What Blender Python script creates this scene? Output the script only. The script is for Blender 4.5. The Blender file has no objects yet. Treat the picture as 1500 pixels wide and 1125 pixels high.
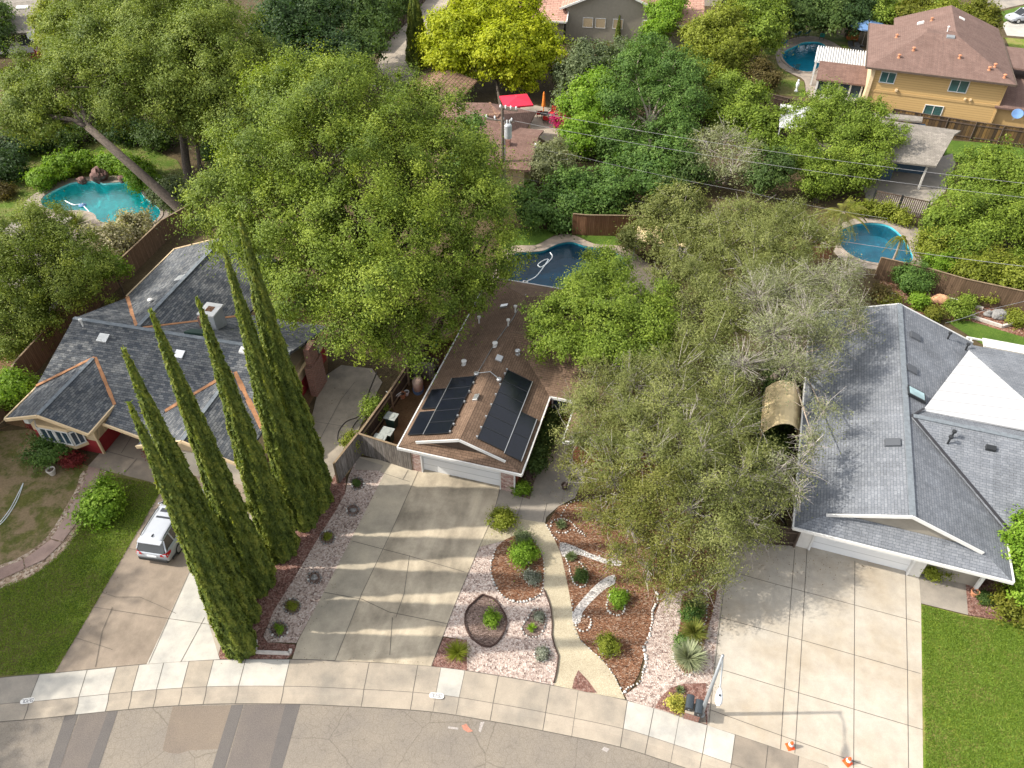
import bpy, math, random
import numpy as np
from mathutils import Vector
from mathutils.geometry import delaunay_2d_cdt

S = bpy.context.scene
COL = S.collection
rad = math.radians
random.seed(7)

# ------------------------------------------------------------------ survey
# The camera is solved from the photograph (drone, 34.5 m up, 42.4 deg down).
# at() turns a photo position into site metres on a horizontal level z;
# up() gives the point above a known distance y.  World: X right, Y away, Z up.
FOC, TILT, CAMH = 1130.0, rad(42.4), 34.5
CT, ST = math.cos(TILT), math.sin(TILT)

def _ray(u, v):
    a, b = u - 750.0, v - 562.5
    return a, CT * FOC - b * ST, -ST * FOC - b * CT

def at(u, v, z=0.0):
    d = _ray(u, v)
    t = (z - CAMH) / d[2]
    return Vector((d[0] * t, d[1] * t, z))

def up(u, v, y):
    d = _ray(u, v)
    t = y / d[1]
    return Vector((d[0] * t, y, CAMH + d[2] * t))

# ------------------------------------------------------------------ objects
def tag(o, label=None, cat=None, group=None, kind=None):
    for k, val in (('label', label), ('category', cat), ('group', group), ('kind', kind)):
        if val:
            o[k] = val
    return o

def thing(name, label, cat, loc=(0, 0, 0), rz=0.0, group=None):
    o = bpy.data.objects.new(name, None)
    o.empty_display_size = 0.2
    COL.objects.link(o)
    o.location = loc
    o.rotation_euler = (0, 0, rz)
    return tag(o, label, cat, group)

def link(name, me, parent=None, loc=None, rot=None, scale=None):
    o = bpy.data.objects.new(name, me)
    COL.objects.link(o)
    if parent is not None:
        o.parent = parent
    if loc is not None:
        o.location = loc
    if rot is not None:
        o.rotation_euler = rot
    if scale is not None:
        o.scale = scale
    return o

def copy_tree(o, kids, parent=None):
    c = o.copy()
    COL.objects.link(c)
    if parent is not None:
        c.parent = parent
    for ch in kids.get(o.name, []):
        copy_tree(ch, kids, c)
    return c

def dup(o, loc, rz=None, label=None, group=None, scale=None):
    kids = {}
    stack = [o]
    allo = [x for x in S.objects if x.parent is not None]
    for x in allo:
        kids.setdefault(x.parent.name, []).append(x)
    c = copy_tree(o, kids)
    c.location = loc
    if rz is not None:
        c.rotation_euler = (0, 0, rz)
    if label:
        c['label'] = label
    if group:
        c['group'] = group
    if scale:
        c.scale = (scale, scale, scale)
    return c

def auto_uv(me):
    n = len(me.polygons)
    if not n:
        return
    nor = np.empty(n * 3, np.float32); me.polygons.foreach_get('normal', nor); nor = nor.reshape(-1, 3)
    tot = np.empty(n, np.int32); me.polygons.foreach_get('loop_total', tot)
    vi = np.empty(len(me.loops), np.int32); me.loops.foreach_get('vertex_index', vi)
    co = np.empty(len(me.vertices) * 3, np.float32); me.vertices.foreach_get('co', co); co = co.reshape(-1, 3)
    h = np.stack([-nor[:, 1], nor[:, 0], np.zeros(n)], 1)
    l = np.linalg.norm(h, axis=1)
    flat = l < 1e-3
    h[flat] = (1, 0, 0); l[flat] = 1
    h /= l[:, None]
    s = np.cross(nor, h)
    H = np.repeat(h, tot, 0); Sx = np.repeat(s, tot, 0)
    P = co[vi]
    uv = np.stack([(P * H).sum(1), (P * Sx).sum(1)], 1).astype(np.float32)
    lay = me.uv_layers.new(name='UVMap')
    lay.data.foreach_set('uv', uv.ravel())

class MB:
    def __init__(self):
        self.v, self.f, self.m = [], [], []
        self.mi = 0
    def add(self, vs, fs):
        o = len(self.v)
        self.v += [tuple(x) for x in vs]
        self.f += [tuple(i + o for i in f) for f in fs]
        self.m += [self.mi] * len(fs)
        return self
    def poly(self, pts):
        return self.add(pts, [tuple(range(len(pts)))])
    def slab(self, pts, th, down=True):
        """polygon given by 3d points (ccw from above) thickened straight down"""
        n = len(pts)
        b = [(p[0], p[1], p[2] - th) for p in pts]
        fs = [tuple(range(n)), tuple(range(2 * n - 1, n - 1, -1))]
        fs += [(i, i + n, (i + 1) % n + n, (i + 1) % n) for i in range(n)]
        return self.add(list(pts) + b, fs)
    def box(self, x0, x1, y0, y1, z0, z1):
        return self.slab([(x0, y0, z1), (x1, y0, z1), (x1, y1, z1), (x0, y1, z1)], z1 - z0)
    def bar(self, p, q, w, h=None, upv=(0, 0, 1)):
        """rectangular bar from p to q, w wide, h high"""
        h = h or w
        p, q = Vector(p), Vector(q)
        d = (q - p).normalized()
        s = d.cross(Vector(upv))
        if s.length < 1e-4:
            s = d.cross(Vector((1, 0, 0)))
        s.normalize()
        t = s.cross(d).normalized()
        vs = []
        for c in (p, q):
            for a, b in ((-1, -1), (1, -1), (1, 1), (-1, 1)):
                vs.append(c + s * (a * w / 2) + t * (b * h / 2))
        return self.add(vs, [(3, 2, 1, 0), (4, 5, 6, 7)] + [(i, (i + 1) % 4, (i + 1) % 4 + 4, i + 4) for i in range(4)])
    def tube(self, pts, rs, n=8, cap=True):
        pts = [Vector(p) for p in pts]
        if not hasattr(rs, '__len__'):
            rs = [rs] * len(pts)
        o = len(self.v)
        prev = None
        vs = []
        for i, p in enumerate(pts):
            d = (pts[min(i + 1, len(pts) - 1)] - pts[max(i - 1, 0)])
            if d.length < 1e-6:
                d = Vector((0, 0, 1))
            d.normalize()
            s = prev - d * prev.dot(d) if prev is not None else d.cross(Vector((0.31, 0.93, 0.2)))
            if s.length < 1e-3:
                s = d.cross(Vector((1, 0, 0)))
            s.normalize()
            prev = s
            t = d.cross(s)
            for k in range(n):
                a = 2 * math.pi * k / n
                vs.append(p + (s * math.cos(a) + t * math.sin(a)) * rs[i])
        fs = []
        for i in range(len(pts) - 1):
            for k in range(n):
                a, b = i * n + k, i * n + (k + 1) % n
                fs.append((a, b, b + n, a + n))
        if cap:
            fs.append(tuple(range(n - 1, -1, -1)))
            e = (len(pts) - 1) * n
            fs.append(tuple(range(e, e + n)))
        return self.add(vs, fs)
    def lathe(self, prof, n=16, c=(0, 0, 0), sx=1.0, sy=1.0):
        vs, fs = [], []
        for r, z in prof:
            for k in range(n):
                a = 2 * math.pi * k / n
                vs.append((c[0] + r * sx * math.cos(a), c[1] + r * sy * math.sin(a), c[2] + z))
        for i in range(len(prof) - 1):
            for k in range(n):
                a, b = i * n + k, i * n + (k + 1) % n
                fs.append((a, b, b + n, a + n))
        fs.append(tuple(range(n - 1, -1, -1)))
        e = (len(prof) - 1) * n
        fs.append(tuple(range(e, e + n)))
        return self.add(vs, fs)
    def loft(self, rings):
        n = len(rings[0])
        vs = [p for r in rings for p in r]
        fs = [tuple(range(n - 1, -1, -1)), tuple(range((len(rings) - 1) * n, len(rings) * n))]
        for i in range(len(rings) - 1):
            for k in range(n):
                a, b = i * n + k, i * n + (k + 1) % n
                fs.append((a, b, b + n, a + n))
        return self.add(vs, fs)
    def build(self, name, mats, parent=None, loc=None, rz=None, smooth=False, bevel=0.0, uv=True):
        me = bpy.data.meshes.new(name)
        me.from_pydata(self.v, [], self.f)
        if not isinstance(mats, (list, tuple)):
            mats = [mats]
        for m in mats:
            me.materials.append(m)
        if len(mats) > 1:
            me.polygons.foreach_set('material_index', self.m)
        me.update()
        import bmesh
        bm = bmesh.new(); bm.from_mesh(me)
        bmesh.ops.recalc_face_normals(bm, faces=bm.faces)
        bm.to_mesh(me); bm.free()
        if smooth:
            me.polygons.foreach_set('use_smooth', [True] * len(me.polygons))
        if uv:
            auto_uv(me)
        me.update()
        o = link(name, me, parent, loc, (0, 0, rz) if rz is not None else None)
        if bevel:
            b = o.modifiers.new('Bevel', 'BEVEL'); b.width = bevel; b.segments = 2; b.limit_method = 'ANGLE'
        return o

def smooth_loop(pts, k=4, closed=True):
    """Catmull-Rom through 2d points"""
    n = len(pts); out = []
    rng = range(n) if closed else range(n - 1)
    for i in rng:
        g = lambda j: pts[j % n] if closed else pts[min(max(j, 0), n - 1)]
        p0, p1, p2, p3 = g(i - 1), g(i), g(i + 1), g(i + 2)
        for s in range(k):
            t = s / k
            out.append(tuple(0.5 * ((2 * b) + (c - a) * t + (2 * a - 5 * b + 4 * c - d) * t * t + (3 * b - a - 3 * c + d) * t ** 3)
                             for a, b, c, d in zip(p0, p1, p2, p3)))
    if not closed:
        out.append(tuple(pts[-1]))
    return out

def cdt(outer, holes=(), grid=None):
    pts, faces = [], []
    for lp in [outer] + list(holes):
        ar = sum(a[0] * b[1] - b[0] * a[1] for a, b in zip(lp, list(lp[1:]) + [lp[0]]))
        if ar < 0:
            lp = list(lp)[::-1]
        faces.append(list(range(len(pts), len(pts) + len(lp))))
        pts += [Vector((p[0], p[1])) for p in lp]
    v, e, f, ov, oe, of = delaunay_2d_cdt(pts, [], faces, 0, 1e-4)
    keep = []
    for face, orig in zip(f, of):
        if 0 in orig and not any(k > 0 for k in orig):
            keep.append(face)
    return [(p.x, p.y) for p in v], keep

def flat(name, outer, z, mat, holes=(), th=0.0, kind='structure'):
    v, f = cdt(outer, holes)
    me = bpy.data.meshes.new(name)
    vs = [(x, y, z) for x, y in v]
    me.from_pydata(vs, [], f)
    me.materials.append(mat)
    me.update()
    # make all faces look up
    nor = np.empty(len(me.polygons) * 3, np.float32); me.polygons.foreach_get('normal', nor)
    if len(nor) and nor.reshape(-1, 3)[:, 2].mean() < 0:
        me.flip_normals()
    auto_uv(me)
    o = link(name, me)
    if kind:
        o['kind'] = kind
    return o

def px(pts, z=0.0):
    return [tuple(at(u, v, z)[:2]) for u, v in pts]

def sheet(name, pts, z, mat, holes=(), curve=0, kind='structure'):
    w = px(pts)
    if curve:
        w = smooth_loop(w, curve)
    return flat(name, w, z, mat, holes, kind=kind)
# ------------------------------------------------------------------ materials
def _new(name):
    m = bpy.data.materials.new(name)
    m.use_nodes = True
    nt = m.node_tree
    nt.nodes.clear()
    return m, nt

class N:
    """small helper to write node graphs"""
    def __init__(self, nt):
        self.nt = nt
    def n(self, t, ins=None, **kw):
        nd = self.nt.nodes.new(t)
        for k, v in kw.items():
            setattr(nd, k, v)
        for k, v in (ins or {}).items():
            s = nd.inputs[k]
            if isinstance(v, bpy.types.NodeSocket):
                self.nt.links.new(v, s)
            else:
                if s.type == 'RGBA' and len(v) == 3:
                    v = (*v, 1)
                s.default_value = v
        return nd
    def co(self, kind='Object', scale=(1, 1, 1), rot=(0, 0, 0)):
        t = self.n('ShaderNodeTexCoord')
        mp = self.n('ShaderNodeMapping', {'Vector': t.outputs[kind], 'Scale': scale, 'Rotation': rot})
        return mp.outputs[0]
    def noise(self, vec, scale, detail=4, rough=0.55):
        return self.n('ShaderNodeTexNoise', {'Vector': vec, 'Scale': scale, 'Detail': detail, 'Roughness': rough}).outputs['Fac']
    def ramp(self, fac, stops):
        r = self.n('ShaderNodeValToRGB', {'Fac': fac})
        el = r.color_ramp.elements
        while len(el) > 1:
            el.remove(el[0])
        el[0].position = stops[0][0]; c = stops[0][1]; el[0].color = (*c, 1) if len(c) == 3 else c
        for p, c in stops[1:]:
            e = el.new(p); e.color = (*c, 1) if len(c) == 3 else c
        return r.outputs[0]
    def mix(self, fac, a, b, mode='MIX'):
        return self.n('ShaderNodeMixRGB', {'Fac': fac, 'Color1': a, 'Color2': b}, blend_type=mode).outputs[0]
    def math(self, op, a, b=0.0, c=0.0, clamp=False):
        return self.n('ShaderNodeMath', {0: a, 1: b, 2: c}, operation=op, use_clamp=clamp).outputs[0]
    def bump(self, h, strength, dist):
        return self.n('ShaderNodeBump', {'Height': h, 'Strength': strength, 'Distance': dist}).outputs[0]
    def out(self, col, rough=0.8, metal=0.0, normal=None, spec=0.4, **extra):
        ins = {'Base Color': col, 'Roughness': rough, 'Metallic': metal, 'Specular IOR Level': spec}
        if normal is not None:
            ins['Normal'] = normal
        ins.update(extra)
        p = self.n('ShaderNodeBsdfPrincipled', ins)
        o = self.n('ShaderNodeOutputMaterial', {'Surface': p.outputs[0]})
        return p

def sc(c, k):
    return tuple(min(1, x * k) for x in c)

def mat_plain(name, col, rough=0.6, metal=0.0, var=0.12, scale=3.0, spec=0.4):
    m, nt = _new(name); q = N(nt)
    f = q.noise(q.co(), scale, 5)
    q.out(q.ramp(f, [(0.3, sc(col, 1 - var)), (0.7, sc(col, 1 + var))]), rough, metal, spec=spec)
    return m

def mat_concrete(name, col, stain=0.35, speck=0.12, big=0.35, tint=(0.75, 0.78, 0.82), cracks=0.0, streak=None):
    m, nt = _new(name); q = N(nt)
    v = q.co()
    a = q.noise(v, big, 6, 0.62)
    b = q.noise(v, 1.7, 5, 0.6)
    c = q.noise(v, 28, 3)
    base = q.ramp(c, [(0.25, sc(col, 1 - speck)), (0.75, sc(col, 1 + speck))])
    st = q.ramp(a, [(0.42, (1, 1, 1)), (0.68, sc(tint, 1 - stain))])
    st2 = q.ramp(b, [(0.35, (1.0, 1.0, 1.0)), (0.75, (0.83, 0.83, 0.84))])
    x = q.mix(1.0, base, st, 'MULTIPLY')
    x = q.mix(1.0, x, st2, 'MULTIPLY')
    if streak is not None:
        rv = q.co('Object', (1, 1, 1), (0, 0, rad(streak)))
        rv = q.n('ShaderNodeMapping', {'Vector': rv, 'Scale': (1.3, 0.10, 1)}).outputs[0]
        sv = q.noise(rv, 1.0, 6, 0.6)
        x = q.mix(1.0, x, q.ramp(sv, [(0.42, (1, 1, 1)), (0.72, (1 - .6 * stain, 1 - .6 * stain, 1 - .6 * stain))]), 'MULTIPLY')
    if cracks:
        w = q.mix(0.12, v, q.n('ShaderNodeTexNoise', {'Vector': v, 'Scale': 1.2}).outputs['Color'])
        d = q.n('ShaderNodeTexVoronoi', {'Vector': w, 'Scale': cracks}, feature='DISTANCE_TO_EDGE').outputs[0]
        x = q.mix(1.0, x, q.ramp(d, [(0.0, (0.45, 0.43, 0.42)), (0.022, (1, 1, 1))]), 'MULTIPLY')
    q.out(x, 0.88, normal=q.bump(c, 0.25, 0.01), spec=0.25)
    return m

def mat_asphalt(name, col, crack=True):
    m, nt = _new(name); q = N(nt)
    v = q.co()
    a = q.noise(v, 0.5, 5, 0.6)
    c = q.noise(v, 24, 4, 0.7)
    x = q.ramp(c, [(0.28, sc(col, 0.72)), (0.72, sc(col, 1.25))])
    x = q.mix(1.0, x, q.ramp(a, [(0.3, (0.86, 0.86, 0.88)), (0.7, (1.08, 1.06, 1.02))]), 'MULTIPLY')
    if crack:
        w = q.mix(0.16, v, q.n('ShaderNodeTexNoise', {'Vector': v, 'Scale': 2.0, 'Detail': 4}).outputs['Color'])
        d = q.n('ShaderNodeTexVoronoi', {'Vector': w, 'Scale': 3.6}, feature='DISTANCE_TO_EDGE').outputs[0]
        d2 = q.n('ShaderNodeTexVoronoi', {'Vector': w, 'Scale': 0.35}, feature='DISTANCE_TO_EDGE').outputs[0]
        x = q.mix(1.0, x, q.ramp(d, [(0.0, (0.84, 0.83, 0.82)), (0.05, (1, 1, 1))]), 'MULTIPLY')
        x = q.mix(1.0, x, q.ramp(d2, [(0.0, (0.7, 0.69, 0.68)), (0.007, (1, 1, 1))]), 'MULTIPLY')
    q.out(x, 0.9, normal=q.bump(c, 0.4, 0.015), spec=0.25)
    return m

def mat_cells(name, cols, scale, bump=0.6, dist=0.03, big=None, stretch=(1, 1, 1)):
    """pebbles or wood chips: one random colour per cell"""
    m, nt = _new(name); q = N(nt)
    v = q.co('Object', stretch)
    vo = q.n('ShaderNodeTexVoronoi', {'Vector': v, 'Scale': scale, 'Randomness': 1.0})
    sep = q.n('ShaderNodeSeparateColor', {'Color': vo.outputs['Color']})
    k = len(cols)
    x = q.ramp(sep.outputs[0], [(i / max(1, k - 1), c) for i, c in enumerate(cols)])
    b = q.noise(q.co(), 0.6, 5, 0.6)
    x = q.mix(1.0, x, q.ramp(b, [(0.3, (0.82, 0.8, 0.8)), (0.7, (1.1, 1.1, 1.1))]), 'MULTIPLY')
    f = q.noise(q.co(), 45, 2)
    x = q.mix(1.0, x, q.ramp(f, [(0.3, (0.8, 0.8, 0.8)), (0.7, (1.15, 1.15, 1.15))]), 'MULTIPLY')
    q.out(x, 0.92, normal=q.bump(vo.outputs['Distance'], bump, dist), spec=0.15)
    return m

def mat_grass(name, a, b, c, dry=0.0, drycol=(0.30, 0.23, 0.11), dscale=0.35):
    m, nt = _new(name); q = N(nt)
    v = q.co()
    n1 = q.noise(v, 0.7, 6, 0.65); n2 = q.noise(v, 9, 5, 0.7); n3 = q.noise(v, 38, 3, 0.7)
    x = q.ramp(n1, [(0.3, a), (0.55, b), (0.75, c)])
    x = q.mix(1.0, x, q.ramp(n2, [(0.28, (0.62, 0.66, 0.6)), (0.72, (1.3, 1.25, 1.2))]), 'MULTIPLY')
    x = q.mix(1.0, x, q.ramp(n3, [(0.3, (0.66, 0.68, 0.62)), (0.7, (1.28, 1.25, 1.2))]), 'MULTIPLY')
    if dry:
        d = q.noise(v, dscale, 7, 0.68)
        dd = q.ramp(n2, [(0.3, sc(drycol, 0.7)), (0.7, sc(drycol, 1.2))])
        x = q.mix(q.ramp(d, [(0.5 - dry * 0.3, (0, 0, 0)), (0.62 - dry * 0.2, (1, 1, 1))]), x, dd)
    q.out(x, 0.9, normal=q.bump(n3, 0.8, 0.05), spec=0.15)
    return m

def mat_shingle(name, c1, c2, w=0.30, h=0.15, blot=0.3, mortar=0.5, mort=0.012):
    m, nt = _new(name); q = N(nt)
    v = q.co('UV')
    br = q.n('ShaderNodeTexBrick', {'Vector': v, 'Color1': c1, 'Color2': c2, 'Mortar': sc(c1, mortar), 'Scale': 1.0,
                                    'Mortar Size': mort, 'Mortar Smooth': 0.3, 'Bias': 0.0, 'Brick Width': w, 'Row Height': h}, offset=0.37)
    a = q.noise(v, 0.55, 6, 0.65)
    g = q.noise(v, 16, 3, 0.7)
    st = q.noise(q.co('UV', (2.2, 0.25, 1)), 1.4, 5, 0.6)
    x = q.mix(1.0, br.outputs[0], q.ramp(a, [(0.3, sc((1, 1, 1), 1 - blot)), (0.7, (1.12, 1.12, 1.12))]), 'MULTIPLY')
    x = q.mix(1.0, x, q.ramp(g, [(0.3, (0.75, 0.75, 0.76)), (0.7, (1.22, 1.22, 1.2))]), 'MULTIPLY')
    x = q.mix(1.0, x, q.ramp(st, [(0.3, (0.86, 0.86, 0.86)), (0.7, (1.1, 1.1, 1.1))]), 'MULTIPLY')
    q.out(x, 0.92, normal=q.bump(br.outputs['Fac'], -0.35, 0.02), spec=0.2)
    return m

def mat_boards(name, c1, c2, w=0.15, vertical=True, weather=0.4, rough=0.85, line=0.35, length=60.0):
    """boards (vertical fence boards or horizontal siding) with streaks"""
    m, nt = _new(name); q = N(nt)
    rot = (0, 0, rad(90)) if vertical else (0, 0, 0)
    v = q.co('UV', (1, 1, 1), rot)
    br = q.n('ShaderNodeTexBrick', {'Vector': v, 'Color1': c1, 'Color2': c2, 'Mortar': sc(c1, line), 'Scale': 1.0,
                                    'Mortar Size': w * 0.05, 'Mortar Smooth': 0.2, 'Bias': 0.0, 'Brick Width': length, 'Row Height': w}, offset=0.5)
    s = q.noise(q.co('UV', (9, 0.9, 1) if vertical else (0.9, 9, 1)), 1.6, 6, 0.65)
    x = q.mix(1.0, br.outputs[0], q.ramp(s, [(0.3, sc((1, 1, 1), 1 - weather)), (0.7, sc((1, 1, 1), 1 + weather * 0.5))]), 'MULTIPLY')
    q.out(x, rough, normal=q.bump(br.outputs['Fac'], -0.4, 0.02), spec=0.2)
    return m

def mat_brick(name, c1, c2, mortar=(0.42, 0.38, 0.35)):
    m, nt = _new(name); q = N(nt)
    v = q.co('UV')
    br = q.n('ShaderNodeTexBrick', {'Vector': v, 'Color1': c1, 'Color2': c2, 'Mortar': mortar, 'Scale': 1.0, 'Mortar Size': 0.012,
                                    'Mortar Smooth': 0.2, 'Bias': 0.0, 'Brick Width': 0.24, 'Row Height': 0.085})
    a = q.noise(v, 9, 4)
    x = q.mix(1.0, br.outputs[0], q.ramp(a, [(0.3, (0.7, 0.7, 0.7)), (0.7, (1.25, 1.2, 1.2))]), 'MULTIPLY')
    q.out(x, 0.9, normal=q.bump(br.outputs['Fac'], -0.4, 0.01))
    return m

def mat_leaf(name, dark, mid, light, transl=0.28, rough=0.6):
    m, nt = _new(name); q = N(nt)
    t = q.n('ShaderNodeAttribute', attribute_name='tint').outputs['Fac']
    col = q.ramp(t, [(0.0, dark), (0.5, mid), (1.0, light)])
    d = q.n('ShaderNodeBsdfPrincipled', {'Base Color': col, 'Roughness': rough, 'Specular IOR Level': 0.25})
    tr = q.n('ShaderNodeBsdfTranslucent', {'Color': q.mix(1.0, col, (1.25, 1.3, 0.55, 1), 'MULTIPLY')})
    mx = q.n('ShaderNodeMixShader', {0: transl, 1: d.outputs[0], 2: tr.outputs[0]})
    q.n('ShaderNodeOutputMaterial', {'Surface': mx.outputs[0]})
    return m

def mat_glass(name, col=(0.03, 0.05, 0.07), rough=0.06):
    m, nt = _new(name); q = N(nt)
    f = q.noise(q.co(), 0.8, 3)
    q.out(q.ramp(f, [(0.35, sc(col, 0.7)), (0.65, sc(col, 1.5))]), rough, spec=0.8)
    return m

def mat_water(name, tint, clear=0.85, wave=0.5):
    m, nt = _new(name); q = N(nt)
    v = q.co()
    h = q.noise(v, 2.2, 4, 0.6)
    nrm = q.bump(h, wave, 0.05)
    fr = q.n('ShaderNodeFresnel', {'IOR': 1.33, 'Normal': nrm})
    tr = q.n('ShaderNodeBsdfTransparent', {'Color': (*tint, 1)})
    gl = q.n('ShaderNodeBsdfGlossy', {'Color': (1, 1, 1, 1), 'Roughness': 0.04, 'Normal': nrm})
    df = q.n('ShaderNodeBsdfDiffuse', {'Color': (*sc(tint, 0.35), 1)})
    body = q.n('ShaderNodeMixShader', {0: 1 - clear, 1: tr.outputs[0], 2: df.outputs[0]})
    mx = q.n('ShaderNodeMixShader', {0: fr.outputs[0], 1: body.outputs[0], 2: gl.outputs[0]})
    q.n('ShaderNodeOutputMaterial', {'Surface': mx.outputs[0]})
    return m

def mat_panel(name):
    m, nt = _new(name); q = N(nt)
    v = q.co('UV')
    br = q.n('ShaderNodeTexBrick', {'Vector': v, 'Color1': (0.006, 0.008, 0.013), 'Color2': (0.008, 0.010, 0.017), 'Mortar': (0.016, 0.018, 0.024), 'Scale': 1.0,
                                    'Mortar Size': 0.004, 'Brick Width': 0.16, 'Row Height': 0.16}, offset=0.0)
    q.out(br.outputs[0], 0.16, spec=0.6)
    return m

M = {}
M['ground'] = mat_grass('bare earth', (0.075, 0.055, 0.035), (0.10, 0.075, 0.045), (0.13, 0.10, 0.06))
M['dirt'] = mat_grass('brown dirt', (0.15, 0.09, 0.055), (0.20, 0.125, 0.075), (0.25, 0.165, 0.10))
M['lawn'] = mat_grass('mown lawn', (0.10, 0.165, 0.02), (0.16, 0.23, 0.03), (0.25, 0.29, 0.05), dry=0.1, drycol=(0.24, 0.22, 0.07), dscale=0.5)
M['lawn_shade'] = mat_grass('shaded lawn', (0.065, 0.115, 0.016), (0.095, 0.155, 0.022), (0.14, 0.185, 0.032), dry=0.25, drycol=(0.15, 0.14, 0.05))  # darker copy of the grass, shade is put into its colour
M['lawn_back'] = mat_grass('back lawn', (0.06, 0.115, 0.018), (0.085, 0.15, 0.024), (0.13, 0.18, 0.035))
M['lawn_dry'] = mat_grass('dry lawn', (0.075, 0.095, 0.024), (0.12, 0.125, 0.035), (0.20, 0.17, 0.065), dry=0.22, drycol=(0.25, 0.185, 0.11), dscale=0.8)
M['asphalt'] = mat_asphalt('weathered asphalt', (0.214, 0.189, 0.160))
M['asphalt_new'] = mat_asphalt('asphalt patch', (0.143, 0.125, 0.114), False)
M['asphalt_tan'] = mat_asphalt('tan asphalt patch', (0.182, 0.150, 0.122), False)
M['seal_and_shadow'] = mat_asphalt('sealant and pole shadow', (0.115, 0.106, 0.102), False)  # sealed strips, pole shadows are painted into this dark tone
M['walk'] = mat_concrete('sidewalk concrete', (0.357, 0.307, 0.246), 0.1, 0.1, 0.5, cracks=0.0)
M['walk_new'] = mat_concrete('pale new concrete', (0.471, 0.443, 0.393), 0.05, 0.06, 0.5)
M['walk_grey'] = mat_concrete('grey concrete', (0.314, 0.279, 0.236), 0.15, 0.08, 0.4)
M['walk_dark'] = mat_concrete('brownish concrete', (0.286, 0.239, 0.189), 0.15, 0.08, 0.4)
M['drive'] = mat_concrete('stained driveway', (0.50, 0.43, 0.325), 0.42, 0.09, 0.42, (0.86, 0.86, 0.86), streak=17)
M['drive_lane'] = mat_concrete('driveway lane', (0.47, 0.41, 0.315), 0.22, 0.09, 0.3)
M['drive_pale'] = mat_concrete('pale driveway', (0.44, 0.40, 0.34), 0.08, 0.07, 0.3, (0.92, 0.86, 0.78), streak=19)
M['drive_brown'] = mat_concrete('brown driveway', (0.286, 0.232, 0.182), 0.25, 0.09, 0.4, (0.8, 0.8, 0.8), streak=10)
M['side_slab'] = mat_concrete('side yard slab', (0.357, 0.306, 0.246), 0.3, 0.09, 0.4)
M['deck'] = mat_concrete('pool deck', (0.391, 0.315, 0.246), 0.25, 0.12, 0.6)
M['pinkwalk'] = mat_concrete('pink stained walk', (0.391, 0.281, 0.238), 0.3, 0.12, 0.5, (0.85, 0.8, 0.8))
M['granite'] = mat_cells('decomposed granite', [(0.34, 0.295, 0.205), (0.41, 0.36, 0.26), (0.47, 0.42, 0.31)], 30, 0.2, 0.01)
M['joint'] = mat_plain('dark slab joint', (0.09, 0.08, 0.07), 0.95)  # dark colour of the joints themselves
M['gravel'] = mat_cells('pink gravel', [(0.17, 0.12, 0.105), (0.35, 0.275, 0.24), (0.43, 0.345, 0.30), (0.48, 0.40, 0.355), (0.56, 0.49, 0.445)], 13, 0.9, 0.04)
M['gravel_grey'] = mat_cells('grey gravel', [(0.20, 0.19, 0.185), (0.42, 0.40, 0.385), (0.54, 0.51, 0.485), (0.66, 0.63, 0.60)], 15, 0.9, 0.04)
M['gravel_brown'] = mat_cells('river pebbles', [(0.16, 0.11, 0.075), (0.30, 0.215, 0.15), (0.40, 0.31, 0.23), (0.52, 0.44, 0.36)], 9, 0.9, 0.05)
M['gravel_red'] = mat_cells('red lava rock', [(0.10, 0.055, 0.045), (0.17, 0.085, 0.068), (0.23, 0.13, 0.105), (0.30, 0.20, 0.17)], 14, 0.9, 0.04)
M['mulch'] = mat_cells('bark mulch', [(0.06, 0.032, 0.022), (0.14, 0.066, 0.038), (0.20, 0.095, 0.052), (0.255, 0.135, 0.08), (0.36, 0.27, 0.205)], 14, 0.9, 0.05, stretch=(1.0, 1.8, 1))
M['mulch_dark'] = mat_cells('grey brown mulch', [(0.07, 0.05, 0.042), (0.15, 0.105, 0.088), (0.21, 0.15, 0.128), (0.30, 0.23, 0.20)], 14, 0.9, 0.05, stretch=(1.0, 1.6, 1))
M['mulch_red'] = mat_cells('red slope mulch', [(0.08, 0.04, 0.028), (0.17, 0.082, 0.055), (0.25, 0.125, 0.085), (0.36, 0.25, 0.19)], 10, 0.9, 0.05)
M['roof_brown'] = mat_shingle('brown shingles', (0.150, 0.098, 0.068), (0.195, 0.130, 0.092), 0.34, 0.15, 0.22, 0.45)
M['roof_blue'] = mat_shingle('blue grey shingles', (0.068, 0.077, 0.092), (0.188, 0.192, 0.196), 0.32, 0.15, 0.3, 0.45)
M['roof_grey'] = mat_shingle('grey shingles', (0.155, 0.167, 0.19), (0.205, 0.218, 0.242), 0.32, 0.15, 0.24, 0.6)
M['roof_red'] = mat_shingle('reddish brown shingles', (0.155, 0.092, 0.074), (0.195, 0.12, 0.098), 0.4, 0.2, 0.18, 0.6)
M['roof_tan'] = mat_shingle('dusky brown shingles', (0.155, 0.098, 0.082), (0.18, 0.118, 0.10), 0.4, 0.2, 0.12, 0.7)
M['roof_ash'] = mat_shingle('ash grey shingles', (0.21, 0.19, 0.165), (0.29, 0.26, 0.23), 0.4, 0.2, 0.2, 0.6)
M['roof_tile'] = mat_shingle('pink roof tiles', (0.40, 0.225, 0.175), (0.46, 0.275, 0.215), 0.9, 0.38, 0.15, 0.45, 0.03)
M['roof_brtile'] = mat_shingle('brown roof tiles', (0.24, 0.145, 0.10), (0.29, 0.18, 0.125), 0.5, 0.35, 0.2, 0.4, 0.04)
M['membrane'] = mat_boards('white roof coating', (0.50, 0.505, 0.515), (0.54, 0.545, 0.555), 1.1, False, 0.22, 0.6, 0.7)
M['felt'] = mat_plain('orange underlayment', (0.34, 0.165, 0.08), 0.85, var=0.25, scale=4)
M['ridgecap'] = mat_plain('ridge cap shingles', (0.15, 0.17, 0.19), 0.9, var=0.2, scale=5)
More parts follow.
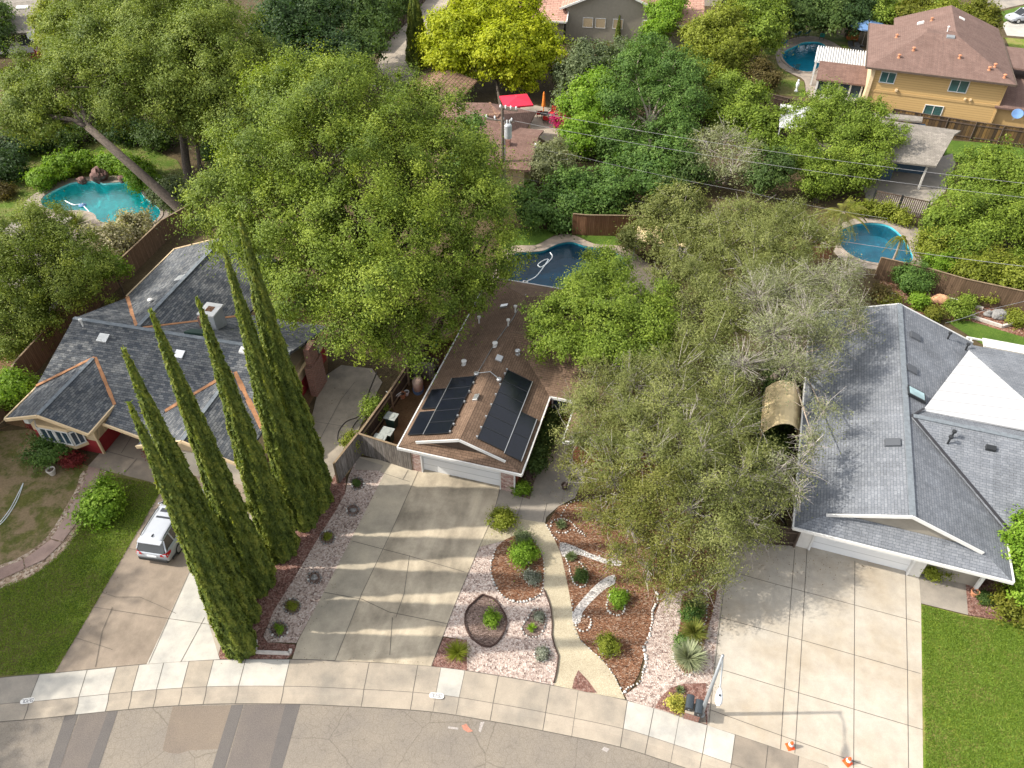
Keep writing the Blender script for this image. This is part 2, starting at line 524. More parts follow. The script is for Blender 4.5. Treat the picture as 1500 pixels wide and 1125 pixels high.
M['flash'] = mat_plain('dark valley metal', (0.03, 0.03, 0.035), 0.7)
M['white'] = mat_plain('white paint', (0.62, 0.615, 0.60), 0.5, var=0.05)
M['door_white'] = mat_boards('white door panels', (0.70, 0.71, 0.72), (0.71, 0.72, 0.73), 0.53, False, 0.03, 0.45, 0.7)
M['cream'] = mat_plain('cream trim', (0.62, 0.47, 0.29), 0.6, var=0.08)
M['tanwall'] = mat_plain('tan stucco', (0.52, 0.40, 0.255), 0.85, var=0.08)
M['redwall'] = mat_plain('dark red siding', (0.26, 0.022, 0.025), 0.7, var=0.12)
M['greywall'] = mat_plain('grey stucco', (0.26, 0.235, 0.195), 0.9, var=0.07)
M['palewall'] = mat_plain('pale stucco', (0.58, 0.56, 0.53), 0.85, var=0.07)
M['beigewall'] = mat_plain('beige stucco', (0.60, 0.53, 0.44), 0.85, var=0.07)
M['bluewall'] = mat_plain('slate blue siding', (0.075, 0.125, 0.19), 0.75, var=0.1)
M['brownwall'] = mat_plain('red brown siding', (0.21, 0.065, 0.04), 0.8, var=0.15)
M['siding'] = mat_boards('ochre lap siding', (0.50, 0.335, 0.145), (0.52, 0.35, 0.155), 0.24, False, 0.06, 0.7, 0.55)
M['ochre'] = mat_plain('ochre trim', (0.45, 0.30, 0.13), 0.7, var=0.06)
M['brick'] = mat_brick('red brick', (0.20, 0.075, 0.05), (0.29, 0.13, 0.09), (0.24, 0.21, 0.19))
M['brick_mix'] = mat_brick('mixed brick', (0.24, 0.095, 0.075), (0.52, 0.42, 0.37), (0.36, 0.30, 0.27))
M['glass'] = mat_glass('window glass')
M['glass_green'] = mat_glass('greenish glass', (0.045, 0.10, 0.095))
M['skyglass'] = mat_glass('skylight glass', (0.30, 0.44, 0.46), 0.12)
M['panel'] = mat_panel('solar cells')
M['alu'] = mat_plain('aluminium', (0.55, 0.56, 0.57), 0.35, 0.8, 0.05)
M['galv'] = mat_plain('galvanised metal', (0.30, 0.32, 0.335), 0.5, 0.5, 0.08)
M['steel'] = mat_plain('grey sheet metal', (0.44, 0.46, 0.48), 0.5, 0.3, 0.1)
M['black'] = mat_plain('black paint', (0.02, 0.022, 0.025), 0.5)
M['mailbox'] = mat_plain('charcoal mailbox paint', (0.035, 0.045, 0.055), 0.45, var=0.1)
M['rubber'] = mat_plain('tyre rubber', (0.022, 0.022, 0.023), 0.85)
M['carpaint'] = mat_plain('silver car paint', (0.42, 0.44, 0.48), 0.22, 0.25, 0.02, spec=0.6)
M['carblack'] = mat_glass('car glass', (0.012, 0.014, 0.017))
M['redlight'] = mat_plain('red tail lamp', (0.42, 0.012, 0.018), 0.2)
M['fence'] = mat_boards('weathered fence boards', (0.135, 0.088, 0.055), (0.19, 0.125, 0.08), 0.15, True, 0.45)
M['fence_grey'] = mat_boards('grey bleached fence', (0.20, 0.175, 0.155), (0.30, 0.275, 0.255), 0.14, True, 0.75)
M['fence_dark'] = mat_boards('dark stained fence', (0.055, 0.038, 0.028), (0.085, 0.058, 0.042), 0.15, True, 0.45)
M['fence_red'] = mat_boards('reddish fence boards', (0.20, 0.10, 0.055), (0.28, 0.15, 0.085), 0.15, True, 0.45)
M['fence_patch'] = mat_boards('patchy fence boards', (0.06, 0.042, 0.03), (0.27, 0.16, 0.06), 0.3, True, 0.5)
M['post'] = mat_plain('fence post wood', (0.20, 0.145, 0.09), 0.85, var=0.2, scale=5)
M['post_dark'] = mat_plain('dark timber and gable shade', (0.085, 0.06, 0.045), 0.85, var=0.2, scale=5)
M['pole'] = mat_plain('old pole wood', (0.13, 0.105, 0.085), 0.9, var=0.25, scale=6)
M['bark'] = mat_plain('tree bark', (0.085, 0.068, 0.055), 0.95, var=0.4, scale=7)
M['bark_pale'] = mat_plain('pale bark', (0.30, 0.25, 0.205), 0.95, var=0.3, scale=7)
M['twig'] = mat_plain('grey dead twigs', (0.36, 0.325, 0.30), 0.95, var=0.2, scale=5)
M['stone'] = mat_plain('white cobble', (0.50, 0.485, 0.46), 0.85, var=0.22, scale=6)
M['stone_dark'] = mat_plain('grey cobble', (0.20, 0.195, 0.19), 0.85, var=0.4, scale=6)
M['boulder'] = mat_plain('brown boulder', (0.15, 0.085, 0.075), 0.9, var=0.35, scale=3)
M['sandstone'] = mat_plain('orange boulder', (0.46, 0.25, 0.145), 0.9, var=0.3, scale=3)
M['bender'] = mat_plain('dark bender board', (0.055, 0.03, 0.024), 0.9, var=0.3)
M['timber'] = mat_plain('pale timber', (0.50, 0.46, 0.42), 0.85, var=0.15, scale=5)
M['orange'] = mat_plain('orange plastic', (0.85, 0.10, 0.02), 0.5, var=0.06)
M['orangefab'] = mat_plain('orange fabric', (0.75, 0.22, 0.03), 0.8)
M['redfab'] = mat_plain('red canvas', (0.58, 0.018, 0.05), 0.75, var=0.08)
M['bluefab'] = mat_plain('blue canvas', (0.10, 0.19, 0.36), 0.75, var=0.1)
M['tarp'] = mat_plain('tan canvas', (0.80, 0.64, 0.38), 0.8, var=0.14, scale=1.5)
M['teal'] = mat_plain('teal plastic', (0.02, 0.22, 0.20), 0.5)
M['bluechair'] = mat_plain('blue chair fabric', (0.02, 0.13, 0.20), 0.7)
M['redchair'] = mat_plain('red chair fabric', (0.50, 0.03, 0.025), 0.7)
M['binlid'] = mat_plain('grey bin lid', (0.28, 0.30, 0.285), 0.6, var=0.12)
M['bingreen'] = mat_plain('dark green bin', (0.018, 0.045, 0.035), 0.6)
M['cedar'] = mat_plain('orange cedar', (0.36, 0.115, 0.035), 0.7, var=0.15)
M['pinkcover'] = mat_plain('dusty pink cover', (0.46, 0.33, 0.27), 0.85, var=0.15)
M['porcelain'] = mat_plain('white ceramic', (0.7, 0.72, 0.74), 0.35)
M['terracotta'] = mat_plain('terracotta', (0.45, 0.20, 0.11), 0.85, var=0.15)
M['hose'] = mat_plain('white hose', (0.72, 0.78, 0.80), 0.5)
M['darkhose'] = mat_plain('dark cable', (0.05, 0.042, 0.038), 0.7)
M['wire'] = mat_plain('aluminium wire', (0.24, 0.24, 0.25), 0.5, 0.0)
M['pool_turq'] = mat_concrete('turquoise plaster', (0.30, 0.80, 0.80), 0.05, 0.05, 0.5, (0.8, 0.9, 0.9))
M['pool_dark'] = mat_concrete('dark blue plaster', (0.02, 0.24, 0.30), 0.1, 0.08, 0.5)
M['pool_mid'] = mat_concrete('blue plaster', (0.07, 0.42, 0.50), 0.05, 0.05, 0.5)
M['coping'] = mat_concrete('pool coping', (0.340, 0.285, 0.238), 0.2, 0.12, 0.9)
M['water_turq'] = mat_water('turquoise water', (0.22, 0.96, 0.99), 0.97)
M['water_dark'] = mat_water('deep blue water', (0.22, 0.60, 0.78), 0.96)
M['water_mid'] = mat_water('blue water', (0.32, 0.84, 0.95), 0.96)
M['paint_pink'] = mat_plain('faded orange marking', (0.38, 0.17, 0.12), 0.9, var=0.3, scale=20)
M['paint_white'] = mat_plain('faded white marking', (0.33, 0.30, 0.28), 0.9, var=0.35, scale=25)
M['ink'] = mat_plain('black numerals', (0.06, 0.06, 0.08), 0.7)
# foliage: dark / mid / light per leaf
L = {}
def leaf(key, d, m_, l, tr=0.4):
    up_ = lambda c: c
    L[key] = mat_leaf(key + ' leaves', up_(d), up_(m_), up_(l), tr)
leaf('oak', (0.078, 0.122, 0.014), (0.163, 0.225, 0.025), (0.262, 0.321, 0.040), 0.30)
leaf('liveoak', (0.079, 0.122, 0.018),(0.158, 0.207, 0.029),(0.270, 0.314, 0.045), 0.28)
leaf('cypress', (0.062, 0.095, 0.018),(0.123, 0.165, 0.027),(0.246, 0.265, 0.045))
leaf('olive', (0.115, 0.135, 0.038),(0.190, 0.213, 0.064),(0.294, 0.305, 0.112))
leaf('greyolive', (.14,.155,.075),(.22,.238,.12),(.33,.345,.205))
leaf('green', (0.086, 0.137, 0.016),(0.166, 0.236, 0.027),(0.270, 0.339, 0.047), 0.34)
leaf('bright', (.10,.19,.015),(.18,.30,.025),(.28,.40,.05))
leaf('yellow', (.20,.25,.008),(.34,.38,.012),(.46,.48,.03))
leaf('yolive', (.12,.15,.015),(.21,.245,.028),(.31,.335,.055))
leaf('dark', (0.023,0.052,0.016),(0.046,0.090,0.025),(0.081,0.132,0.039))
leaf('citrus', (0.047, 0.101, 0.020),(0.093, 0.172, 0.032),(0.164, 0.256, 0.053), 0.30)
leaf('greygreen', (.09,.12,.055),(.15,.19,.09),(.24,.28,.15))
leaf('mossy', (.10,.115,.022),(.175,.185,.04),(.28,.275,.08))
leaf('rust', (0.075, 0.055, 0.02), (0.12, 0.095, 0.03), (0.16, 0.14, 0.045))
leaf('gold', (0.09, 0.11, 0.014), (0.16, 0.175, 0.02), (0.23, 0.22, 0.035))
leaf('red', (0.13, 0.02, 0.02), (0.22, 0.032, 0.035), (0.33, 0.07, 0.06))
leaf('magenta', (0.30, 0.01, 0.09), (0.48, 0.02, 0.14), (0.60, 0.06, 0.22))
leaf('cream', (0.13, 0.14, 0.055), (0.34, 0.31, 0.19), (0.62, 0.56, 0.42))
leaf('silver', (0.12, 0.14, 0.11), (0.24, 0.26, 0.21), (0.42, 0.43, 0.38))
leaf('agave', (0.16, 0.19, 0.10), (0.27, 0.30, 0.17), (0.40, 0.42, 0.27), 0.1)
leaf('yucca', (0.09, 0.12, 0.02), (0.17, 0.19, 0.035), (0.27, 0.26, 0.07), 0.1)
leaf('palm', (0.09, 0.11, 0.02), (0.17, 0.18, 0.035), (0.28, 0.24, 0.06))
leaf('ivy', (0.040,0.075,0.018),(0.075,0.127,0.030),(0.138,0.196,0.052))
leaf('flower', (0.10, 0.14, 0.02), (0.42, 0.40, 0.07), (0.70, 0.64, 0.20))
M['core'] = mat_plain('light blocking core', (0.03, 0.05, 0.014), 0.95, var=0.3)  # for the added core that blocks light inside the cypresses
# ------------------------------------------------------------------ foliage
def _unit(a):
    return a / np.maximum(np.linalg.norm(a, axis=1, keepdims=True), 1e-6)

def leaf_mesh(name, P, nor, axis, ln, wd, tint, mat):
    """P centres, nor normals, axis long directions, ln/wd per-leaf sizes -> diamond leaves"""
    n = len(P)
    a = _unit(axis - nor * (axis * nor).sum(1, keepdims=True))
    b = np.cross(nor, a)
    a = a * (ln[:, None] / 2); b = b * (wd[:, None] / 2)
    V = np.stack([P - a, P + b - a * 0.1, P + a, P - b - a * 0.1], 1).reshape(-1, 3).astype(np.float32)
    me = bpy.data.meshes.new(name)
    me.vertices.add(n * 4); me.vertices.foreach_set('co', V.ravel())
    me.loops.add(n * 4); me.loops.foreach_set('vertex_index', np.arange(n * 4, dtype=np.int32))
    me.polygons.add(n)
    me.polygons.foreach_set('loop_start', np.arange(0, n * 4, 4, dtype=np.int32))
    at_ = me.attributes.new('tint', 'FLOAT', 'FACE')
    at_.data.foreach_set('value', np.clip(tint, 0, 1).astype(np.float32))
    me.materials.append(mat)
    me.update(calc_edges=True)
    return me

def crown_mesh(name, lobes, mat, rng, clump=0.6, dens=1.0, per=60, size=0.24, ratio=0.6, squash=0.85, under=0.35, fill=0.35, upb=0.55, tvar=0.16, elong=0.45):
    """lobes: [(x,y,z,r)] in local metres.  Leaves sit in clumps on and in the lobes, with gaps between the clumps."""
    Lb = np.array(lobes, float)
    C, R, out = [], [], []
    for i, (x, y, z, r) in enumerate(Lb):
        n = max(4, int(dens * 4 * math.pi * r * r * squash / (clump * clump * 2.1)))
        d = _unit(rng.normal(size=(n, 3)))
        keep = (d[:, 2] > -0.25) | (rng.random(n) < under)
        d = d[keep]
        rr = r * (0.70 + 0.36 * rng.random(len(d)))
        # uneven lobe outline
        w = 0.93 + 0.24 * np.sin(d[:, 0] * 5 + i) * np.sin(d[:, 1] * 4.3 + 2 * i) + 0.1 * np.sin(d[:, 2] * 7 + i)
        p = d * (rr * w)[:, None] * np.array([1, 1, squash]) + (x, y, z)
        nf = int(len(p) * fill)
        pf = _unit(rng.normal(size=(nf, 3))) * (r * 0.6 * rng.random(nf) ** 0.5)[:, None] * np.array([1, 1, squash]) + (x, y, z)
        p = np.concatenate([p, pf]); dd = np.concatenate([d, _unit(pf - (x, y, z) + 1e-4)])
        ok = np.ones(len(p), bool)
        for j, (x2, y2, z2, r2) in enumerate(Lb):
            if j != i:
                q = (p - (x2, y2, z2)) / (np.array([1, 1, squash]) * r2)
                ok &= (np.linalg.norm(q, axis=1) > 0.62) | (rng.random(len(p)) < 0.15)
        C.append(p[ok]); out.append(dd[ok])
    C = np.concatenate(C); O = np.concatenate(out)
    ok = C[:, 2] > min(0.25, clump * .5)
    C, O = C[ok], O[ok]
    k = len(C)
    cr = clump * np.clip(np.exp(0.42 * rng.normal(size=k)), 0.45, 2.1)
    m = np.maximum(6, (per * (cr / clump) ** 2).astype(int))
    idx = np.repeat(np.arange(k), m)
    n = len(idx)
    d = _unit(rng.normal(size=(n, 3)) + 0.55 * O[idx] + np.array([0, 0, 0.35]))
    el = _unit(rng.normal(size=(k, 3)) * np.array([1, 1, .6]) + 0.4 * O)
    q = d * (cr[idx] * np.abs(rng.normal(size=n) * 0.42 + 0.55))[:, None] * np.array([1, 1, 0.85])
    P = C[idx] + q + el[idx] * ((q * el[idx]).sum(1) * elong)[:, None]
    nor = _unit(0.55 * d + 0.55 * O[idx] + np.array([0, 0, upb * .7]) + 0.5 * rng.normal(size=(n, 3)))
    ax = rng.normal(size=(n, 3))
    ln = size * (0.65 + 0.7 * rng.random(n)); wd = ln * ratio
    ct = 0.45 + tvar * rng.normal(size=k)
    tint = ct[idx] + 0.15 * rng.normal(size=n)
    return leaf_mesh(name, P, nor, ax, ln, wd, tint, mat), C

def trunk_mesh(base, lobes, rng, r0, bark, fork=0.45, twigs=None, twig_n=0, twig_r=0.02, C=None, lean=None, limb_r=0.55):
    mb = MB()
    b = Vector(base)
    zs = [l[2] for l in lobes]; cx = sum(l[0] for l in lobes) / len(lobes); cy = sum(l[1] for l in lobes) / len(lobes)
    top = Vector((b.x * 0.4 + cx * 0.6 if lean is None else lean[0], b.y * 0.4 + cy * 0.6 if lean is None else lean[1],
                  (max(1.2, fork * (sum(zs) / len(zs)))) if lean is None else lean[2]))
    mid = b.lerp(top, 0.5) + Vector((rng.normal() * 0.12, rng.normal() * 0.12, 0))
    mb.tube([b - Vector((0, 0, 0.2)), b + Vector((0, 0, 0.15)), mid, top], [r0 * 1.5, r0 * 1.12, r0 * 0.9, r0 * 0.75], 9)
    for (x, y, z, r) in lobes:
        e = Vector((x, y, z))
        k = (e - top)
        bend = top + k * 0.5 + Vector((rng.normal() * 0.3, rng.normal() * 0.3, 0.12 * k.length - 0.1 * rng.random() * k.length))
        r1 = r0 * limb_r * (0.7 + 0.4 * rng.random())
        mb.tube([top - Vector((0, 0, 0.1)), top + k * 0.2 + Vector((0, 0, 0.06 * k.length)), bend, e], [r1, r1 * 0.8, r1 * 0.55, r1 * 0.3], 6)
        for _ in range(4):
            d = Vector((rng.normal(), rng.normal(), abs(rng.normal()) * 0.7)).normalized()
            s = bend.lerp(e, rng.random())
            q = s + d * r * 0.85
            mb.tube([s, s.lerp(q, 0.5) + Vector((rng.normal() * 0.15, rng.normal() * 0.15, 0.1)), q], [r1 * 0.4, r1 * 0.25, 0.015], 5)
    return mb

def twig_mesh(C, lobes, rng, n, r=0.014, ln=1.1):
    """bare twigs that stick out of a thin crown, three-sided tubes"""
    mb = MB()
    Lb = np.array(lobes)
    for _ in range(n):
        c = C[rng.integers(len(C))]
        l = Lb[np.argmin(np.linalg.norm(Lb[:, :3] - c, axis=1))]
        o = Vector(c) ; i = Vector(l[:3])
        d = (o - i)
        if d.length < 0.1:
            continue
        d.normalize()
        s = o - d * (0.3 + 0.8 * rng.random()) * ln
        e = o + (d + Vector(rng.normal(size=3) * 0.35)) * (0.15 + 0.45 * rng.random()) * ln
        mid = s.lerp(e, 0.5) + Vector(rng.normal(size=3) * 0.1 * ln)
        mb.tube([s, mid, e], [r * 1.5, r, r * 0.4], 3, cap=False)
    return mb

def byz(lobes):
    return [(u, v, at(u, v, z).y, r) for u, v, z, r in lobes]

def tree(name, label, cat, base, lobes, leafkey, seed, r0=0.25, bark='bark', group=None, twigs=0, twigmat='twig', lean=None, limb_r=0.55, twig_r=0.014, twig_ln=1.1, **kw):
    """lobes given as (u, v, y, r): the photo position and the distance y of each foliage mass"""
    rng = np.random.default_rng(seed)
    w = []
    for (u, v, y, r) in lobes:
        p = up(u, v, y)
        if p.z < r * 0.4:
            p.z = r * 0.4
        w.append((p.x, p.y, p.z, r))
    return tree_w(name, label, cat, base, w, leafkey, rng, r0, bark, group, twigs, twigmat, lean, limb_r, twig_r, twig_ln, **kw)

def tree_w(name, label, cat, base, w, leafkey, rng, r0=0.25, bark='bark', group=None, twigs=0, twigmat='twig', lean=None, limb_r=0.55, twig_r=0.014, twig_ln=1.1, **kw):
    bx, by = base
    t = thing(name, label, cat, (bx, by, 0), 0, group)
    loc = [(x - bx, y - by, z, r) for x, y, z, r in w]
    me, C = crown_mesh('crown', loc, L[leafkey], rng, **kw)
    link('crown', me, t)
    if r0:
        if lean is not None:
            lean = (lean[0] - bx, lean[1] - by, lean[2])
        trunk_mesh((0, 0, 0), loc, rng, r0, bark, lean=lean, limb_r=limb_r).build('trunk', M[bark], t, smooth=True, uv=False)
    if twigs:
        o = twig_mesh(C, loc, rng, twigs, twig_r, twig_ln).build('twigs', M[twigmat], t, uv=False)
        o['kind'] = 'stuff'
    return t

def shrub(name, label, loc, r, h, leafkey, seed, cat='shrub', group=None, n=4, size=0.12, per=45, clump=0.22, **kw):
    """low bush: a few lobes straight from the ground"""
    rng = np.random.default_rng(seed)
    clump = min(clump, max(.07, r * .36)); size = min(size, max(.05, r * .22))
    lobes = [(0, 0, h * 0.5, min(r, h * 0.62))]
    for i in range(n):
        a = 6.283 * (i + rng.random() * 0.5) / n
        q = 0.5 * r * (0.8 + 0.4 * rng.random())
        lobes.append((q * math.cos(a), q * math.sin(a), h * (0.38 + 0.16 * rng.random()), r * 0.5))
    kw.setdefault('under', 0.6)
    me, _ = crown_mesh(name, lobes, L[leafkey], rng, clump=clump, per=per, size=size, **kw)
    o = link(name, me, None, loc)
    return tag(o, label, cat, group)

def rosette(name, label, loc, r, leafkey, seed, n=120, w=0.05, cat='plant', group=None, upw=0.7, seg=2):
    """spiky plant: straight blades from one point"""
    rng = np.random.default_rng(seed)
    d = rng.normal(size=(n, 3)); d[:, 2] = np.abs(d[:, 2]) * upw + 0.12
    d = _unit(d)
    ln = r * (0.7 + 0.35 * rng.random(n))
    P = d * (ln / 2)[:, None] + np.array([0, 0, 0.05])
    side = _unit(np.cross(d, np.array([0, 0, 1.0])) + 1e-6)
    nor = _unit(np.cross(side, d))
    me = leaf_mesh(name, P, nor, d, ln, np.full(n, w), 0.5 + 0.22 * rng.normal(size=n), L[leafkey])
    o = link(name, me, None, loc)
    return tag(o, label, cat, group)

def cypress(label, base, H, R, seed, group):
    rng = np.random.default_rng(seed)
    t = thing('cypress_tree', label, 'tree', (base[0], base[1], 0), 0, group)
    ph = rng.random(8) * 6.28
    def prof(h):
        s = h / H
        return R * np.minimum(1, 0.80 + 2.2 * s) * np.clip(1 - s, 0, 1) ** 0.95 + 0.04
    def ridge(a, h):
        return (1 + 0.07 * np.sin(3 * a + ph[0] + 0.5 * h) + 0.07 * np.sin(7 * a + ph[1] - 0.9 * h) + 0.06 * np.sin(13 * a + ph[2] + 1.7 * h)
                + 0.05 * np.sin(2.6 * h + ph[3] + 2 * a) + 0.05 * np.sin(5.1 * h + ph[4] + 5 * a))
    n = int(5200 * H * R / 20)
    # more leaves where the column is wide
    h = H * (1 - np.sqrt(rng.random(n * 11)))
    n = len(h)
    a = rng.random(n) * 6.283
    rr = prof(h) * ridge(a, h) * (0.72 + 0.34 * rng.random(n) ** 0.7)
    O = np.stack([np.cos(a), np.sin(a), np.zeros(n)], 1)
    P = O * rr[:, None]; P[:, 2] = h + 0.05
    ax = np.array([0, 0, 1.0]) + 0.30 * O + 0.28 * rng.normal(size=(n, 3))
    nor = _unit(O + np.array([0, 0, .25]) + 0.42 * rng.normal(size=(n, 3)))
    ln = 0.25 * (0.6 + 0.8 * rng.random(n)); wd = ln * 0.38
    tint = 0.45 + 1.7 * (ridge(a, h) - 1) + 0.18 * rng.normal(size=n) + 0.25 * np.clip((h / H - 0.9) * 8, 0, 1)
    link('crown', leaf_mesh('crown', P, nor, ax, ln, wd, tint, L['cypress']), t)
    mb = MB()
    hs = np.linspace(0.12, H * 0.97, 26)
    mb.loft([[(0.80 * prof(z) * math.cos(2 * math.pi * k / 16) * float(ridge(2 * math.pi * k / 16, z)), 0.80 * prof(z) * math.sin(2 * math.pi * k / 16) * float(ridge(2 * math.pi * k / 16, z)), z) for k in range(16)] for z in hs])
    mb.build('light_block_core', M['core'], t, smooth=True, uv=False)  # solid cone added inside the column to block light
    MB().tube([(0, 0, -0.2), (0, 0, 0.5), (0, 0, H * 0.5)], [0.22, 0.17, 0.08], 8).build('trunk', M['bark'], t, uv=False)
    return t

def hedge(name, label, path, w, h, leafkey, seed, cat='hedge', size=0.16, per=55, clump=0.3, step=0.42, **kw):
    """clipped or loose planting along world points (x, y)"""
    rng = np.random.default_rng(seed)
    b = path[0]
    lobes = []
    for (x0, y0), (x1, y1) in zip(path[:-1], path[1:]):
        d = math.hypot(x1 - x0, y1 - y0); k = max(1, int(d / (step * w)))
        for i in range(k):
            t = (i + 0.5) / k
            lobes.append((x0 + (x1 - x0) * t - b[0] + rng.normal() * 0.06 * w, y0 + (y1 - y0) * t - b[1] + rng.normal() * 0.06 * w, h * 0.5, w * (0.52 + 0.08 * rng.random())))
    kw.setdefault('squash', min(1.6, h / w))
    me, _ = crown_mesh(name, lobes, L[leafkey], rng, clump=clump, per=per, size=size, under=0.8, **kw)
    o = link(name, me, None, (b[0], b[1], 0))
    return tag(o, label, cat)
# ------------------------------------------------------------------ kerb line, road, pools, ground sheet
INNER = [(-400, 1085), (-160, 1015), (0, 993), (80, 986), (213, 973), (320, 966.5), (425, 966), (491, 968), (632, 976), (730, 990), (812, 1004.5), (918, 1026), (998, 1050), (1077, 1076), (1125, 1092), (1212, 1122), (1400, 1195), (1700, 1330)]
inner = smooth_loop(px(INNER), 5, closed=False)

def offset(line, d):
    out = []
    for i, p in enumerate(line):
        a = Vector(line[max(i - 1, 0)]); b = Vector(line[min(i + 1, len(line) - 1)])
        t = (b - a).normalized()
        out.append((p[0] + t.y * d, p[1] - t.x * d))
    return out

W_WALK, W_KERB, W_GUT = 1.33, 1.62, 2.10
fold, foot, lip = offset(inner, W_WALK), offset(inner, W_KERB), offset(inner, W_GUT)

POOLS = {
    'turq': [(60, 297), (66, 287), (90, 274), (110, 267), (140, 266), (152, 269), (165, 268), (200, 266), (206, 270), (208, 284), (222, 297), (233, 306), (234, 316), (222, 327), (205, 334), (170, 330), (145, 324), (138, 314), (120, 309), (85, 309), (68, 305)],
    'dark': [(745, 392), (750, 378), (757, 371), (775, 370), (795, 368), (808, 362), (820, 357), (838, 355), (858, 361), (882, 365), (905, 372), (917, 386), (915, 402), (895, 420), (860, 436), (820, 436), (780, 428), (748, 418)],
    'mid': [(1224, 346), (1236, 336), (1255, 329), (1280, 327), (1302, 331), (1318, 343), (1330, 360), (1337, 376), (1331, 386), (1310, 388), (1285, 386), (1258, 380), (1236, 366)],
    'far': [(1146, 84), (1150, 75), (1166, 67), (1178, 62), (1200, 62), (1211, 70), (1210, 82), (1203, 94), (1190, 105), (1172, 104), (1156, 96)],
}
pool_w = {k: smooth_loop(px(v), 4) for k, v in POOLS.items()}
FAR = 420
outer = [(-FAR, 600), (-FAR, inner[0][1])] + fold + [(FAR, fold[-1][1] - 30), (FAR, 600)]
ground = flat('ground', outer, -0.02, M['ground'], [pool_w[k] for k in pool_w])

def pool(key, label, wall, water, depth, level=-0.14, extra=None):
    w = pool_w[key]
    cx = sum(p[0] for p in w) / len(w); cy = sum(p[1] for p in w) / len(w)
    t = thing('swimming_pool', label, 'pool', (cx, cy, 0), 0)
    loc = [(x - cx, y - cy) for x, y in w]
    n = len(loc)
    mb = MB()
    inn = [(x * 0.86, y * 0.86) for x, y in loc]
    mb.v = [(x, y, 0.012) for x, y in loc] + [(x * 0.985, y * 0.985, -depth * 0.75) for x, y in loc] + [(x, y, -depth) for x, y in inn]
    mb.f = [(i, (i + 1) % n, n + (i + 1) % n, n + i) for i in range(n)] + [(n + i, n + (i + 1) % n, 2 * n + (i + 1) % n, 2 * n + i) for i in range(n)]
    v, f = cdt(inn)
    o = len(mb.v)
    mb.v += [(x, y, -depth) for x, y in v]; mb.f += [tuple(i + o for i in q) for q in f]
    mb.m = [0] * len(mb.f)
    mb.build('basin', M[wall], t)
    v, f = cdt(loc)
    ws = flat('water_surface', loc, level, M[water], kind=None)
    ws.parent = t
    # coping
    cw = 0.32
    c = MB(); oo = [(x * (1 + cw / max(1.0, math.hypot(x, y))), y * (1 + cw / max(1.0, math.hypot(x, y)))) for x, y in loc]
    c.v = [(x, y, 0.07) for x, y in loc] + [(x, y, 0.07) for x, y in oo] + [(x, y, 0.0) for x, y in oo] + [(x, y, -0.06) for x, y in loc]
    for i in range(n):
        j = (i + 1) % n
        c.f += [(i, j, n + j, n + i), (n + i, n + j, 2 * n + j, 2 * n + i), (i, 3 * n + i, 3 * n + j, j)]
    c.m = [0] * len(c.f)
    c.build('coping', M['coping'], t)
    return t

pool('turq', 'turquoise freeform pool below a rock waterfall in the shady yard', 'pool_turq', 'water_turq', 1.5)
pool('dark', 'dark blue freeform pool directly behind the brown roofed house', 'pool_dark', 'water_dark', 2.0)
pool('mid', 'blue pool with curved entry steps beside a small palm', 'pool_mid', 'water_mid', 1.6)
pool('far', 'small deep blue kidney pool beside the white patio cover', 'pool_mid', 'water_mid', 1.7)

# road: lower than the yards
rb = 40
road_out = [(lip[0][0] - 60, lip[0][1] - 40)] + lip + [(lip[-1][0] + 60, lip[-1][1] - 40), (lip[-1][0] + 60, -90), (lip[0][0] - 60, -90)]
flat('road', road_out, -0.135, M['asphalt'])
def patch(pts, mat, z, nm='road_patch'):
    w = [tuple(at(u, v, -0.135)[:2]) for u, v in pts]
    return flat(nm, w, z, mat)
patch([(253, 1035), (340, 1033), (323, 1097), (278, 1099), (262, 1104), (248, 1103), (238, 1099)], M['asphalt_tan'], -0.131)
patch([(358, 1032), (418, 1032), (398, 1110), (388, 1150), (370, 1260), (300, 1260), (330, 1130)], M['asphalt_new'], -0.131)  # dark road stripes: asphalt patches with pole shadows put into the colour
patch([(418, 1032), (440, 1032), (412, 1130), (385, 1260), (360, 1260), (388, 1150), (398, 1110)], M['seal_and_shadow'], -0.129)
patch([(339, 1033), (357, 1032), (328, 1130), (298, 1260), (270, 1260), (309, 1130)], M['seal_and_shadow'], -0.127)
patch([(117, 1046), (158, 1042), (128, 1125), (95, 1260), (30, 1260), (88, 1125)], M['asphalt_new'], -0.131)  # second stripe group, patch and painted pole shadow together
patch([(95, 1048), (115, 1046), (88, 1125), (50, 1260), (20, 1260), (70, 1125)], M['seal_and_shadow'], -0.127)
patch([(158, 1042), (173, 1041), (145, 1125), (115, 1260), (96, 1260), (128, 1125)], M['seal_and_shadow'], -0.129)
# faded utility marks on the asphalt
tag(patch([(676, 1063), (683, 1060), (687, 1066), (693, 1071), (686, 1073), (679, 1069)], M['paint_pink'], -0.128, 'road_marking'), kind='structure')
tag(patch([(657, 1064), (671, 1066), (671, 1069), (656, 1067)], M['paint_white'], -0.128, 'road_marking'), kind='structure')
tag(patch([(704, 1058), (710, 1057), (707, 1064), (704, 1073), (701, 1071)], M['paint_white'], -0.128, 'road_marking'), kind='structure')
tag(patch([(885, 1094), (893, 1097), (889, 1102), (881, 1098)], M['paint_white'], -0.128, 'road_marking'), kind='structure')

def lerp_line(line, s):
    return line

def strip_mesh(name, A, B, za, zb, cuts, mats, idx):
    """ribbon between two lines with one material index per span"""
    mb = MB()
    n = len(A)
    for i in range(n - 1):
        mb.mi = idx[i]
        mb.add([(*A[i], za), (*A[i + 1], za), (*B[i + 1], zb), (*B[i], zb)], [(0, 3, 2, 1)])
    o = mb.build(name, mats)
    o['kind'] = 'structure'
    return o

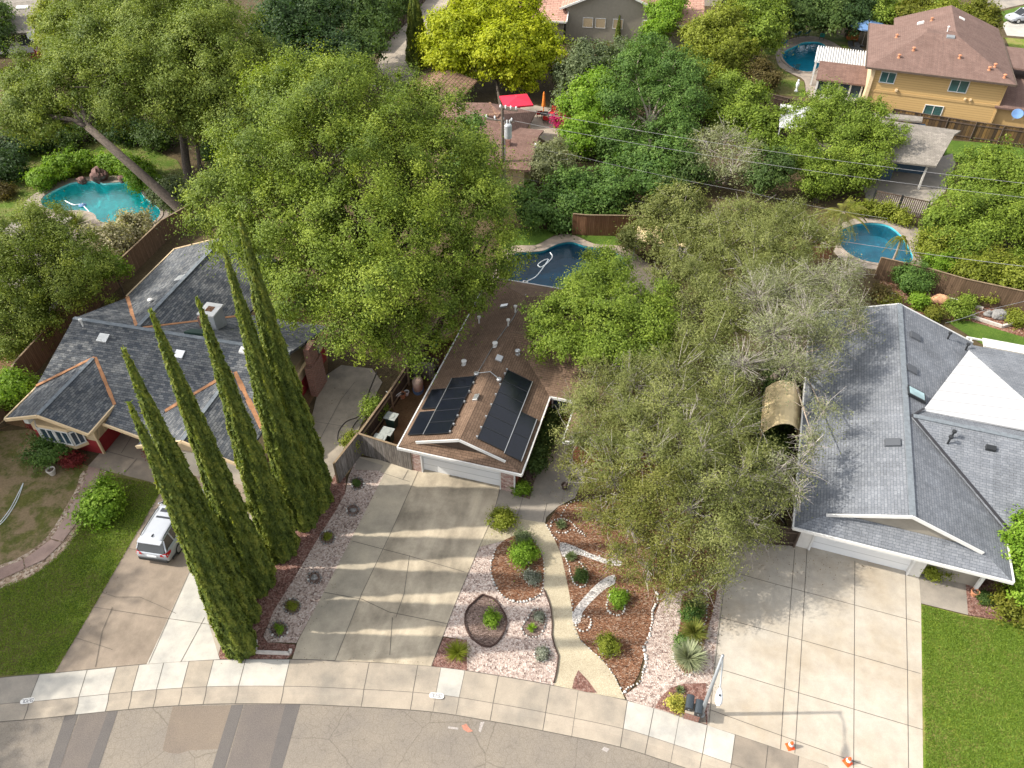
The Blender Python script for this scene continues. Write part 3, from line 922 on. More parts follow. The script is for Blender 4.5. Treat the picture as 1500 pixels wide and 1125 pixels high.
# parametrise the kerb by photo column so slabs can be cut where the photo cuts them
def col_of(p):
    x, y = p
    dz = -CAMH
    dep = y * CT - dz * ST
    return 750 + FOC * x / dep
def resample(line, ref, cols):
    out = []
    cs = [col_of(p) for p in ref]
    for c in cols:
        for i in range(len(cs) - 1):
            if cs[i] <= c <= cs[i + 1]:
                t = (c - cs[i]) / (cs[i + 1] - cs[i])
                out.append(tuple(line[i][k] + (line[i + 1][k] - line[i][k]) * t for k in (0, 1)))
                break
    return out
cuts = [-350, -250, -150, -90, -20, 58, 128, 171, 204, 240, 277, 313, 360, 425, 541, 612, 646, 681, 730, 806, 847, 919, 958, 995, 1036, 1077, 1125, 1170, 1215, 1300, 1400, 1550]
fine, owner = [], []
for k in range(len(cuts) - 1):
    m = 6
    for s in range(m):
        fine.append(cuts[k] + (cuts[k + 1] - cuts[k]) * s / m); owner.append(k)
fine.append(cuts[-1])
A, B, Cc, D = (resample(l, inner, fine) for l in (inner, fold, foot, lip))
smat = [M['walk'], M['walk_new'], M['walk_grey'], M['walk_dark'], M['joint']]
pick = {58: 1, 128: 1, 204: 1, 240: 1, 313: 1, 360: 1, 646: 1, 919: 1, 958: 1, 995: 1, 1036: 1, 1077: 3, 1125: 3, 171: 0, 277: 0, -20: 2, -90: 2, -150: 2, 425: 0, 541: 0, 612: 0, 806: 0, 847: 0}
idx = [pick.get(cuts[o], 0) for o in owner]
strip_mesh('sidewalk', A, B, 0.012, 0.012, cuts, smat, idx)
idk = [{1: 0, 3: 3}.get(i, 0) if cuts[o] not in (128,) else 1 for i, o in zip(idx, owner)]
strip_mesh('kerb', B, Cc, 0.012, -0.115, cuts, smat, idk)
strip_mesh('gutter', Cc, D, -0.115, -0.128, cuts, smat, [2 if i == 3 else k for i, k in zip(idk, idk)])
# joints between slabs
jm = MB()
def jline(p, q, w, z0, z1=None):
    z1 = z0 if z1 is None else z1
    a, b = Vector(p), Vector(q)
    t = (b - a).normalized(); nrm = Vector((-t.y, t.x)) * w / 2
    jm.add([(a.x - nrm.x, a.y - nrm.y, z0), (b.x - nrm.x, b.y - nrm.y, z1), (b.x + nrm.x, b.y + nrm.y, z1), (a.x + nrm.x, a.y + nrm.y, z0)], [(0, 1, 2, 3)])
for c in cuts:
    if c in (646, 681, 847, 995):
        w = 0.018
    else:
        w = 0.03
    i = fine.index(c) if c in fine else None
    if i is None:
        continue
    jline(A[i], B[i], w, 0.016); jline(B[i], Cc[i], w, 0.017, -0.110); jline(Cc[i], D[i], w, -0.110, -0.122)
for i in range(len(A) - 1):
    jline(A[i], A[i + 1], 0.035, 0.017); jline(B[i], B[i + 1], 0.018, 0.017); jline(D[i], D[i + 1], 0.03, -0.121)
# seams of the single pale slab
o = jm.build('sidewalk_joints', M['joint']); o['kind'] = 'structure'

# house number painted on the kerb edge: white plate, black digits
SEG = {'0': 'abcdef', '1': 'bc', '2': 'abged', '3': 'abgcd', '5': 'afgcd', '7': 'abc', '4': 'fgbc', '8': 'abcdefg', '9': 'abcdfg', '6': 'afgedc'}
def number_plate(label, u, v, text, wpx, rz):
    p = at(u, v, 0.02)
    t = thing('kerb_number', label, 'sign', (p.x, p.y, 0.018), rz)
    mb = MB()
    w, h = wpx, 0.27
    mb.v = []; r = h / 2
    pts = [(w / 2 - r + r * math.cos(a), r * math.sin(a)) for a in np.linspace(-1.57, 1.57, 7)] + [(-w / 2 + r + r * math.cos(a), r * math.sin(a)) for a in np.linspace(1.57, 4.71, 7)]
    mb.slab([(x, y, 0.006) for x, y in pts], 0.006)
    mb.build('plate', M['white'], t)
    d = MB()
    cw, ch, s = 0.095, 0.15, 0.022
    x0 = -len(text) * (cw + 0.04) / 2 + 0.02
    for ch_ in text:
        P = {'a': (0, ch, cw, ch), 'g': (0, ch / 2, cw, ch / 2), 'd': (0, 0, cw, 0), 'f': (0, ch / 2, 0, ch), 'b': (cw, ch / 2, cw, ch), 'e': (0, 0, 0, ch / 2), 'c': (cw, 0, cw, ch / 2)}
        for sg in SEG[ch_]:
            ax, ay, bx, by = P[sg]
            d.box(x0 + min(ax, bx) - s / 2, x0 + max(ax, bx) + s / 2, min(ay, by) - ch / 2 - s / 2, max(ay, by) - ch / 2 + s / 2, 0.004, 0.0085)
        x0 += cw + 0.04
    d.build('digits', M['ink'], t)
number_plate('white rounded house number plate at the kerb below the stained driveway', 639.5, 1019, '7032', 0.70, rad(-6))
number_plate('small white house number plate at the kerb below the dry lawn', 40, 1026.5, '7028', 0.62, rad(8))

# ------------------------------------------------------------------ yards
def joints_on(name, lines, w=0.03, z=0.03):
    global jm
    jm = MB()
    for ln in lines:
        ww = px(ln)
        for p, q in zip(ww[:-1], ww[1:]):
            jline(p, q, w, z)
    o = jm.build(name, M['joint']); o['kind'] = 'structure'
    return o

# left neighbour
sheet('dry_lawn', [(-300, 760), (-60, 650), (0, 632), (48, 628), (70, 650), (130, 684), (128, 715), (112, 740), (84, 795), (40, 822), (0, 838), (-150, 890), (-300, 900)], 0.0, M['lawn_dry'])
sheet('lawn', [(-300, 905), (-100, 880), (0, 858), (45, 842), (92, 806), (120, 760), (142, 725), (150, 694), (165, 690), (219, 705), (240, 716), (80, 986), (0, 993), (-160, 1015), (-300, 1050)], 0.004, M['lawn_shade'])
sheet('pebble_border', [(-200, 862), (-60, 845), (0, 828), (40, 810), (70, 785), (95, 745), (112, 715), (122, 690), (155, 690), (148, 720), (128, 752), (98, 803), (50, 842), (0, 862), (-60, 878), (-200, 895)], 0.008, M['gravel_brown'], curve=3)
for i, q in enumerate([[(130, 684), (147, 687), (142, 706), (134, 727), (115, 725), (124, 705)], [(113, 728), (134, 729), (120, 757), (92, 794), (76, 789), (98, 757)], [(75, 791), (91, 796), (66, 820), (38, 833), (36, 820)], [(34, 821), (36, 834), (0, 850), (-60, 864), (-60, 850), (0, 833)]]):
    o = flat('garden_path', px(q), 0.05, M['pinkwalk']); o['kind'] = 'structure'
sheet('front_walk', [(129, 683), (150, 660), (184, 612), (210, 600), (262, 632), (255, 690), (236, 716), (221, 706)], 0.012, M['walk_dark'])
joints_on('walk_joints', [[(147, 659), (196, 672)], [(201, 672), (182, 694)], [(178, 664), (193, 640)]], 0.03, 0.03)
sheet('driveway', [(80, 986), (140, 885), (236, 718), (255, 680), (330, 690), (353, 700), (395, 690), (345, 800), (277, 838), (215, 973)], 0.012, M['drive_brown'])
sheet('driveway_slab', [(215, 973), (278, 836), (330, 790), (378, 740), (390, 712), (398, 690), (450, 640), (470, 555), (500, 535), (545, 540), (560, 560), (520, 640), (488, 700), (455, 745), (405, 800), (345, 870), (318, 966), (270, 969)], 0.016, M['side_slab'])
sheet('driveway_slab', [(215, 973), (250, 900), (278, 838), (308, 850), (303, 905), (322, 966), (270, 969)], 0.020, M['walk_new'])
joints_on('driveway_joints', [[(184, 803), (250, 815)], [(133, 889), (250, 907), (307, 915)], [(218, 972), (278, 838)], [(265, 970), (300, 905)], [(146, 867), (170, 875), (205, 875), (235, 888), (258, 899)],
                              [(475, 632), (500, 585), (520, 560)], [(462, 618), (505, 625)], [(440, 700), (475, 632)], [(109, 934), (141, 944), (165, 952)], [(165, 890), (150, 925), (140, 978)]], 0.022, 0.032)
sheet('side_yard_soil', [(-200, 640), (0, 628), (20, 622), (62, 566), (190, 432), (258, 362), (305, 352), (330, 325), (300, 315), (250, 330), (205, 372), (100, 480), (0, 590), (-200, 700)], 0.002, M['dirt'])
sheet('house_pad', [(8, 620), (57, 567), (188, 434), (256, 362), (320, 350), (480, 480), (480, 545), (400, 690), (260, 650), (140, 650)], 0.006, M['dirt'])
# cypress bed
sheet('mulch_bed', [(318, 966), (345, 880), (380, 815), (425, 750), (462, 700), (490, 690), (507, 700), (506, 722), (492, 748), (470, 782), (452, 812), (428, 852), (402, 893), (386, 930), (392, 941), (432, 944), (436, 952), (419, 966.5), (370, 966)], 0.008, M['gravel_red'])
sheet('gravel_bed', [(386, 932), (402, 893), (428, 852), (452, 812), (470, 782), (492, 748), (506, 722), (510, 700), (522, 672), (560, 688), (564, 694), (530, 760), (498, 822), (468, 880), (434, 942), (410, 941), (392, 941)], 0.012, M['gravel'])
sheet('side_pad', [(524, 670), (562, 682), (556, 690), (519, 688)], 0.018, M['walk_grey'])
# main driveway
sheet('driveway', [(428, 966), (436, 940), (468, 880), (498, 822), (530, 760), (563, 694), (520, 668), (600, 680), (620, 684), (733, 706), (751, 724), (735, 760), (722, 772), (703, 800), (668, 882), (632, 976), (491, 968)], 0.016, M['drive_lane'])
sheet('driveway_lane', [(491, 968), (530, 870), (570, 786), (612, 690), (733, 708), (735, 718), (722, 757), (703, 800), (668, 882), (632, 976), (560, 971)], 0.020, M['drive'])
joints_on('driveway_joints', [[(491, 968), (530, 870), (570, 786), (613, 690)], [(516, 793), (600, 815), (680, 838)], [(475, 868), (530, 878), (570, 897), (655, 914)], [(733, 714), (722, 757), (703, 800), (668, 882), (632, 976)],
                              [(563, 694), (600, 706)], [(598, 689), (590, 703)], [(575, 905), (571, 960)], [(600, 814), (592, 870), (580, 905)]], 0.024, 0.034)
sheet('front_walk', [(734, 712), (752, 724), (772, 702), (795, 660), (805, 600), (855, 600), (860, 690), (842, 730), (818, 742), (800, 758), (798, 770), (757, 762), (722, 760)], 0.024, M['walk_grey'])
joints_on('walk_joints', [[(766, 729), (757, 760)], [(801, 738), (795, 765)], [(734, 712), (722, 757)]], 0.025, 0.036)
sheet('planter_soil', [(748, 724), (768, 700), (780, 660), (800, 610), (812, 610), (800, 660), (783, 705), (776, 732)], 0.034, M['mulch_dark'])
sheet('gravel_bed', [(648, 932), (668, 882), (703, 800), (730, 793), (765, 784), (798, 800), (797, 865), (806, 890), (809, 930), (818, 962), (812, 1004), (730, 990), (684, 982.5), (684, 938)], 0.012, M['gravel'])
sheet('mulch_bed', [(632, 976), (650, 934), (684, 938), (684, 982.5)], 0.020, M['gravel_red'])
sheet('garden_path', [(700, 802), (722, 757), (757, 760), (798, 766), (812, 790), (822, 812), (832, 860), (838, 893), (841, 915), (850, 938), (882, 967), (900, 990), (916, 1025), (874, 1017), (812, 1004.5), (818, 962), (809, 930), (806, 890), (797, 862), (796, 820), (780, 795), (765, 785), (740, 792)], 0.026, M['granite'])
sheet('mulch_bed', [(847, 982), (862, 998), (875, 1016), (858, 1014), (838, 1009), (841, 995)], 0.034, M['gravel_red'])
BED1 = [(765, 783), (780, 790), (792, 808), (797, 832), (795, 858), (792, 871), (776, 880), (757, 882), (737, 874), (724, 856), (719, 832), (725, 806), (742, 790)]
sheet('mulch_bed', BED1, 0.034, M['mulch'], curve=3)
BEDR = [(704, 874), (712, 874), (724, 879), (735, 893), (742, 908), (739, 924), (730, 940), (717, 948), (702, 944), (687, 930), (681, 912), (685, 893)]
sheet('mulch_bed', BEDR, 0.034, M['mulch_dark'], curve=3)
EGG = [(783, 893), (793, 893), (799, 902), (800, 912), (796, 925), (788, 933), (776, 934), (766, 927), (765, 918), (772, 908), (777, 899)]
sheet('mulch_bed', EGG, 0.034, M['mulch_dark'], curve=3)
RND = [(795, 948), (803, 950), (806, 958), (803, 966), (795, 970), (786, 967), (783, 959), (786, 951)]
sheet('mulch_bed', RND, 0.034, M['mulch_dark'], curve=3)
# right beds
sheet('yard_mulch', [(800, 768), (818, 742), (842, 735), (880, 733), (1060, 700), (1064, 812), (1050, 860), (1000, 900), (960, 900), (935, 990), (916, 1022), (905, 995), (882, 967), (850, 936), (841, 915), (838, 893), (832, 860), (822, 812), (812, 790)], 0.020, M['mulch'])
sheet('gravel_path', [(820, 795), (840, 800), (862, 810), (890, 820), (910, 822), (908, 830), (880, 824), (855, 815), (838, 812), (824, 816)], 0.032, M['gravel_grey'], curve=2)
sheet('gravel_path', [(838, 905), (842, 892), (862, 868), (880, 851), (900, 842), (900, 856), (888, 862), (868, 880), (853, 898), (850, 912), (841, 914)], 0.032, M['gravel_grey'], curve=2)
sheet('gravel_bed', [(958, 905), (966, 885), (985, 870), (1010, 862), (1040, 845), (1062, 812), (1060, 840), (1036, 1062), (998, 1050), (918, 1026), (916, 1018), (938, 1002), (944, 975), (946, 945), (955, 920)], 0.032, M['gravel'])
sheet('mulch_bed', [(1000, 872), (1030, 858), (1052, 835), (1048, 880), (1036, 925), (1030, 950), (1022, 975), (1010, 986), (1000, 984), (990, 966), (990, 940), (997, 910)], 0.040, M['mulch'], curve=2)
sheet('mulch_bed', [(959, 1037), (968, 1022), (982, 1008), (1000, 1002), (1034, 1001), (1036, 1062), (998, 1050)], 0.040, M['gravel_red'])
sheet('mailbox_pad', [(998, 1046), (1033, 1046), (1034, 1061), (996, 1049)], 0.046, M['walk_dark'])
# right neighbour
sheet('driveway', [(1064, 806), (1066, 790), (1166, 798), (1184, 800), (1330, 834), (1346, 842), (1349, 885), (1352, 1125), (1356, 1300), (1212, 1122), (1125, 1092), (1077, 1076), (1036, 1063), (1050, 930)], 0.018, M['drive_pale'])
joints_on('driveway_joints', [[(1164, 805), (1152, 960), (1143, 1098)], [(1182, 805), (1173, 960), (1164, 1104)], [(1252, 822), (1251, 970), (1250, 1135)], [(1326, 838), (1329, 990), (1331, 1180)],
                              [(1062, 835), (1125, 853), (1347, 912)], [(1056, 905), (1125, 924), (1348, 987)], [(1046, 978), (1125, 1002), (1351, 1069)], [(1040, 1040), (1125, 1071), (1190, 1094), (1285, 1128)], [(1062, 850), (1052, 930), (1038, 1061)]], 0.024, 0.030)
sheet('front_walk', [(1346, 842), (1362, 822), (1412, 828), (1418, 901), (1349, 884)], 0.022, M['walk_grey'])
sheet('mulch_bed', [(1412, 828), (1445, 832), (1490, 845), (1600, 870), (1620, 950), (1500, 914), (1418, 901)], 0.020, M['gravel_red'])
sheet('lawn', [(1349, 885), (1418, 902), (1500, 915), (1620, 951), (1700, 1300), (1600, 1290), (1400, 1195), (1356, 1185), (1352, 1125)], 0.010, M['lawn'])
sheet('slope_mulch', [(1280, 440), (1290, 410), (1330, 412), (1420, 430), (1520, 440), (1700, 470), (1700, 560), (1500, 497), (1440, 475), (1390, 470), (1330, 455)], 0.002, M['mulch_red'])
sheet('lawn', [(1385, 470), (1420, 470), (1460, 482), (1500, 494), (1700, 545), (1700, 620), (1500, 520), (1440, 505)], 0.006, M['lawn_back'])
# side yard of the main house
sheet('side_yard', [(524, 662), (560, 590), (600, 530), (640, 470), (690, 410), (720, 410), (690, 470), (640, 560), (600, 640), (590, 672)], 0.010, M['dirt'])
# back yards
hole = [pool_w['dark']]
flat('pool_deck', smooth_loop(px([(735, 370), (752, 360), (785, 359), (805, 349), (820, 344), (842, 345), (870, 357), (905, 360), (925, 368), (948, 385), (965, 400), (960, 430), (920, 455), (860, 460), (780, 450), (735, 440), (722, 400)]), 3), 0.012, M['deck'], hole)
sheet('lawn', [(735, 345), (757, 334), (795, 335), (815, 341), (805, 349), (785, 359), (752, 360), (735, 366)], 0.006, M['lawn_back'])
sheet('lawn', [(842, 344), (870, 343), (900, 345), (912, 356), (905, 360), (870, 357)], 0.006, M['lawn_back'])
flat('pool_deck', smooth_loop(px([(36, 302), (45, 288), (70, 274), (100, 262), (150, 258), (205, 258), (222, 284), (245, 298), (250, 318), (225, 340), (180, 350), (150, 370), (120, 385), (80, 340), (66, 312)]), 3), 0.010, M['coping'], [pool_w['turq']])
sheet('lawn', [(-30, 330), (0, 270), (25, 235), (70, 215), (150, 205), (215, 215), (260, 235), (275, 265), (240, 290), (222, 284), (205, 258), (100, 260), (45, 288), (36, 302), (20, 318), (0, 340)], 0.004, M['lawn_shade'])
flat('pool_deck', smooth_loop(px([(1215, 340), (1238, 325), (1262, 318), (1285, 316), (1318, 325), (1345, 335), (1362, 358), (1365, 385), (1345, 398), (1290, 396), (1240, 385), (1215, 360)]), 3), 0.012, M['coping'], [pool_w['mid']])
flat('pool_deck', smooth_loop(px([(1136, 80), (1142, 66), (1155, 58), (1180, 53), (1205, 56), (1230, 68), (1238, 85), (1225, 110), (1200, 145), (1182, 140), (1178, 118), (1160, 108), (1142, 98)]), 3), 0.012, M['coping'], [pool_w['far']])
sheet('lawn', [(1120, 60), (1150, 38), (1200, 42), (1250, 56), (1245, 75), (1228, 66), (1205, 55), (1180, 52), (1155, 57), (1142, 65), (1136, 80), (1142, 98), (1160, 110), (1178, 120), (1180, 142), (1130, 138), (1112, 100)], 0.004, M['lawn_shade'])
sheet('lawn', [(1385, 205), (1440, 209), (1500, 216), (1500, 240), (1410, 240), (1383, 232)], 0.006, M['lawn_back'])
sheet('patio', [(1262, 262), (1395, 225), (1400, 240), (1385, 280), (1345, 318), (1270, 300)], 0.008, M['walk_grey'])
sheet('patio', [(760, 150), (845, 165), (830, 195), (805, 210), (770, 190)], 0.006, M['side_slab'])
sheet('lane', [(552, 100), (562, 66), (600, 30), (640, -20), (668, -20), (640, 40), (620, 90), (605, 122), (580, 126)], 0.004, M['side_slab'])
sheet('far_lawn', [(1455, 20), (1500, 8), (1600, 30), (1600, 46), (1480, 38)], 0.004, M['lawn_back'])
sheet('far_driveway', [(1468, 36), (1480, 27), (1600, 44), (1600, 62), (1475, 52)], 0.006, M['walk_new'])
sheet('far_lawn', [(1472, 55), (1600, 66), (1600, 82), (1480, 72)], 0.004, M['lawn'])
sheet('far_street', [(1440, 2), (1500, -10), (1700, 10), (1700, 22), (1500, 6), (1455, 16)], 0.004, M['walk_grey'])
# ------------------------------------------------------------------ houses
TH = 0.16
def roof(parent, polys, mat, name='roof', th=TH):
    mb = MB()
    for p in polys:
        mb.slab(p, th)
    return mb.build(name, M[mat], parent)

def boards(parent, lines, mat, name='fascia', w=0.05, h=0.2, dz=-0.06):
    mb = MB()
    for ln in lines:
        for p, q in zip(ln[:-1], ln[1:]):
            mb.bar((p[0], p[1], p[2] + dz), (q[0], q[1], q[2] + dz), w, h)
    return mb.build(name, M[mat], parent)

def window(parent, c, w, h, ang, frame='white', glass='glass', mull=1, sill=False, d=0.08):
    """window centred at c on a wall facing direction ang (radians, local, 0 = towards -y)"""
    t = MB()
    f = 0.07
    for x0, x1, z0, z1 in ((-w / 2, w / 2, h / 2 - f, h / 2), (-w / 2, w / 2, -h / 2, -h / 2 + f), (-w / 2, -w / 2 + f, -h / 2 + f, h / 2 - f), (w / 2 - f, w / 2, -h / 2 + f, h / 2 - f)):
        t.box(x0, x1, -d, 0, z0, z1)
    for k in range(mull):
        x = -w / 2 + w * (k + 1) / (mull + 1)
        t.box(x - 0.03, x + 0.03, -d + 0.01, 0, -h / 2 + f, h / 2 - f)
    o = t.build('window', M[frame], parent, c, ang)
    g = MB().box(-w / 2 + f, w / 2 - f, -0.03, -0.005, -h / 2 + f, h / 2 - f)
    g.build('pane', M[glass], o)
    if sill:
        MB().box(-w / 2 - 0.05, w / 2 + 0.05, -0.14, 0, -h / 2 - 0.06, -h / 2).build('sill', M[frame], o)
    return o

def roof_z(x, y, fn):
    return fn(x, y)

def vents(parent, fn, items):
    """small things on a roof: (kind, x, y)"""
    for it in items:
        kind, x, y = it[:3]
        z = fn(x, y)
        if kind == 'pipe':
            MB().lathe([(0.055, -0.1), (0.055, 0.42), (0.12, 0.44), (0.12, 0.54), (0.02, 0.58)], 10, (x, y, z)).build('vent_pipe', M[it[3] if len(it) > 3 else 'white'], parent, uv=False)
        elif kind == 'cap':
            mb = MB(); mb.lathe([(0.17, -0.05), (0.15, 0.04), (0.09, 0.05), (0.09, 0.22), (0.17, 0.24), (0.17, 0.32), (0.03, 0.37)], 12, (x, y, z))
            mb.build('vent_cap', M[it[3] if len(it) > 3 else 'white'], parent, uv=False)
        elif kind == 'box':
            m_ = it[3] if len(it) > 3 else 'alu'
            w, d = (it[4] if len(it) > 4 else (0.42, 0.5))
            zz = [fn(x + sx * w / 2, y + sy * d / 2) + 0.14 for sx, sy in ((-1, -1), (1, -1), (1, 1), (-1, 1))]
            MB().slab([(x - w / 2, y - d / 2, zz[0]), (x + w / 2, y - d / 2, zz[1]), (x + w / 2, y + d / 2, zz[2]), (x - w / 2, y + d / 2, zz[3])], 0.22).build('roof_vent', M[m_], parent, bevel=0.015, uv=False)

def house(name, label, px_o, z_o, ang):
    o = at(*px_o, z_o)
    return thing(name, label, 'house', (o.x, o.y, 0), rad(ang))

# ---- the brown roofed house in the middle
hm = house('house', 'brown shingled single storey house with black solar panels and a white garage door', (583, 655), 2.5, -16)
EZ, RX, RZ = 2.5, 3.62, 3.85
def zmain(x, y):
    return EZ + (RZ - EZ) / RX * (x if x < RX else 2 * RX - x)
roof(hm, [[(0, 0, EZ), (1.03, 0.46, 2.885), (RX, 0.3, RZ), (RX, 14.0, RZ), (0, 17.4, EZ)],
          [(RX, 0.3, RZ), (6.2, 0.46, 2.888), (2 * RX, 0, EZ), (2 * RX, 17.4, EZ), (RX, 14.0, RZ)],
          [(0, 17.42, EZ), (RX, 14.02, RZ), (2 * RX, 17.42, EZ)],
          [(0.02, -0.03, EZ - .01), (2 * RX - .02, -0.03, EZ - .01), (6.18, 0.5, 2.87), (1.05, 0.5, 2.87)],
          # wing to the right and its projecting front
          [(7.2, 6.41, EZ + .004), (16.5, 6.41, EZ + .004), (16.5, 10.1, RZ - .02), (3.68, 10.1, RZ - .02)],
          [(3.68, 10.1, RZ - .02), (16.5, 10.1, RZ - .02), (16.5, 13.8, EZ + .004), (7.2, 13.8, EZ + .004)],
          [(8.87, 3.0, EZ - .006), (12.5, 3.0, RZ - .09), (12.5, 10.0, RZ - .09), (8.87, 10.0, EZ - .006)],
          [(12.5, 3.0, RZ - .09), (16.1, 3.0, EZ - .006), (16.1, 10.0, EZ - .006), (12.5, 10.0, RZ - .09)]], 'roof_brown')
MB().add([(1.1, 0.52, 2.80), (6.13, 0.52, 2.80), (RX, 0.52, RZ - .1)], [(0, 1, 2)]).build('gable_wall', M['post_dark'], hm)  # shadow on the gable is put into this dark wall colour
boards(hm, [[(1.0, 0.30, 2.90), (RX, 0.26, RZ + .02), (6.24, 0.30, 2.90)]], 'white', 'rake_trim', 0.06, 0.17, -0.03)
boards(hm, [[(-0.03, -0.06, EZ), (2 * RX + .03, -0.06, EZ)], [(-0.03, -0.03, EZ), (-0.03, 17.4, EZ)], [(2 * RX + .03, -0.03, EZ), (2 * RX + .03, 6.4, EZ)], [(2 * RX + .03, 6.38, EZ), (8.85, 6.38, EZ)], [(8.84, 6.38, EZ), (8.84, 3.0, EZ)], [(0, 17.46, EZ), (7.2, 17.46, EZ)], [(8.84, 2.97, EZ), (12.5, 2.97, RZ - .09), (16.1, 2.97, EZ)]], 'white', 'fascia', 0.08, 0.17, -0.05)
w = MB(); w.box(0.45, 6.75, 0.95, 16.9, 0, 2.45); w.box(6.75, 16.0, 7.0, 13.2, 0, 2.45); w.box(9.4, 15.6, 3.6, 7.0, 0, 2.45)
w.build('wall', M['brownwall'], hm)
MB().box(0.40, 1.00, 0.62, 1.05, 0, 2.36).build('brick_pillar', M['brick_mix'], hm)
MB().box(5.86, 6.62, 0.62, 1.05, 0, 2.36).build('brick_pillar', M['brick_mix'], hm)
w = MB(); w.box(0.33, 0.40, 0.60, 0.72, 0, 2.36); w.box(1.0, 1.07, 0.60, 0.95, 0, 2.36); w.box(5.79, 5.86, 0.60, 0.95, 0, 2.36); w.box(6.62, 6.70, 0.60, 0.72, 0, 2.36); w.box(1.07, 5.79, 0.74, 0.9, 2.18, 2.36)
w.build('door_trim', M['white'], hm)
g = MB(); g.box(1.07, 5.79, 0.86, 0.94, 0.02, 2.18); g.build('garage_door', M['door_white'], hm)
window(hm, (7.75, 7.0, 1.45), 0.95, 1.25, 0)
d = MB(); d.box(8.45, 9.25, 6.94, 7.0, 0.0, 2.05); d.build('front_door', M['black'], hm)
# solar panels
pn = []
for k in range(5):
    pn.append((1.28, 2.80, 0.80 + k * 0.985, 1.77 + k * 0.985))
pn += [(0.28, 1.22, 0.85, 2.78), (0.28, 1.22, 3.05, 4.78)]
for k in range(6):
    pn.append((4.48, 6.02, 0.86 + k * 0.99, 1.83 + k * 0.99))
pn += [(6.07, 6.99, 0.72, 2.40), (6.07, 6.99, 2.42, 4.10)]
for (x0, x1, y0, y1) in pn:
    mb = MB()
    mb.slab([(x, y, zmain(x, y) + 0.13) for x, y in ((x0, y0), (x1, y0), (x1, y1), (x0, y1))], 0.045)
    p = mb.build('solar_panel', M['panel'], hm)
    fr = MB()
    pts = [(x, y, zmain(x, y) + 0.118) for x, y in ((x0, y0), (x1, y0), (x1, y1), (x0, y1))]
    for a, b in zip(pts, pts[1:] + pts[:1]):
        fr.bar(a, b, 0.025, 0.05)
    fr.build('panel_frame', M['black'], p, uv=False)
for (x, y0, y1) in ((1.25, 0.8, 5.72), (6.045, 0.7, 6.8), (7.03, 0.7, 4.1)):
    MB().bar((x, y0, zmain(x, y0) + .13), (x, y1, zmain(x, y1) + .13), 0.035, 0.05).build('panel_rail', M['alu'], hm, uv=False)
for x, ys in ((2.86, [0.9, 1.5, 2.2, 3.4, 4.3, 5.1]), (4.42, [0.95, 1.7, 2.6, 3.6, 4.5, 5.4, 6.4, 6.8])):
    for y in ys:
        MB().box(x - .05, x + .05, y - .05, y + .05, zmain(x, y), zmain(x, y) + .17).build('panel_clamp', M['alu'], hm, uv=False)
for x, y in ((2.75, 5.95), (4.25, 5.75)):
    MB().lathe([(0.16, 0), (0.16, 0.16), (0.1, 0.2)], 12, (x, y, zmain(x, y))).build('junction_box', M['alu'], hm, uv=False)
c = MB(); c.tube([(2.75, 5.95, zmain(2.75, 5.95) + .15), (3.62, 6.0, RZ + .12), (4.25, 5.75, zmain(4.25, 5.75) + .15)], 0.025, 6)
c.tube([(2.8, 6.0, zmain(2.8, 6) + .1), (3.0, 9.0, zmain(3, 9) + .06), (3.45, 11.5, zmain(3.45, 11.5) + .06), (3.5, 14.6, RZ - .25 + .06)], 0.022, 6)
c.build('conduit', M['galv'], hm, uv=False)
vents(hm, zmain, [('box', 3.45, 3.75, 'alu', (0.3, 0.5)), ('cap', 3.1, 8.7), ('cap', 1.55, 7.15), ('box', 3.75, 7.45, 'alu', (0.4, 0.5)), ('cap', 4.6, 8.55, 'alu'), ('pipe', 3.35, 10.8), ('box', 2.35, 13.2, 'alu', (0.5, 0.3)), ('pipe', 1.1, 11.6), ('pipe', 3.4, 12.3)])

# ---- grey roofed house at the right
hr = house('house', 'grey shingled house with a white roof triangle and a white two car garage', (1163, 772), 2.6, -18.5)
E2, X2, Z2 = 2.6, 5.07, 4.5
k2 = (Z2 - E2) / X2
def zr(x, y):
    if x <= X2:
        return E2 + k2 * x
    a = E2 + k2 * (2 * X2 - x)
    b = E2 + 0.36 * (y - 2.6) if y < 8.0 else E2 + 0.36 * 5.4
    return max(a, b) if y < 8.2 else a
roof(hr, [[(0, 0, E2), (1.5, 1.0, E2 + 1.5 * k2), (X2, 0.85, Z2), (X2, 19.0, Z2), (0, 19.0, E2)],
          [(X2, 0.85, Z2), (8.64, 1.0, E2 + 1.5 * k2), (2 * X2, 0, E2), (2 * X2, 19.0, E2), (X2, 19.0, Z2)],
          [(0.02, -0.03, E2 - .01), (2 * X2 - .02, -0.03, E2 - .01), (8.62, 1.12, E2 + 1.5 * k2 - .02), (1.52, 1.12, E2 + 1.5 * k2 - .02)],
          # wing running off to the right
          [(5.35, 8.2, Z2 + .06), (10.9, 2.3, E2 - .02), (30, 2.3, E2 - .02), (30, 8.2, Z2 + .06)],
          [(5.35, 8.2, Z2 + .058), (30, 8.2, Z2 + .058), (30, 9.4, Z2 - .35), (6.2, 9.4, Z2 - .35)],
          # back right roof beyond the membrane
          [(9.6, 17.4, 2.98), (13.2, 9.2, 4.35), (30, 9.2, 4.35), (30, 18.3, 2.9), (9.75, 18.3, 2.9)]], 'roof_grey')
mb = MB(); mb.slab([(6.05, 9.2, 4.26), (13.3, 9.2, 4.42), (9.62, 17.5, 3.02)], 0.1)
mb.build('white_roof_triangle', M['membrane'], hr)
fl = MB(); fl.bar((5.35, 8.2, Z2 + .09), (10.95, 2.25, E2 + .03), 0.16, 0.03); fl.bar((5.35, 8.2, Z2 + .09), (6.1, 9.3, 4.34), 0.12, 0.03)
fl.build('valley_flashing', M['flash'], hr, uv=False)
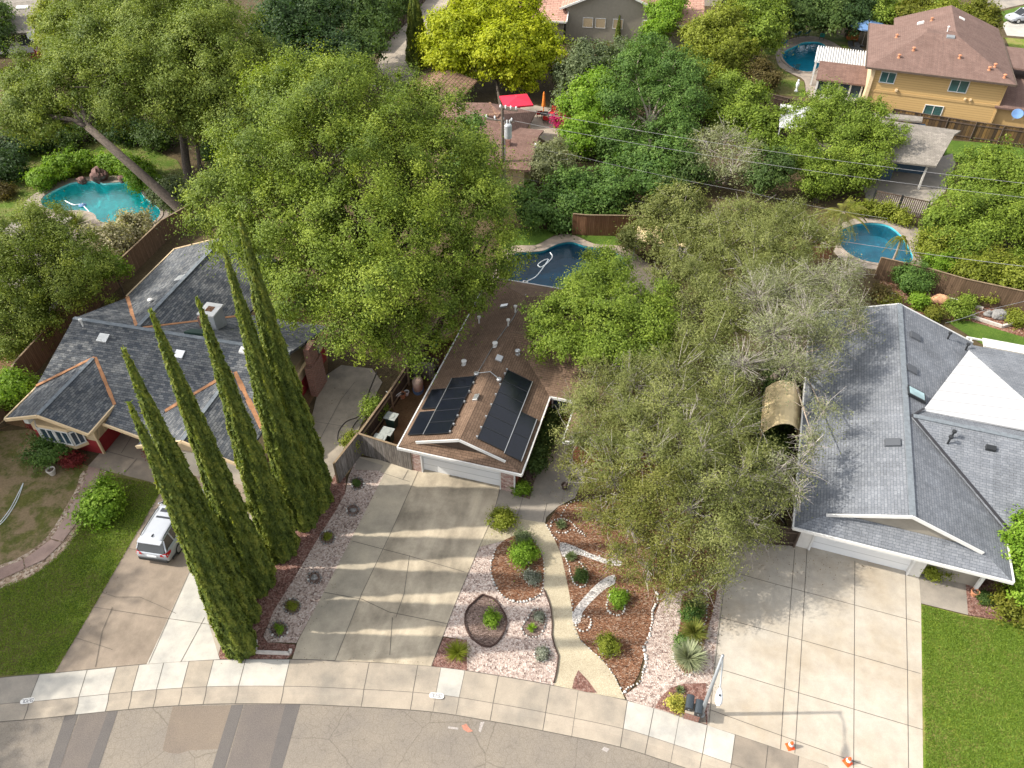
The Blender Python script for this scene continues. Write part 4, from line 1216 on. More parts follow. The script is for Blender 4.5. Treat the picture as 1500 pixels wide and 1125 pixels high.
rc = MB(); rc.bar((X2, 0.8, Z2 + .01), (X2, 19.0, Z2 + .01), 0.3, 0.05); rc.bar((5.4, 8.2, Z2 + .075), (30, 8.2, Z2 + .075), 0.28, 0.05)
rc.build('ridge_cap', M['ridgecap'], hr)
MB().add([(1.55, 1.14, E2 + 1.4 * k2), (8.6, 1.14, E2 + 1.4 * k2), (X2, 1.14, Z2 - .1)], [(0, 1, 2)]).build('gable_wall', M['greywall'], hr)
boards(hr, [[(1.42, 0.84, E2 + 1.42 * k2 + .02), (X2, 0.80, Z2 + .03), (8.72, 0.84, E2 + 1.42 * k2 + .02)]], 'white', 'rake_trim', 0.07, 0.18, -0.03)
boards(hr, [[(-0.04, -0.06, E2), (2 * X2 + .04, -0.06, E2)], [(-0.04, -0.03, E2), (-0.04, 19.0, E2)], [(2 * X2 + .04, -0.03, E2), (2 * X2 + .04, 2.3, E2)], [(2 * X2 + .9, 2.26, E2), (30, 2.26, E2)], [(0, 19.04, E2), (X2, 19.04, Z2), (2 * X2, 19.04, E2)]], 'white', 'fascia', 0.08, 0.18, -0.05)
w = MB(); w.box(0.6, 9.6, 1.25, 18.5, 0, 2.55); w.box(9.6, 29.5, 3.2, 17.8, 0, 2.55); w.build('wall', M['greywall'], hr)
MB().box(0.62, 1.30, 0.95, 1.3, 0, 2.5).build('garage_pier', M['palewall'], hr)
MB().box(6.27, 6.85, 0.95, 1.3, 0, 2.5).build('garage_pier', M['palewall'], hr)
w = MB(); w.box(1.27, 1.37, 0.88, 1.28, 0, 2.5); w.box(6.2, 6.3, 0.88, 1.28, 0, 2.5); w.box(1.37, 6.2, 1.0, 1.2, 2.15, 2.5); w.box(0.56, 0.63, 0.9, 1.3, 0, 2.5); w.build('door_trim', M['white'], hr)
MB().box(1.37, 6.2, 1.14, 1.24, 0.02, 2.15).build('garage_door', M['door_white'], hr)
MB().box(9.36, 9.52, 0.85, 1.01, 0, 2.5).build('porch_post', M['white'], hr)
for x, y, wd, dp in ((5.72, 10.3, 1.05, 0.75),):
    z = [zr(a, b) + 0.24 for a, b in ((x - wd / 2, y - dp / 2), (x + wd / 2, y - dp / 2), (x + wd / 2, y + dp / 2), (x - wd / 2, y + dp / 2))]
    s = MB(); s.slab([(x - wd / 2, y - dp / 2, z[0]), (x + wd / 2, y - dp / 2, z[1]), (x + wd / 2, y + dp / 2, z[2]), (x - wd / 2, y + dp / 2, z[3])], 0.16); so = s.build('skylight', M['black'], hr, uv=False)
    wd -= .16; dp -= .16
    s = MB(); s.slab([(x - wd / 2, y - dp / 2, zr(x - wd / 2, y) + .26), (x + wd / 2, y - dp / 2, zr(x + wd / 2, y) + .26), (x + wd / 2, y + dp / 2, zr(x + wd / 2, y) + .26), (x - wd / 2, y + dp / 2, zr(x - wd / 2, y) + .26)], 0.03); s.build('pane', M['skyglass'], so, uv=False)
vents(hr, zr, [('box', 4.35, 6.0, 'roof_grey', (0.7, 0.55)), ('box', 5.6, 12.6, 'roof_grey', (0.6, 0.6)), ('box', 6.0, 16.2, 'roof_grey', (0.6, 0.6)), ('pipe', 7.2, 7.0, 'black'), ('pipe', 7.35, 7.35, 'black'), ('pipe', 8.3, 17.9, 'black'), ('box', 9.3, 7.2, 'black', (0.5, 0.25)), ('box', 12.9, 6.6, 'black', (0.5, 0.25)), ('pipe', 9.5, 17.7, 'black')])
pw = at(1436, 505, 2.4)

# ---- blue grey roofed house at the left
hl = house('house', 'blue grey shingled house with orange underlayment strips and a dark red bay window front', (130, 636), 2.6, -13)
E3 = 2.6
def ridge_pair(x0, x1, y0, y1, zr_, axis, e=E3, dz=0.0):
    e += dz; zr_ += dz
    if axis == 'y':
        xm = (x0 + x1) / 2
        return [[(x0, y0, e), (xm, y0, zr_), (xm, y1, zr_), (x0, y1, e)], [(xm, y0, zr_), (x1, y0, e), (x1, y1, e), (xm, y1, zr_)]]
    ym = (y0 + y1) / 2
    return [[(x0, y0, e), (x1, y0, e), (x1, ym, zr_), (x0, ym, zr_)], [(x0, ym, zr_), (x1, ym, zr_), (x1, y1, e), (x0, y1, e)]]
kk = (4.45 - E3) / 5.0
pol = []
pol += ridge_pair(-5.5, 9.4, 2.4, 12.4, 4.45, 'x')                     # main body
zw = E3 + 2.72 * kk
pol += [[(-5.5, 0, E3 + .01), (-2.78, -0.12, zw + .01), (-2.78, 2.4 + (zw - E3) / kk, zw + .01), (-5.5, 2.6, E3 + .01)], [(-2.78, -0.12, zw + .01), (0, 0, E3 + .01), (0, 2.6, E3 + .01), (-2.78, 2.4 + (zw - E3) / kk, zw + .01)]]
zg = E3 + 3.2 * kk
pol += [[(3.2, -0.2, E3 + .012), (6.4, -0.2, zg + .012), (6.4, 2.4 + (zg - E3) / kk, zg + .012), (3.2, 2.5, E3 + .012)], [(6.4, -0.2, zg + .012), (9.6, -0.2, E3 + .012), (9.6, 2.5, E3 + .012), (6.4, 2.4 + (zg - E3) / kk, zg + .012)]]
pol += [[(-5.65, 12.3, E3 + .012), (-1.0, 7.6, 4.46), (-1.0, 18.3, 4.46), (-5.65, 18.6, E3 + .012)], [(-1.0, 7.6, 4.46), (3.6, 12.3, E3 + .012), (3.6, 18.6, E3 + .012), (-1.0, 18.3, 4.46)]]
pol += [[(0.1, 1.2, E3 - .3), (3.3, 0.6, E3 - .3), (3.3, 3.0, E3 + .2), (0.1, 3.0, E3 + .2)]]   # porch
roof(hl, pol, 'roof_blue')
def zl(x, y):
    a = E3 + kk * (y - 2.4 if y < 7.4 else 12.4 - y)
    b = E3 + kk * max(0, 4.65 - abs(x + 1.0)) if y > 7.4 else 0
    c = E3 + kk * (3.2 - abs(x - 6.4)) if y < 6 else 0
    return max(a, b, c)
def felt(x0, y0, x1, y1, w=0.22):
    n = 6
    fe = MB()
    for i in range(n):
        s, t = i / n, (i + 1) / n
        xa, ya, xb, yb = x0 + (x1 - x0) * s, y0 + (y1 - y0) * s, x0 + (x1 - x0) * t, y0 + (y1 - y0) * t
        fe.bar((xa, ya, zl(xa, ya) + .035), (xb, yb, zl(xb, yb) + .035), w * (0.8 + 0.4 * random.random()), 0.03)
    fe.build('underlayment', M['felt'], hl)
felt(-5.5, 2.75, -2.75, 5.1); felt(0.05, 2.45, -2.7, 5.1); felt(3.3, 2.6, 6.3, 5.6, 0.26); felt(9.5, 2.6, 6.5, 5.6, 0.26)
felt(-5.55, 12.3, -1.2, 7.75, 0.34); felt(3.4, 12.0, -0.7, 7.6, 0.2)
rc = MB(); rc.bar((-5.5, 7.4, 4.47), (9.4, 7.4, 4.47), 0.26, 0.06); rc.bar((-1.0, 7.6, 4.48), (-1.0, 18.4, 4.48), 0.26, 0.06); rc.bar((-2.78, -.1, zw + .03), (-2.78, 5.0, zw + .03), 0.24, 0.05); rc.bar((6.4, -.2, zg + .03), (6.4, 5.5, zg + .03), 0.24, 0.05)
rc.build('ridge_cap', M['ridgecap'], hl)
boards(hl, [[(-5.52, -0.05, E3), (-2.78, -0.17, zw), (0.02, -0.05, E3)], [(0.03, -0.03, E3), (0.03, 2.4, E3)], [(3.2, -0.25, E3), (6.4, -0.25, zg), (9.6, -0.25, E3)], [(-5.55, 0, E3), (-5.55, 12.4, E3)], [(-5.7, 12.4, E3), (-5.7, 18.6, E3)], [(9.45, 2.4, E3), (9.45, 12.4, E3)], [(-5.65, 18.64, E3), (-1, 18.34, 4.45), (3.6, 18.64, E3)], [(0, 1.15, E3 - .3), (3.3, .55, E3 - .3)]], 'cream', 'fascia', 0.09, 0.2, -0.04)
w = MB(); w.box(-4.9, -0.6, 0.75, 12.0, 1.1, 2.55); w.box(-0.6, 9.0, 3.0, 12.0, 1.1, 2.55); w.box(3.7, 9.2, 0.5, 3.0, 0, 2.55); w.box(-5.2, 3.1, 12.0, 18.1, 0, 2.55); w.build('wall', M['tanwall'], hl)
w = MB(); w.box(-4.92, -0.58, 0.73, 12.0, 0, 1.1); w.box(-0.6, 9.02, 2.98, 12.0, 0, 1.1); w.box(3.68, 5.0, 0.44, .55, 0, 1.0); w.build('wainscot', M['redwall'], hl)
MB().add([(-5.0, .76, 2.5), (-.5, .76, 2.5), (-2.78, .76, zw - .12)], [(0, 1, 2)]).add([(3.7, .49, 2.5), (9.2, .49, 2.5), (6.4, .49, zg - .12)], [(0, 1, 2)]).build('gable_wall', M['tanwall'], hl)
# bay window
b = MB(); bp = [(-4.25, 0.74), (-3.75, 0.2), (-1.75, 0.2), (-1.25, 0.74)]
b.slab([(*p, 1.0) for p in bp], 0.3); b.slab([(*p, 2.35) for p in bp], 0.22); bo = b.build('bay_window', M['cream'], hl)
for (x, y, wd, a) in ((-3.25, 0.24, 0.95, 0), (-2.25, 0.24, 0.95, 0), (-4.02, 0.44, 0.66, rad(-47)), (-1.48, 0.44, 0.66, rad(47))):
    window(bo, (x, y, 1.57), wd, 1.12, a, 'white', 'glass', 1)
# half timber braces on the entry side
br = MB()
for y0 in (0.9, 1.6, 2.3):
    br.bar((-0.57, y0, 1.15), (-0.57, y0, 2.5), 0.1, 0.04, (1, 0, 0))
br.bar((-0.55, 0.95, 1.2), (-0.55, 1.6, 2.4), 0.1, 0.04, (1, 0, 0)); br.bar((-0.55, 2.25, 1.2), (-0.55, 1.6, 2.4), 0.1, 0.04, (1, 0, 0)); br.bar((-0.57, 0.78, 0), (-0.57, 0.78, 2.5), 0.12, 0.12)
br.build('timber_brace', M['cream'], hl)
MB().box(5.3, 8.9, 0.40, 0.5, 0.02, 2.1).build('garage_door', M['beigewall'], hl)
# chimneys
mb = MB(); mb.box(2.55, 3.5, 9.0, 10.1, 2.6, 4.95); ch = mb.build('chimney', M['steel'], hl)
MB().box(2.45, 3.6, 8.9, 10.2, 4.95, 5.05).build('chimney_cover', M['white'], ch)
MB().box(2.8, 3.25, 9.3, 9.8, 5.052, 5.08).build('chimney_opening', M['mulch'], ch)
MB().box(2.25, 2.55, 9.05, 10.05, 2.6, 4.6).build('chimney_side', M['brick'], ch)
mb = MB(); mb.box(9.5, 9.95, 8.3, 9.9, 0, 2.4); mb.box(9.5, 9.9, 8.6, 9.6, 2.4, 3.7); mb.build('brick_chimney', M['brick'], hl)
window(hl, (9.02, 10.7, 1.45), 1.0, 1.3, rad(90), 'white', 'glass', 1)
window(hl, (9.02, 7.2, 1.45), 1.0, 1.3, rad(90), 'white', 'glass', 1)
z = zl(3.0, 7.9)
MB().slab([(2.2, 7.55, zl(2.2, 7.55) + .22), (3.4, 7.7, zl(3.4, 7.7) + .22), (3.5, 8.35, zl(3.5, 8.35) + .25), (2.3, 8.2, zl(2.3, 8.2) + .25)], 0.2).build('skylight', M['bingreen'], hl, uv=False)
vents(hl, zl, [('box', -2.8, 6.35, 'alu', (0.7, 0.55)), ('box', 2.6, 6.1, 'alu', (0.6, 0.5)), ('box', -1.6, 13.3, 'alu', (0.6, 0.6)), ('cap', -2.2, 10.6), ('box', 6.6, 7.0, 'white', (0.7, 0.4)), ('box', 7.5, 3.3, 'alu', (0.6, 0.6)), ('pipe', -4.6, 7.0)])
mb = MB(); mb.box(-4.75, -4.4, 0.35, 0.75, 2.05, 2.4); mb.build('wall_lamp', M['white'], hl, bevel=.03)

# ---- ochre two storey house at the upper right
ht = house('house', 'two storey ochre house with a brown hip roof and lap siding', (1265, 170), 0, -20)
ht.location = (37.35, 80.1, 0)
w = MB(); w.box(0, 12.3, 0.6, 14.5, 0, 5.1); w.box(2.2, 12.2, 14.5, 17.0, 0, 5.1); w.build('wall', M['siding'], ht)
w = MB(); w.box(-0.03, 12.33, 0.55, 0.6, 2.55, 2.8); w.box(-0.06, 0.1, 0.52, 0.62, 0, 5.1); w.box(12.2, 12.36, 0.52, 0.62, 0, 5.1); w.build('band_board', M['ochre'], ht)
w = MB(); w.box(-0.35, 0.0, 0.4, 12.3, 0.0, 5.0); w.build('side_wall', M['cream'], ht)
e5, z5 = 5.15, 7.1
roof(ht, [[(-1.0, -0.1, e5), (12.9, -0.1, e5), (7.3, 6.6, z5), (4.3, 6.6, z5)], [(-1.0, -0.1, e5), (4.3, 6.6, z5), (4.3, 7.8, z5), (-1.0, 14.6, e5)], [(12.9, -0.1, e5), (12.9, 14.6, e5), (7.3, 7.8, z5), (7.3, 6.6, z5)],
          [(-1, 14.6, e5), (4.3, 7.8, z5), (7.3, 7.8, z5), (12.9, 14.6, e5)], [(4.3, 6.58, z5), (7.3, 6.58, z5), (7.3, 7.82, z5), (4.3, 7.82, z5)],
          [(1.7, 7.2, e5 - .02), (7.2, 7.2, z5 + .02), (7.2, 17.4, z5 + .02), (1.7, 17.4, e5 + .02)], [(7.2, 7.2, z5 + .02), (12.7, 7.2, e5 - .02), (12.85, 17.4, e5 + .02), (7.2, 17.4, z5 + .02)]], 'roof_tan')
boards(ht, [[(-1.03, -0.15, e5), (12.93, -0.15, e5)], [(-1.05, -0.1, e5), (-1.05, 14.6, e5)], [(12.95, -0.1, e5), (12.95, 14.6, e5)]], 'post_dark', 'gutter', 0.1, 0.18, -0.06)
w = MB(); w.box(12.3, 20.0, 0.9, 12.0, 0, 2.6); w.build('garage_wall', M['ochre'], ht)
roof(ht, [[(12.0, 0.3, 2.7), (21, 0.3, 2.7), (21, 5.5, 3.9), (12.0, 5.5, 3.9)], [(12.5, 5.5, 3.9), (21, 5.5, 3.9), (21, 13, 2.7), (12.5, 13, 2.7)], [(11.4, 5.6, 5.0), (20.5, 4.6, 5.0), (20.5, 12.0, 5.0), (11.4, 12.0, 5.0)]], 'roof_tan', 'garage_roof')
for x, z_, ww, hh in ((1.35, 4.15, 1.5, 1.15), (8.1, 4.15, 1.75, 1.25), (6.6, 1.35, 1.8, 1.25)):
    window(ht, (x, 0.6, z_), ww, hh, 0, 'white', 'glass_green', 1)
def zt(x, y):
    a = e5 + (z5 - e5) * min(1, (y + .1) / 6.7); b = e5 + (z5 - e5) * min(1, (x + 1) / 5.3); c_ = e5 + (z5 - e5) * min(1, (12.9 - x) / 5.6)
    return min(a, b, c_) if y < 11 else e5 + (z5 - e5) * (1 - abs(x - 7.2) / 5.6)
for (x, y) in ((3.2, 3.4), (1.9, 2.0), (7.6, 3.0), (10.4, 1.7), (10.9, 2.3), (11.8, 0.8), (1.6, 7.2), (5.2, 13.4)):
    vents(ht, zt, [('cap', x, y, 'terracotta')])
vents(ht, zt, [('box', 3.8, 10.2, 'white', (0.6, 0.4)), ('box', 8.2, 13.8, 'white', (0.6, 0.5)), ('pipe', 6.3, 7.6, 'white'), ('box', 6.6, 6.2, 'galv', (0.8, 0.4))])
mb = MB(); mb.box(2.4, 2.65, .35, .6, 2.9, 3.15); mb.box(9.0, 9.2, .4, .6, 2.9, 3.1); mb.box(9.5, 9.7, .4, .6, 2.9, 3.1); mb.build('wall_vent', M['cream'], ht, bevel=.02)
# sun room and white patio cover on its left side
w = MB(); w.box(-5.2, -0.4, 3.0, 6.2, 0, 0.7); w.build('sunroom_wall', M['palewall'], ht)
w = MB(); w.box(-5.1, -0.5, 3.05, 6.1, .7, 2.1); w.build('sunroom_glass', M['glass'], ht)
w = MB()
for x in (-5.2, -4.05, -2.9, -1.75, -0.6):
    w.box(x - .09, x + .09, 2.98, 3.14, .7, 2.3)
w.box(-5.3, -.4, 2.96, 3.16, 2.1, 2.3); w.box(-5.3, -5.12, 3, 6.2, 2.1, 2.3); w.build('sunroom_frame', M['white'], ht)
roof(ht, [[(-5.45, 2.6, 2.4), (-0.36, 2.6, 2.4), (-0.36, 6.9, 2.9), (-5.45, 6.9, 2.9)]], 'roof_red', 'sunroom_roof')
mb = MB()
mb.slab([(-6.0, 7.0, 2.70), (-0.36, 7.0, 2.70), (-0.36, 11.2, 2.95), (-6.0, 11.2, 2.95)], 0.08)
for k in range(21):
    x = -5.9 + k * 0.272
    mb.slab([(x - .06, 7.0, 2.88), (x + .06, 7.0, 2.88), (x + .06, 11.2, 3.13), (x - .06, 11.2, 3.13)], 0.2)
pc = mb.build('patio_cover', M['white'], ht)
MB().box(-5.85, -5.7, 7.1, 7.25, 0, 2.7).box(-5.85, -5.7, 10.9, 11.05, 0, 2.9).build('cover_post', M['white'], pc)

# ---- ash grey roofed cottage with slate blue walls
hg = house('house', 'small ash grey roofed house with slate blue walls and a covered back porch', (1330, 240), 2.5, -15)
roof(hg, [[(-7.6, 0.2, 2.5), (2.4, 0.2, 2.5), (4.3, 5.3, 3.45), (-7.6, 5.3, 3.45)], [(-7.6, 5.3, 3.45), (4.3, 5.3, 3.45), (5.3, 7.4, 3.0), (-7.6, 10.0, 2.5)], [(-7.6, 8.6, 3.0), (2.0, 8.6, 3.0), (2.4, 10.6, 2.7), (-7.6, 10.6, 2.7)]], 'roof_ash')
w = MB(); w.box(-7.2, -0.6, 1.6, 9.6, 0, 2.4); w.box(-0.6, 2.6, 3.6, 9.6, 0, 2.4); w.build('wall', M['bluewall'], hg)
MB().bar((1.75, 0.5, 0), (1.75, 0.5, 2.4), 0.16).build('porch_post', M['palewall'], hg)
MB().box(-0.2, 1.6, 3.52, 3.6, .9, 2.0).build('red_shutter', M['redwall'], hg)
window(hg, (-1.7, 1.6, 1.5), 1.1, 1.0, 0, 'white', 'glass', 1)
vents(hg, lambda x, y: 2.5 + .186 * (y - .2), [('box', -2.6, 3.6, 'white', (0.7, 0.35)), ('pipe', -1.5, 2.2, 'white')])

# ---- reddish brown house behind the pool
hb = house('house', 'reddish brown roofed house behind the utility pole with a small brick chimney', (680, 255), 2.5, -15)
roof(hb, [[(-6.0, 5.6, 2.5), (3.0, 5.6, 2.5), (1.0, 9.0, 4.3), (-0.9, 11.2, 4.3), (-3.0, 10.0, 4.2)], [(3.0, 5.6, 2.5), (3.0, 14.5, 2.5), (-0.9, 11.2, 4.3), (1.0, 9.0, 4.3)], [(-6.0, 5.6, 2.5), (-3.0, 10.0, 4.2), (-0.9, 11.2, 4.3), (-6.0, 14.5, 2.5)], [(-6.0, 14.5, 2.5), (-0.9, 11.2, 4.3), (3.0, 14.5, 2.5)],
          [(-5.0, 1.2, 2.48), (5.4, 2.2, 2.48), (4.9, 7.4, 3.3), (-5.0, 7.4, 3.3)], [(-5, 7.4, 3.3), (4.9, 7.4, 3.3), (4.9, 9.6, 2.9), (-5, 9.6, 2.9)]], 'roof_red')
w = MB(); w.box(-4.5, 4.7, 2.9, 8.5, 0, 2.45); w.box(-5.5, 2.5, 6.0, 14.0, 0, 2.45); w.build('wall', M['tanwall'], hb)
mb = MB(); mb.box(2.1, 2.7, 5.2, 5.7, 2.6, 3.6); mb.build('chimney', M['brick'], hb)
window(hb, (1.3, 2.9, 1.4), 1.0, 1.5, 0, 'white', 'glass', 1)
MB().bar((-4.9, 9.6, 2.9), (0.9, 9.1, 4.33), 0.25, .06).bar((3, 5.6, 2.55), (-.9, 11.2, 4.36), .2, .05).build('ridge_cap', M['roof_brtile'], hb)

# ---- pavilion with brown tiles left of it
p = at(668, 152, 2.3); p2 = at(690, 128, 2.3)
hp = thing('outbuilding', 'low outbuilding with brown tile roof half under the yellow tree', 'shed', (p.x, p.y, 0), math.atan2(p2.y - p.y, p2.x - p.x))
roof(hp, [[(-2.5, 0, 2.3), (6.5, 0, 2.3), (6.5, 3.2, 3.2), (-2.5, 3.2, 3.2)], [(-2.5, 3.2, 3.2), (6.5, 3.2, 3.2), (6.5, 6.4, 2.3), (-2.5, 6.4, 2.3)]], 'roof_brtile')
MB().box(-2.1, 6.1, .6, 5.9, 0, 2.3).build('wall', M['post_dark'], hp)

# ---- grey stucco house with pink tiles at the top
p = at(889, 62, 0)
hs = thing('house', 'grey stucco house with a wide gable and pink tile roof', 'house', (p.x, p.y, 0), rad(-8))
MB().box(-5.4, 6.0, 0, 16, 0, 4.2).add([(-5.4, -.01, 4.2), (6.0, -.01, 4.2), (0.3, -.01, 6.5)], [(0, 1, 2)]).build('wall', M['greywall'], hs)
roof(hs, [[(-6.2, -.5, 4.0), (0.3, -.5, 6.65), (0.3, 16, 6.65), (-6.2, 16, 4.0)], [(0.3, -.5, 6.65), (6.8, -.5, 4.0), (6.8, 16, 4.0), (0.3, 16, 6.65)],
          [(-14.0, -2.0, 2.9), (-5.2, -2.0, 2.9), (-5.2, 6.0, 5.2), (-14.0, 6.0, 5.2)], [(5.8, -1.5, 2.9), (11.8, -1.5, 2.9), (11.8, 6.0, 5.0), (5.8, 6.0, 5.0)]], 'roof_tile')
boards(hs, [[(-6.2, -.55, 4.0), (.3, -.55, 6.65), (6.8, -.55, 4.0)], [(-14, -2.05, 2.9), (-5.2, -2.05, 2.9)], [(5.8, -1.55, 2.9), (11.8, -1.55, 2.9)], [(-5.15, -2, 2.9), (-5.15, 6, 5.2)]], 'white', 'fascia', .12, .22)
MB().box(-13.5, -5.6, -1.3, 6, 0, 2.9).build('side_wall', M['greywall'], hs)
MB().box(6.0, 11.4, -.9, 6, 0, 2.9).build('side_wall', M['greywall'], hs)
for x in (-2.6, -1.0, 1.2, 4.9):
    window(hs, (x, 0, 2.3), 1.3, 1.2, 0, 'white', 'tanwall', 0)

p = at(1018, 8, 0)
ho = thing('house', 'pale beige building wall with a dark vent at the very top edge', 'house', (p.x, p.y, 0), rad(-8))
MB().box(-4, 3.6, 0, 8, 0, 3.6).build('wall', M['beigewall'], ho)
MB().box(-1.3, 0.1, -.05, 0, 2.6, 3.1).build('vent', M['black'], ho)
roof(ho, [[(-4.4, -.5, 3.7), (4, -.5, 3.7), (4, 8, 4.6), (-4.4, 8, 4.6)]], 'roof_ash')

# ---- grey roofed house in the top corner
p = at(25, 78, 0)
hc = thing('house', 'grey roofed house with pale walls half hidden in the top left corner', 'house', (p.x, p.y, 0), rad(10))
MB().box(-12, 6, 0, 12, 0, 2.7).build('wall', M['palewall'], hc)
roof(hc, [[(-13, -1.2, 2.7), (4.5, -1.2, 2.7), (4.5, 6, 4.3), (-13, 6, 4.3)], [(-13, 6, 4.3), (4.5, 6, 4.3), (4.5, 13, 2.7), (-13, 13, 2.7)], [(4.0, .5, 2.4), (10, .5, 2.4), (10, 7, 3.2), (4.0, 7, 3.2)]], 'roof_ash')
vents(hc, lambda x, y: 2.7 + .22 * (y + 1.2), [('box', 1.0, 4.5, 'white', (1.4, 0.7)), ('box', 4.2, 3.2, 'white', (1.6, 0.8))])
window(hc, (1.5, 0, 1.5), 1.6, 1.2, 0, 'black', 'glass', 1)
d = thing('satellite_dish', 'white satellite dish on the grey roof in the top left corner', 'satellite dish', up(47, 53, hc.location.y - 1.0), rad(20))
mb = MB(); mb.lathe([(0.05, 0.02), (0.3, 0.05), (0.5, 0.14), (0.53, 0.2), (0.48, 0.17), (0.05, 0.06)], 18)
o = mb.build('dish', M['porcelain'], d, smooth=True, uv=False); o.rotation_euler = (rad(60), 0, 0)
MB().tube([(0, 0, 0), (0, .1, -.3), (0, .1, -.6)], .03, 6).build('mount', M['galv'], d, uv=False)
d = thing('satellite_dish', 'blue grey satellite dish beside the ochre house wall', 'satellite dish', at(1490, 168, 3.0), rad(-30))
o = mb.build('dish', M['bluefab'], d, smooth=True, uv=False); o.rotation_euler = (rad(40), 0, 0)
MB().tube([(0, 0, 0), (0, .1, -.3), (-.2, .1, -.6)], .03, 6).build('mount', M['galv'], d, uv=False)

# ---- house beyond the left fence
p = at(62, 462, 0)
hf = thing('house', 'pale house corner under the dark trees beyond the left fence', 'house', (p.x, p.y, 0), rad(12))
MB().box(-14, 0.8, 0, 9, 0, 2.6).build('wall', M['palewall'], hf)
roof(hf, [[(-15, -.5, 2.6), (1.2, -.5, 2.6), (1.2, 4.5, 3.9), (-15, 4.5, 3.9)], [(-15, 4.5, 3.9), (1.2, 4.5, 3.9), (1.2, 9.6, 2.6), (-15, 9.6, 2.6)]], 'roof_ash')

# ---- white canopy in the yard behind the green tree
p = at(1158, 215, 0)
wc = thing('canopy', 'white flat canopy partly behind the round green tree', 'canopy', (p.x, p.y, 0), rad(-15))
MB().slab([(-1.6, -1, 2.3), (1.8, -1, 2.3), (1.8, 4.0, 2.6), (-1.6, 4.0, 2.6)], .08).build('roof_sheet', M['membrane'], wc)
for x in (-1.5, 1.7):
    for y in (-.9, 3.9):
        MB().box(x - .05, x + .05, y - .05, y + .05, 0, 2.3).build('post', M['white'], wc)
# ------------------------------------------------------------------ fences
def fence(label, pts, h, mat, post='post', side=1, step=2.4, rails=True, group=None, world=False, name='fence'):
    w = pts if world else px(pts)
    o0 = w[0]
    t = thing(name, label, 'fence', (o0[0], o0[1], 0), 0, group)
    mb = MB(); rl = MB()
    posts = []
    for (x0, y0), (x1, y1) in zip(w[:-1], w[1:]):
        a = Vector((x0 - o0[0], y0 - o0[1], 0)); b = Vector((x1 - o0[0], y1 - o0[1], 0))
        d = (b - a); n = max(1, int(d.length / step)); d.normalize(); s = Vector((d.y, -d.x, 0)) * side
        # the boards are cut to slightly different heights
        k = max(1, int((b - a).length / 0.6))
        for i in range(k):
            p, q = a.lerp(b, i / k), a.lerp(b, (i + 1) / k)
            mb.bar(p + Vector((0, 0, h / 2)), q + Vector((0, 0, h / 2)), 0.03, h + random.uniform(-.05, .05))
        for i in range(n + 1):
            posts.append((a.lerp(b, i / n) + s * 0.07))
        if rails:
            for z in (0.35, h - 0.3):
                rl.bar(a + s * .04 + Vector((0, 0, z)), b + s * .04 + Vector((0, 0, z)), .05, .1)
        rl.bar(a + Vector((0, 0, h + .05)), b + Vector((0, 0, h + .05)), .12, .04)
    mb.build('boards', M[mat], t)
    rl.build('rails', M[post], t, uv=False)
    for p in posts:
        MB().box(p.x - .05, p.x + .05, p.y - .05, p.y + .05, 0, h).build('post', M[post], t, uv=False)
    return t

fence('long weathered wooden fence beside the turquoise pool yard', [(296, 322), (245, 352), (212, 385), (150, 445), (100, 492), (40, 560), (10, 610), (-120, 740)], 1.8, 'fence', side=1)
fence('bleached grey board fence between the pink gravel and the side slab', [(497, 708), (530, 665)], 1.75, 'fence_grey', side=-1)
fence('grey and brown gate fence joining the brown house garage', [(530, 665), (604, 689)], 1.75, 'fence_grey', side=-1)
fence('dark fence with a visible rail beside the two wheeled bins', [(530, 664), (575, 600), (640, 500), (690, 415)], 1.6, 'fence_dark', 'fence_post' if False else 'post', side=1)
fence('reddish wooden fence behind the dark blue pool', [(838, 343), (858, 345), (930, 346), (1010, 352), (1100, 362), (1216, 380)], 1.9, 'fence_red', side=-1)
fence('grey brown wooden fence above the red mulch slope', [(1280, 408), (1350, 425), (1400, 440), (1500, 462), (1620, 492)], 1.9, 'fence', side=-1)
fence('dark stained fence below the far blue pool', [(1118, 158), (1150, 166), (1182, 172), (1240, 182)], 1.6, 'fence_dark', 'post_dark', side=1)
fence('patchy black and tan fence below the ochre house', [(1300, 186), (1340, 193), (1420, 206), (1500, 217), (1620, 236)], 1.9, 'fence_patch', 'post_dark', side=1)
fence('low dark fence between the grey tree and the right driveway', [(1066, 789), (1110, 796), (1162, 800)], 1.5, 'fence_dark', 'post_dark', side=1)
fence('dark fence along the concrete lane at the top', [(552, 78), (600, 28), (640, -24)], 1.7, 'fence_dark', 'post_dark', side=1)
# iron fence on the patio of the cottage
p0, p1 = at(1274, 305), at(1352, 322)
t = thing('iron_fence', 'dark slatted metal fence at the patio edge above the blue pool', 'fence', (p0.x, p0.y, 0), math.atan2(p1.y - p0.y, p1.x - p0.x))
ln = (p1 - p0).length
mb = MB()
for i in range(int(ln / .16)):
    mb.box(i * .16, i * .16 + .09, -.02, .02, .1, 1.7)
mb.box(0, ln, -.03, .03, 1.65, 1.75); mb.box(0, ln, -.03, .03, .1, .18)
mb.build('slats', M['post_dark'], t, uv=False)
for x in (0, ln / 2, ln):
    MB().box(x - .06, x + .06, -.06, .06, 0, 1.85).build('post', M['black'], t, uv=False)
# timber retaining rails on the slope
for k, (pts, lab) in enumerate((([(1283, 428), (1312, 432)], 'short pale timber edging under the right fence near the grey tree'), ([(1385, 436), (1440, 452)], 'pale timber edging above the sandstone boulder'), ([(1418, 462), (1468, 478), (1500, 470)], 'pale timber edging between the slope and the back lawn'))):
    w = [at(u, v, .12) for u, v in pts]
    mb = MB()
    for a, b in zip(w[:-1], w[1:]):
        mb.bar(a, b, .16, .22)
    tag(mb.build('landscape_timber', M['timber'], uv=False), lab, 'timber')

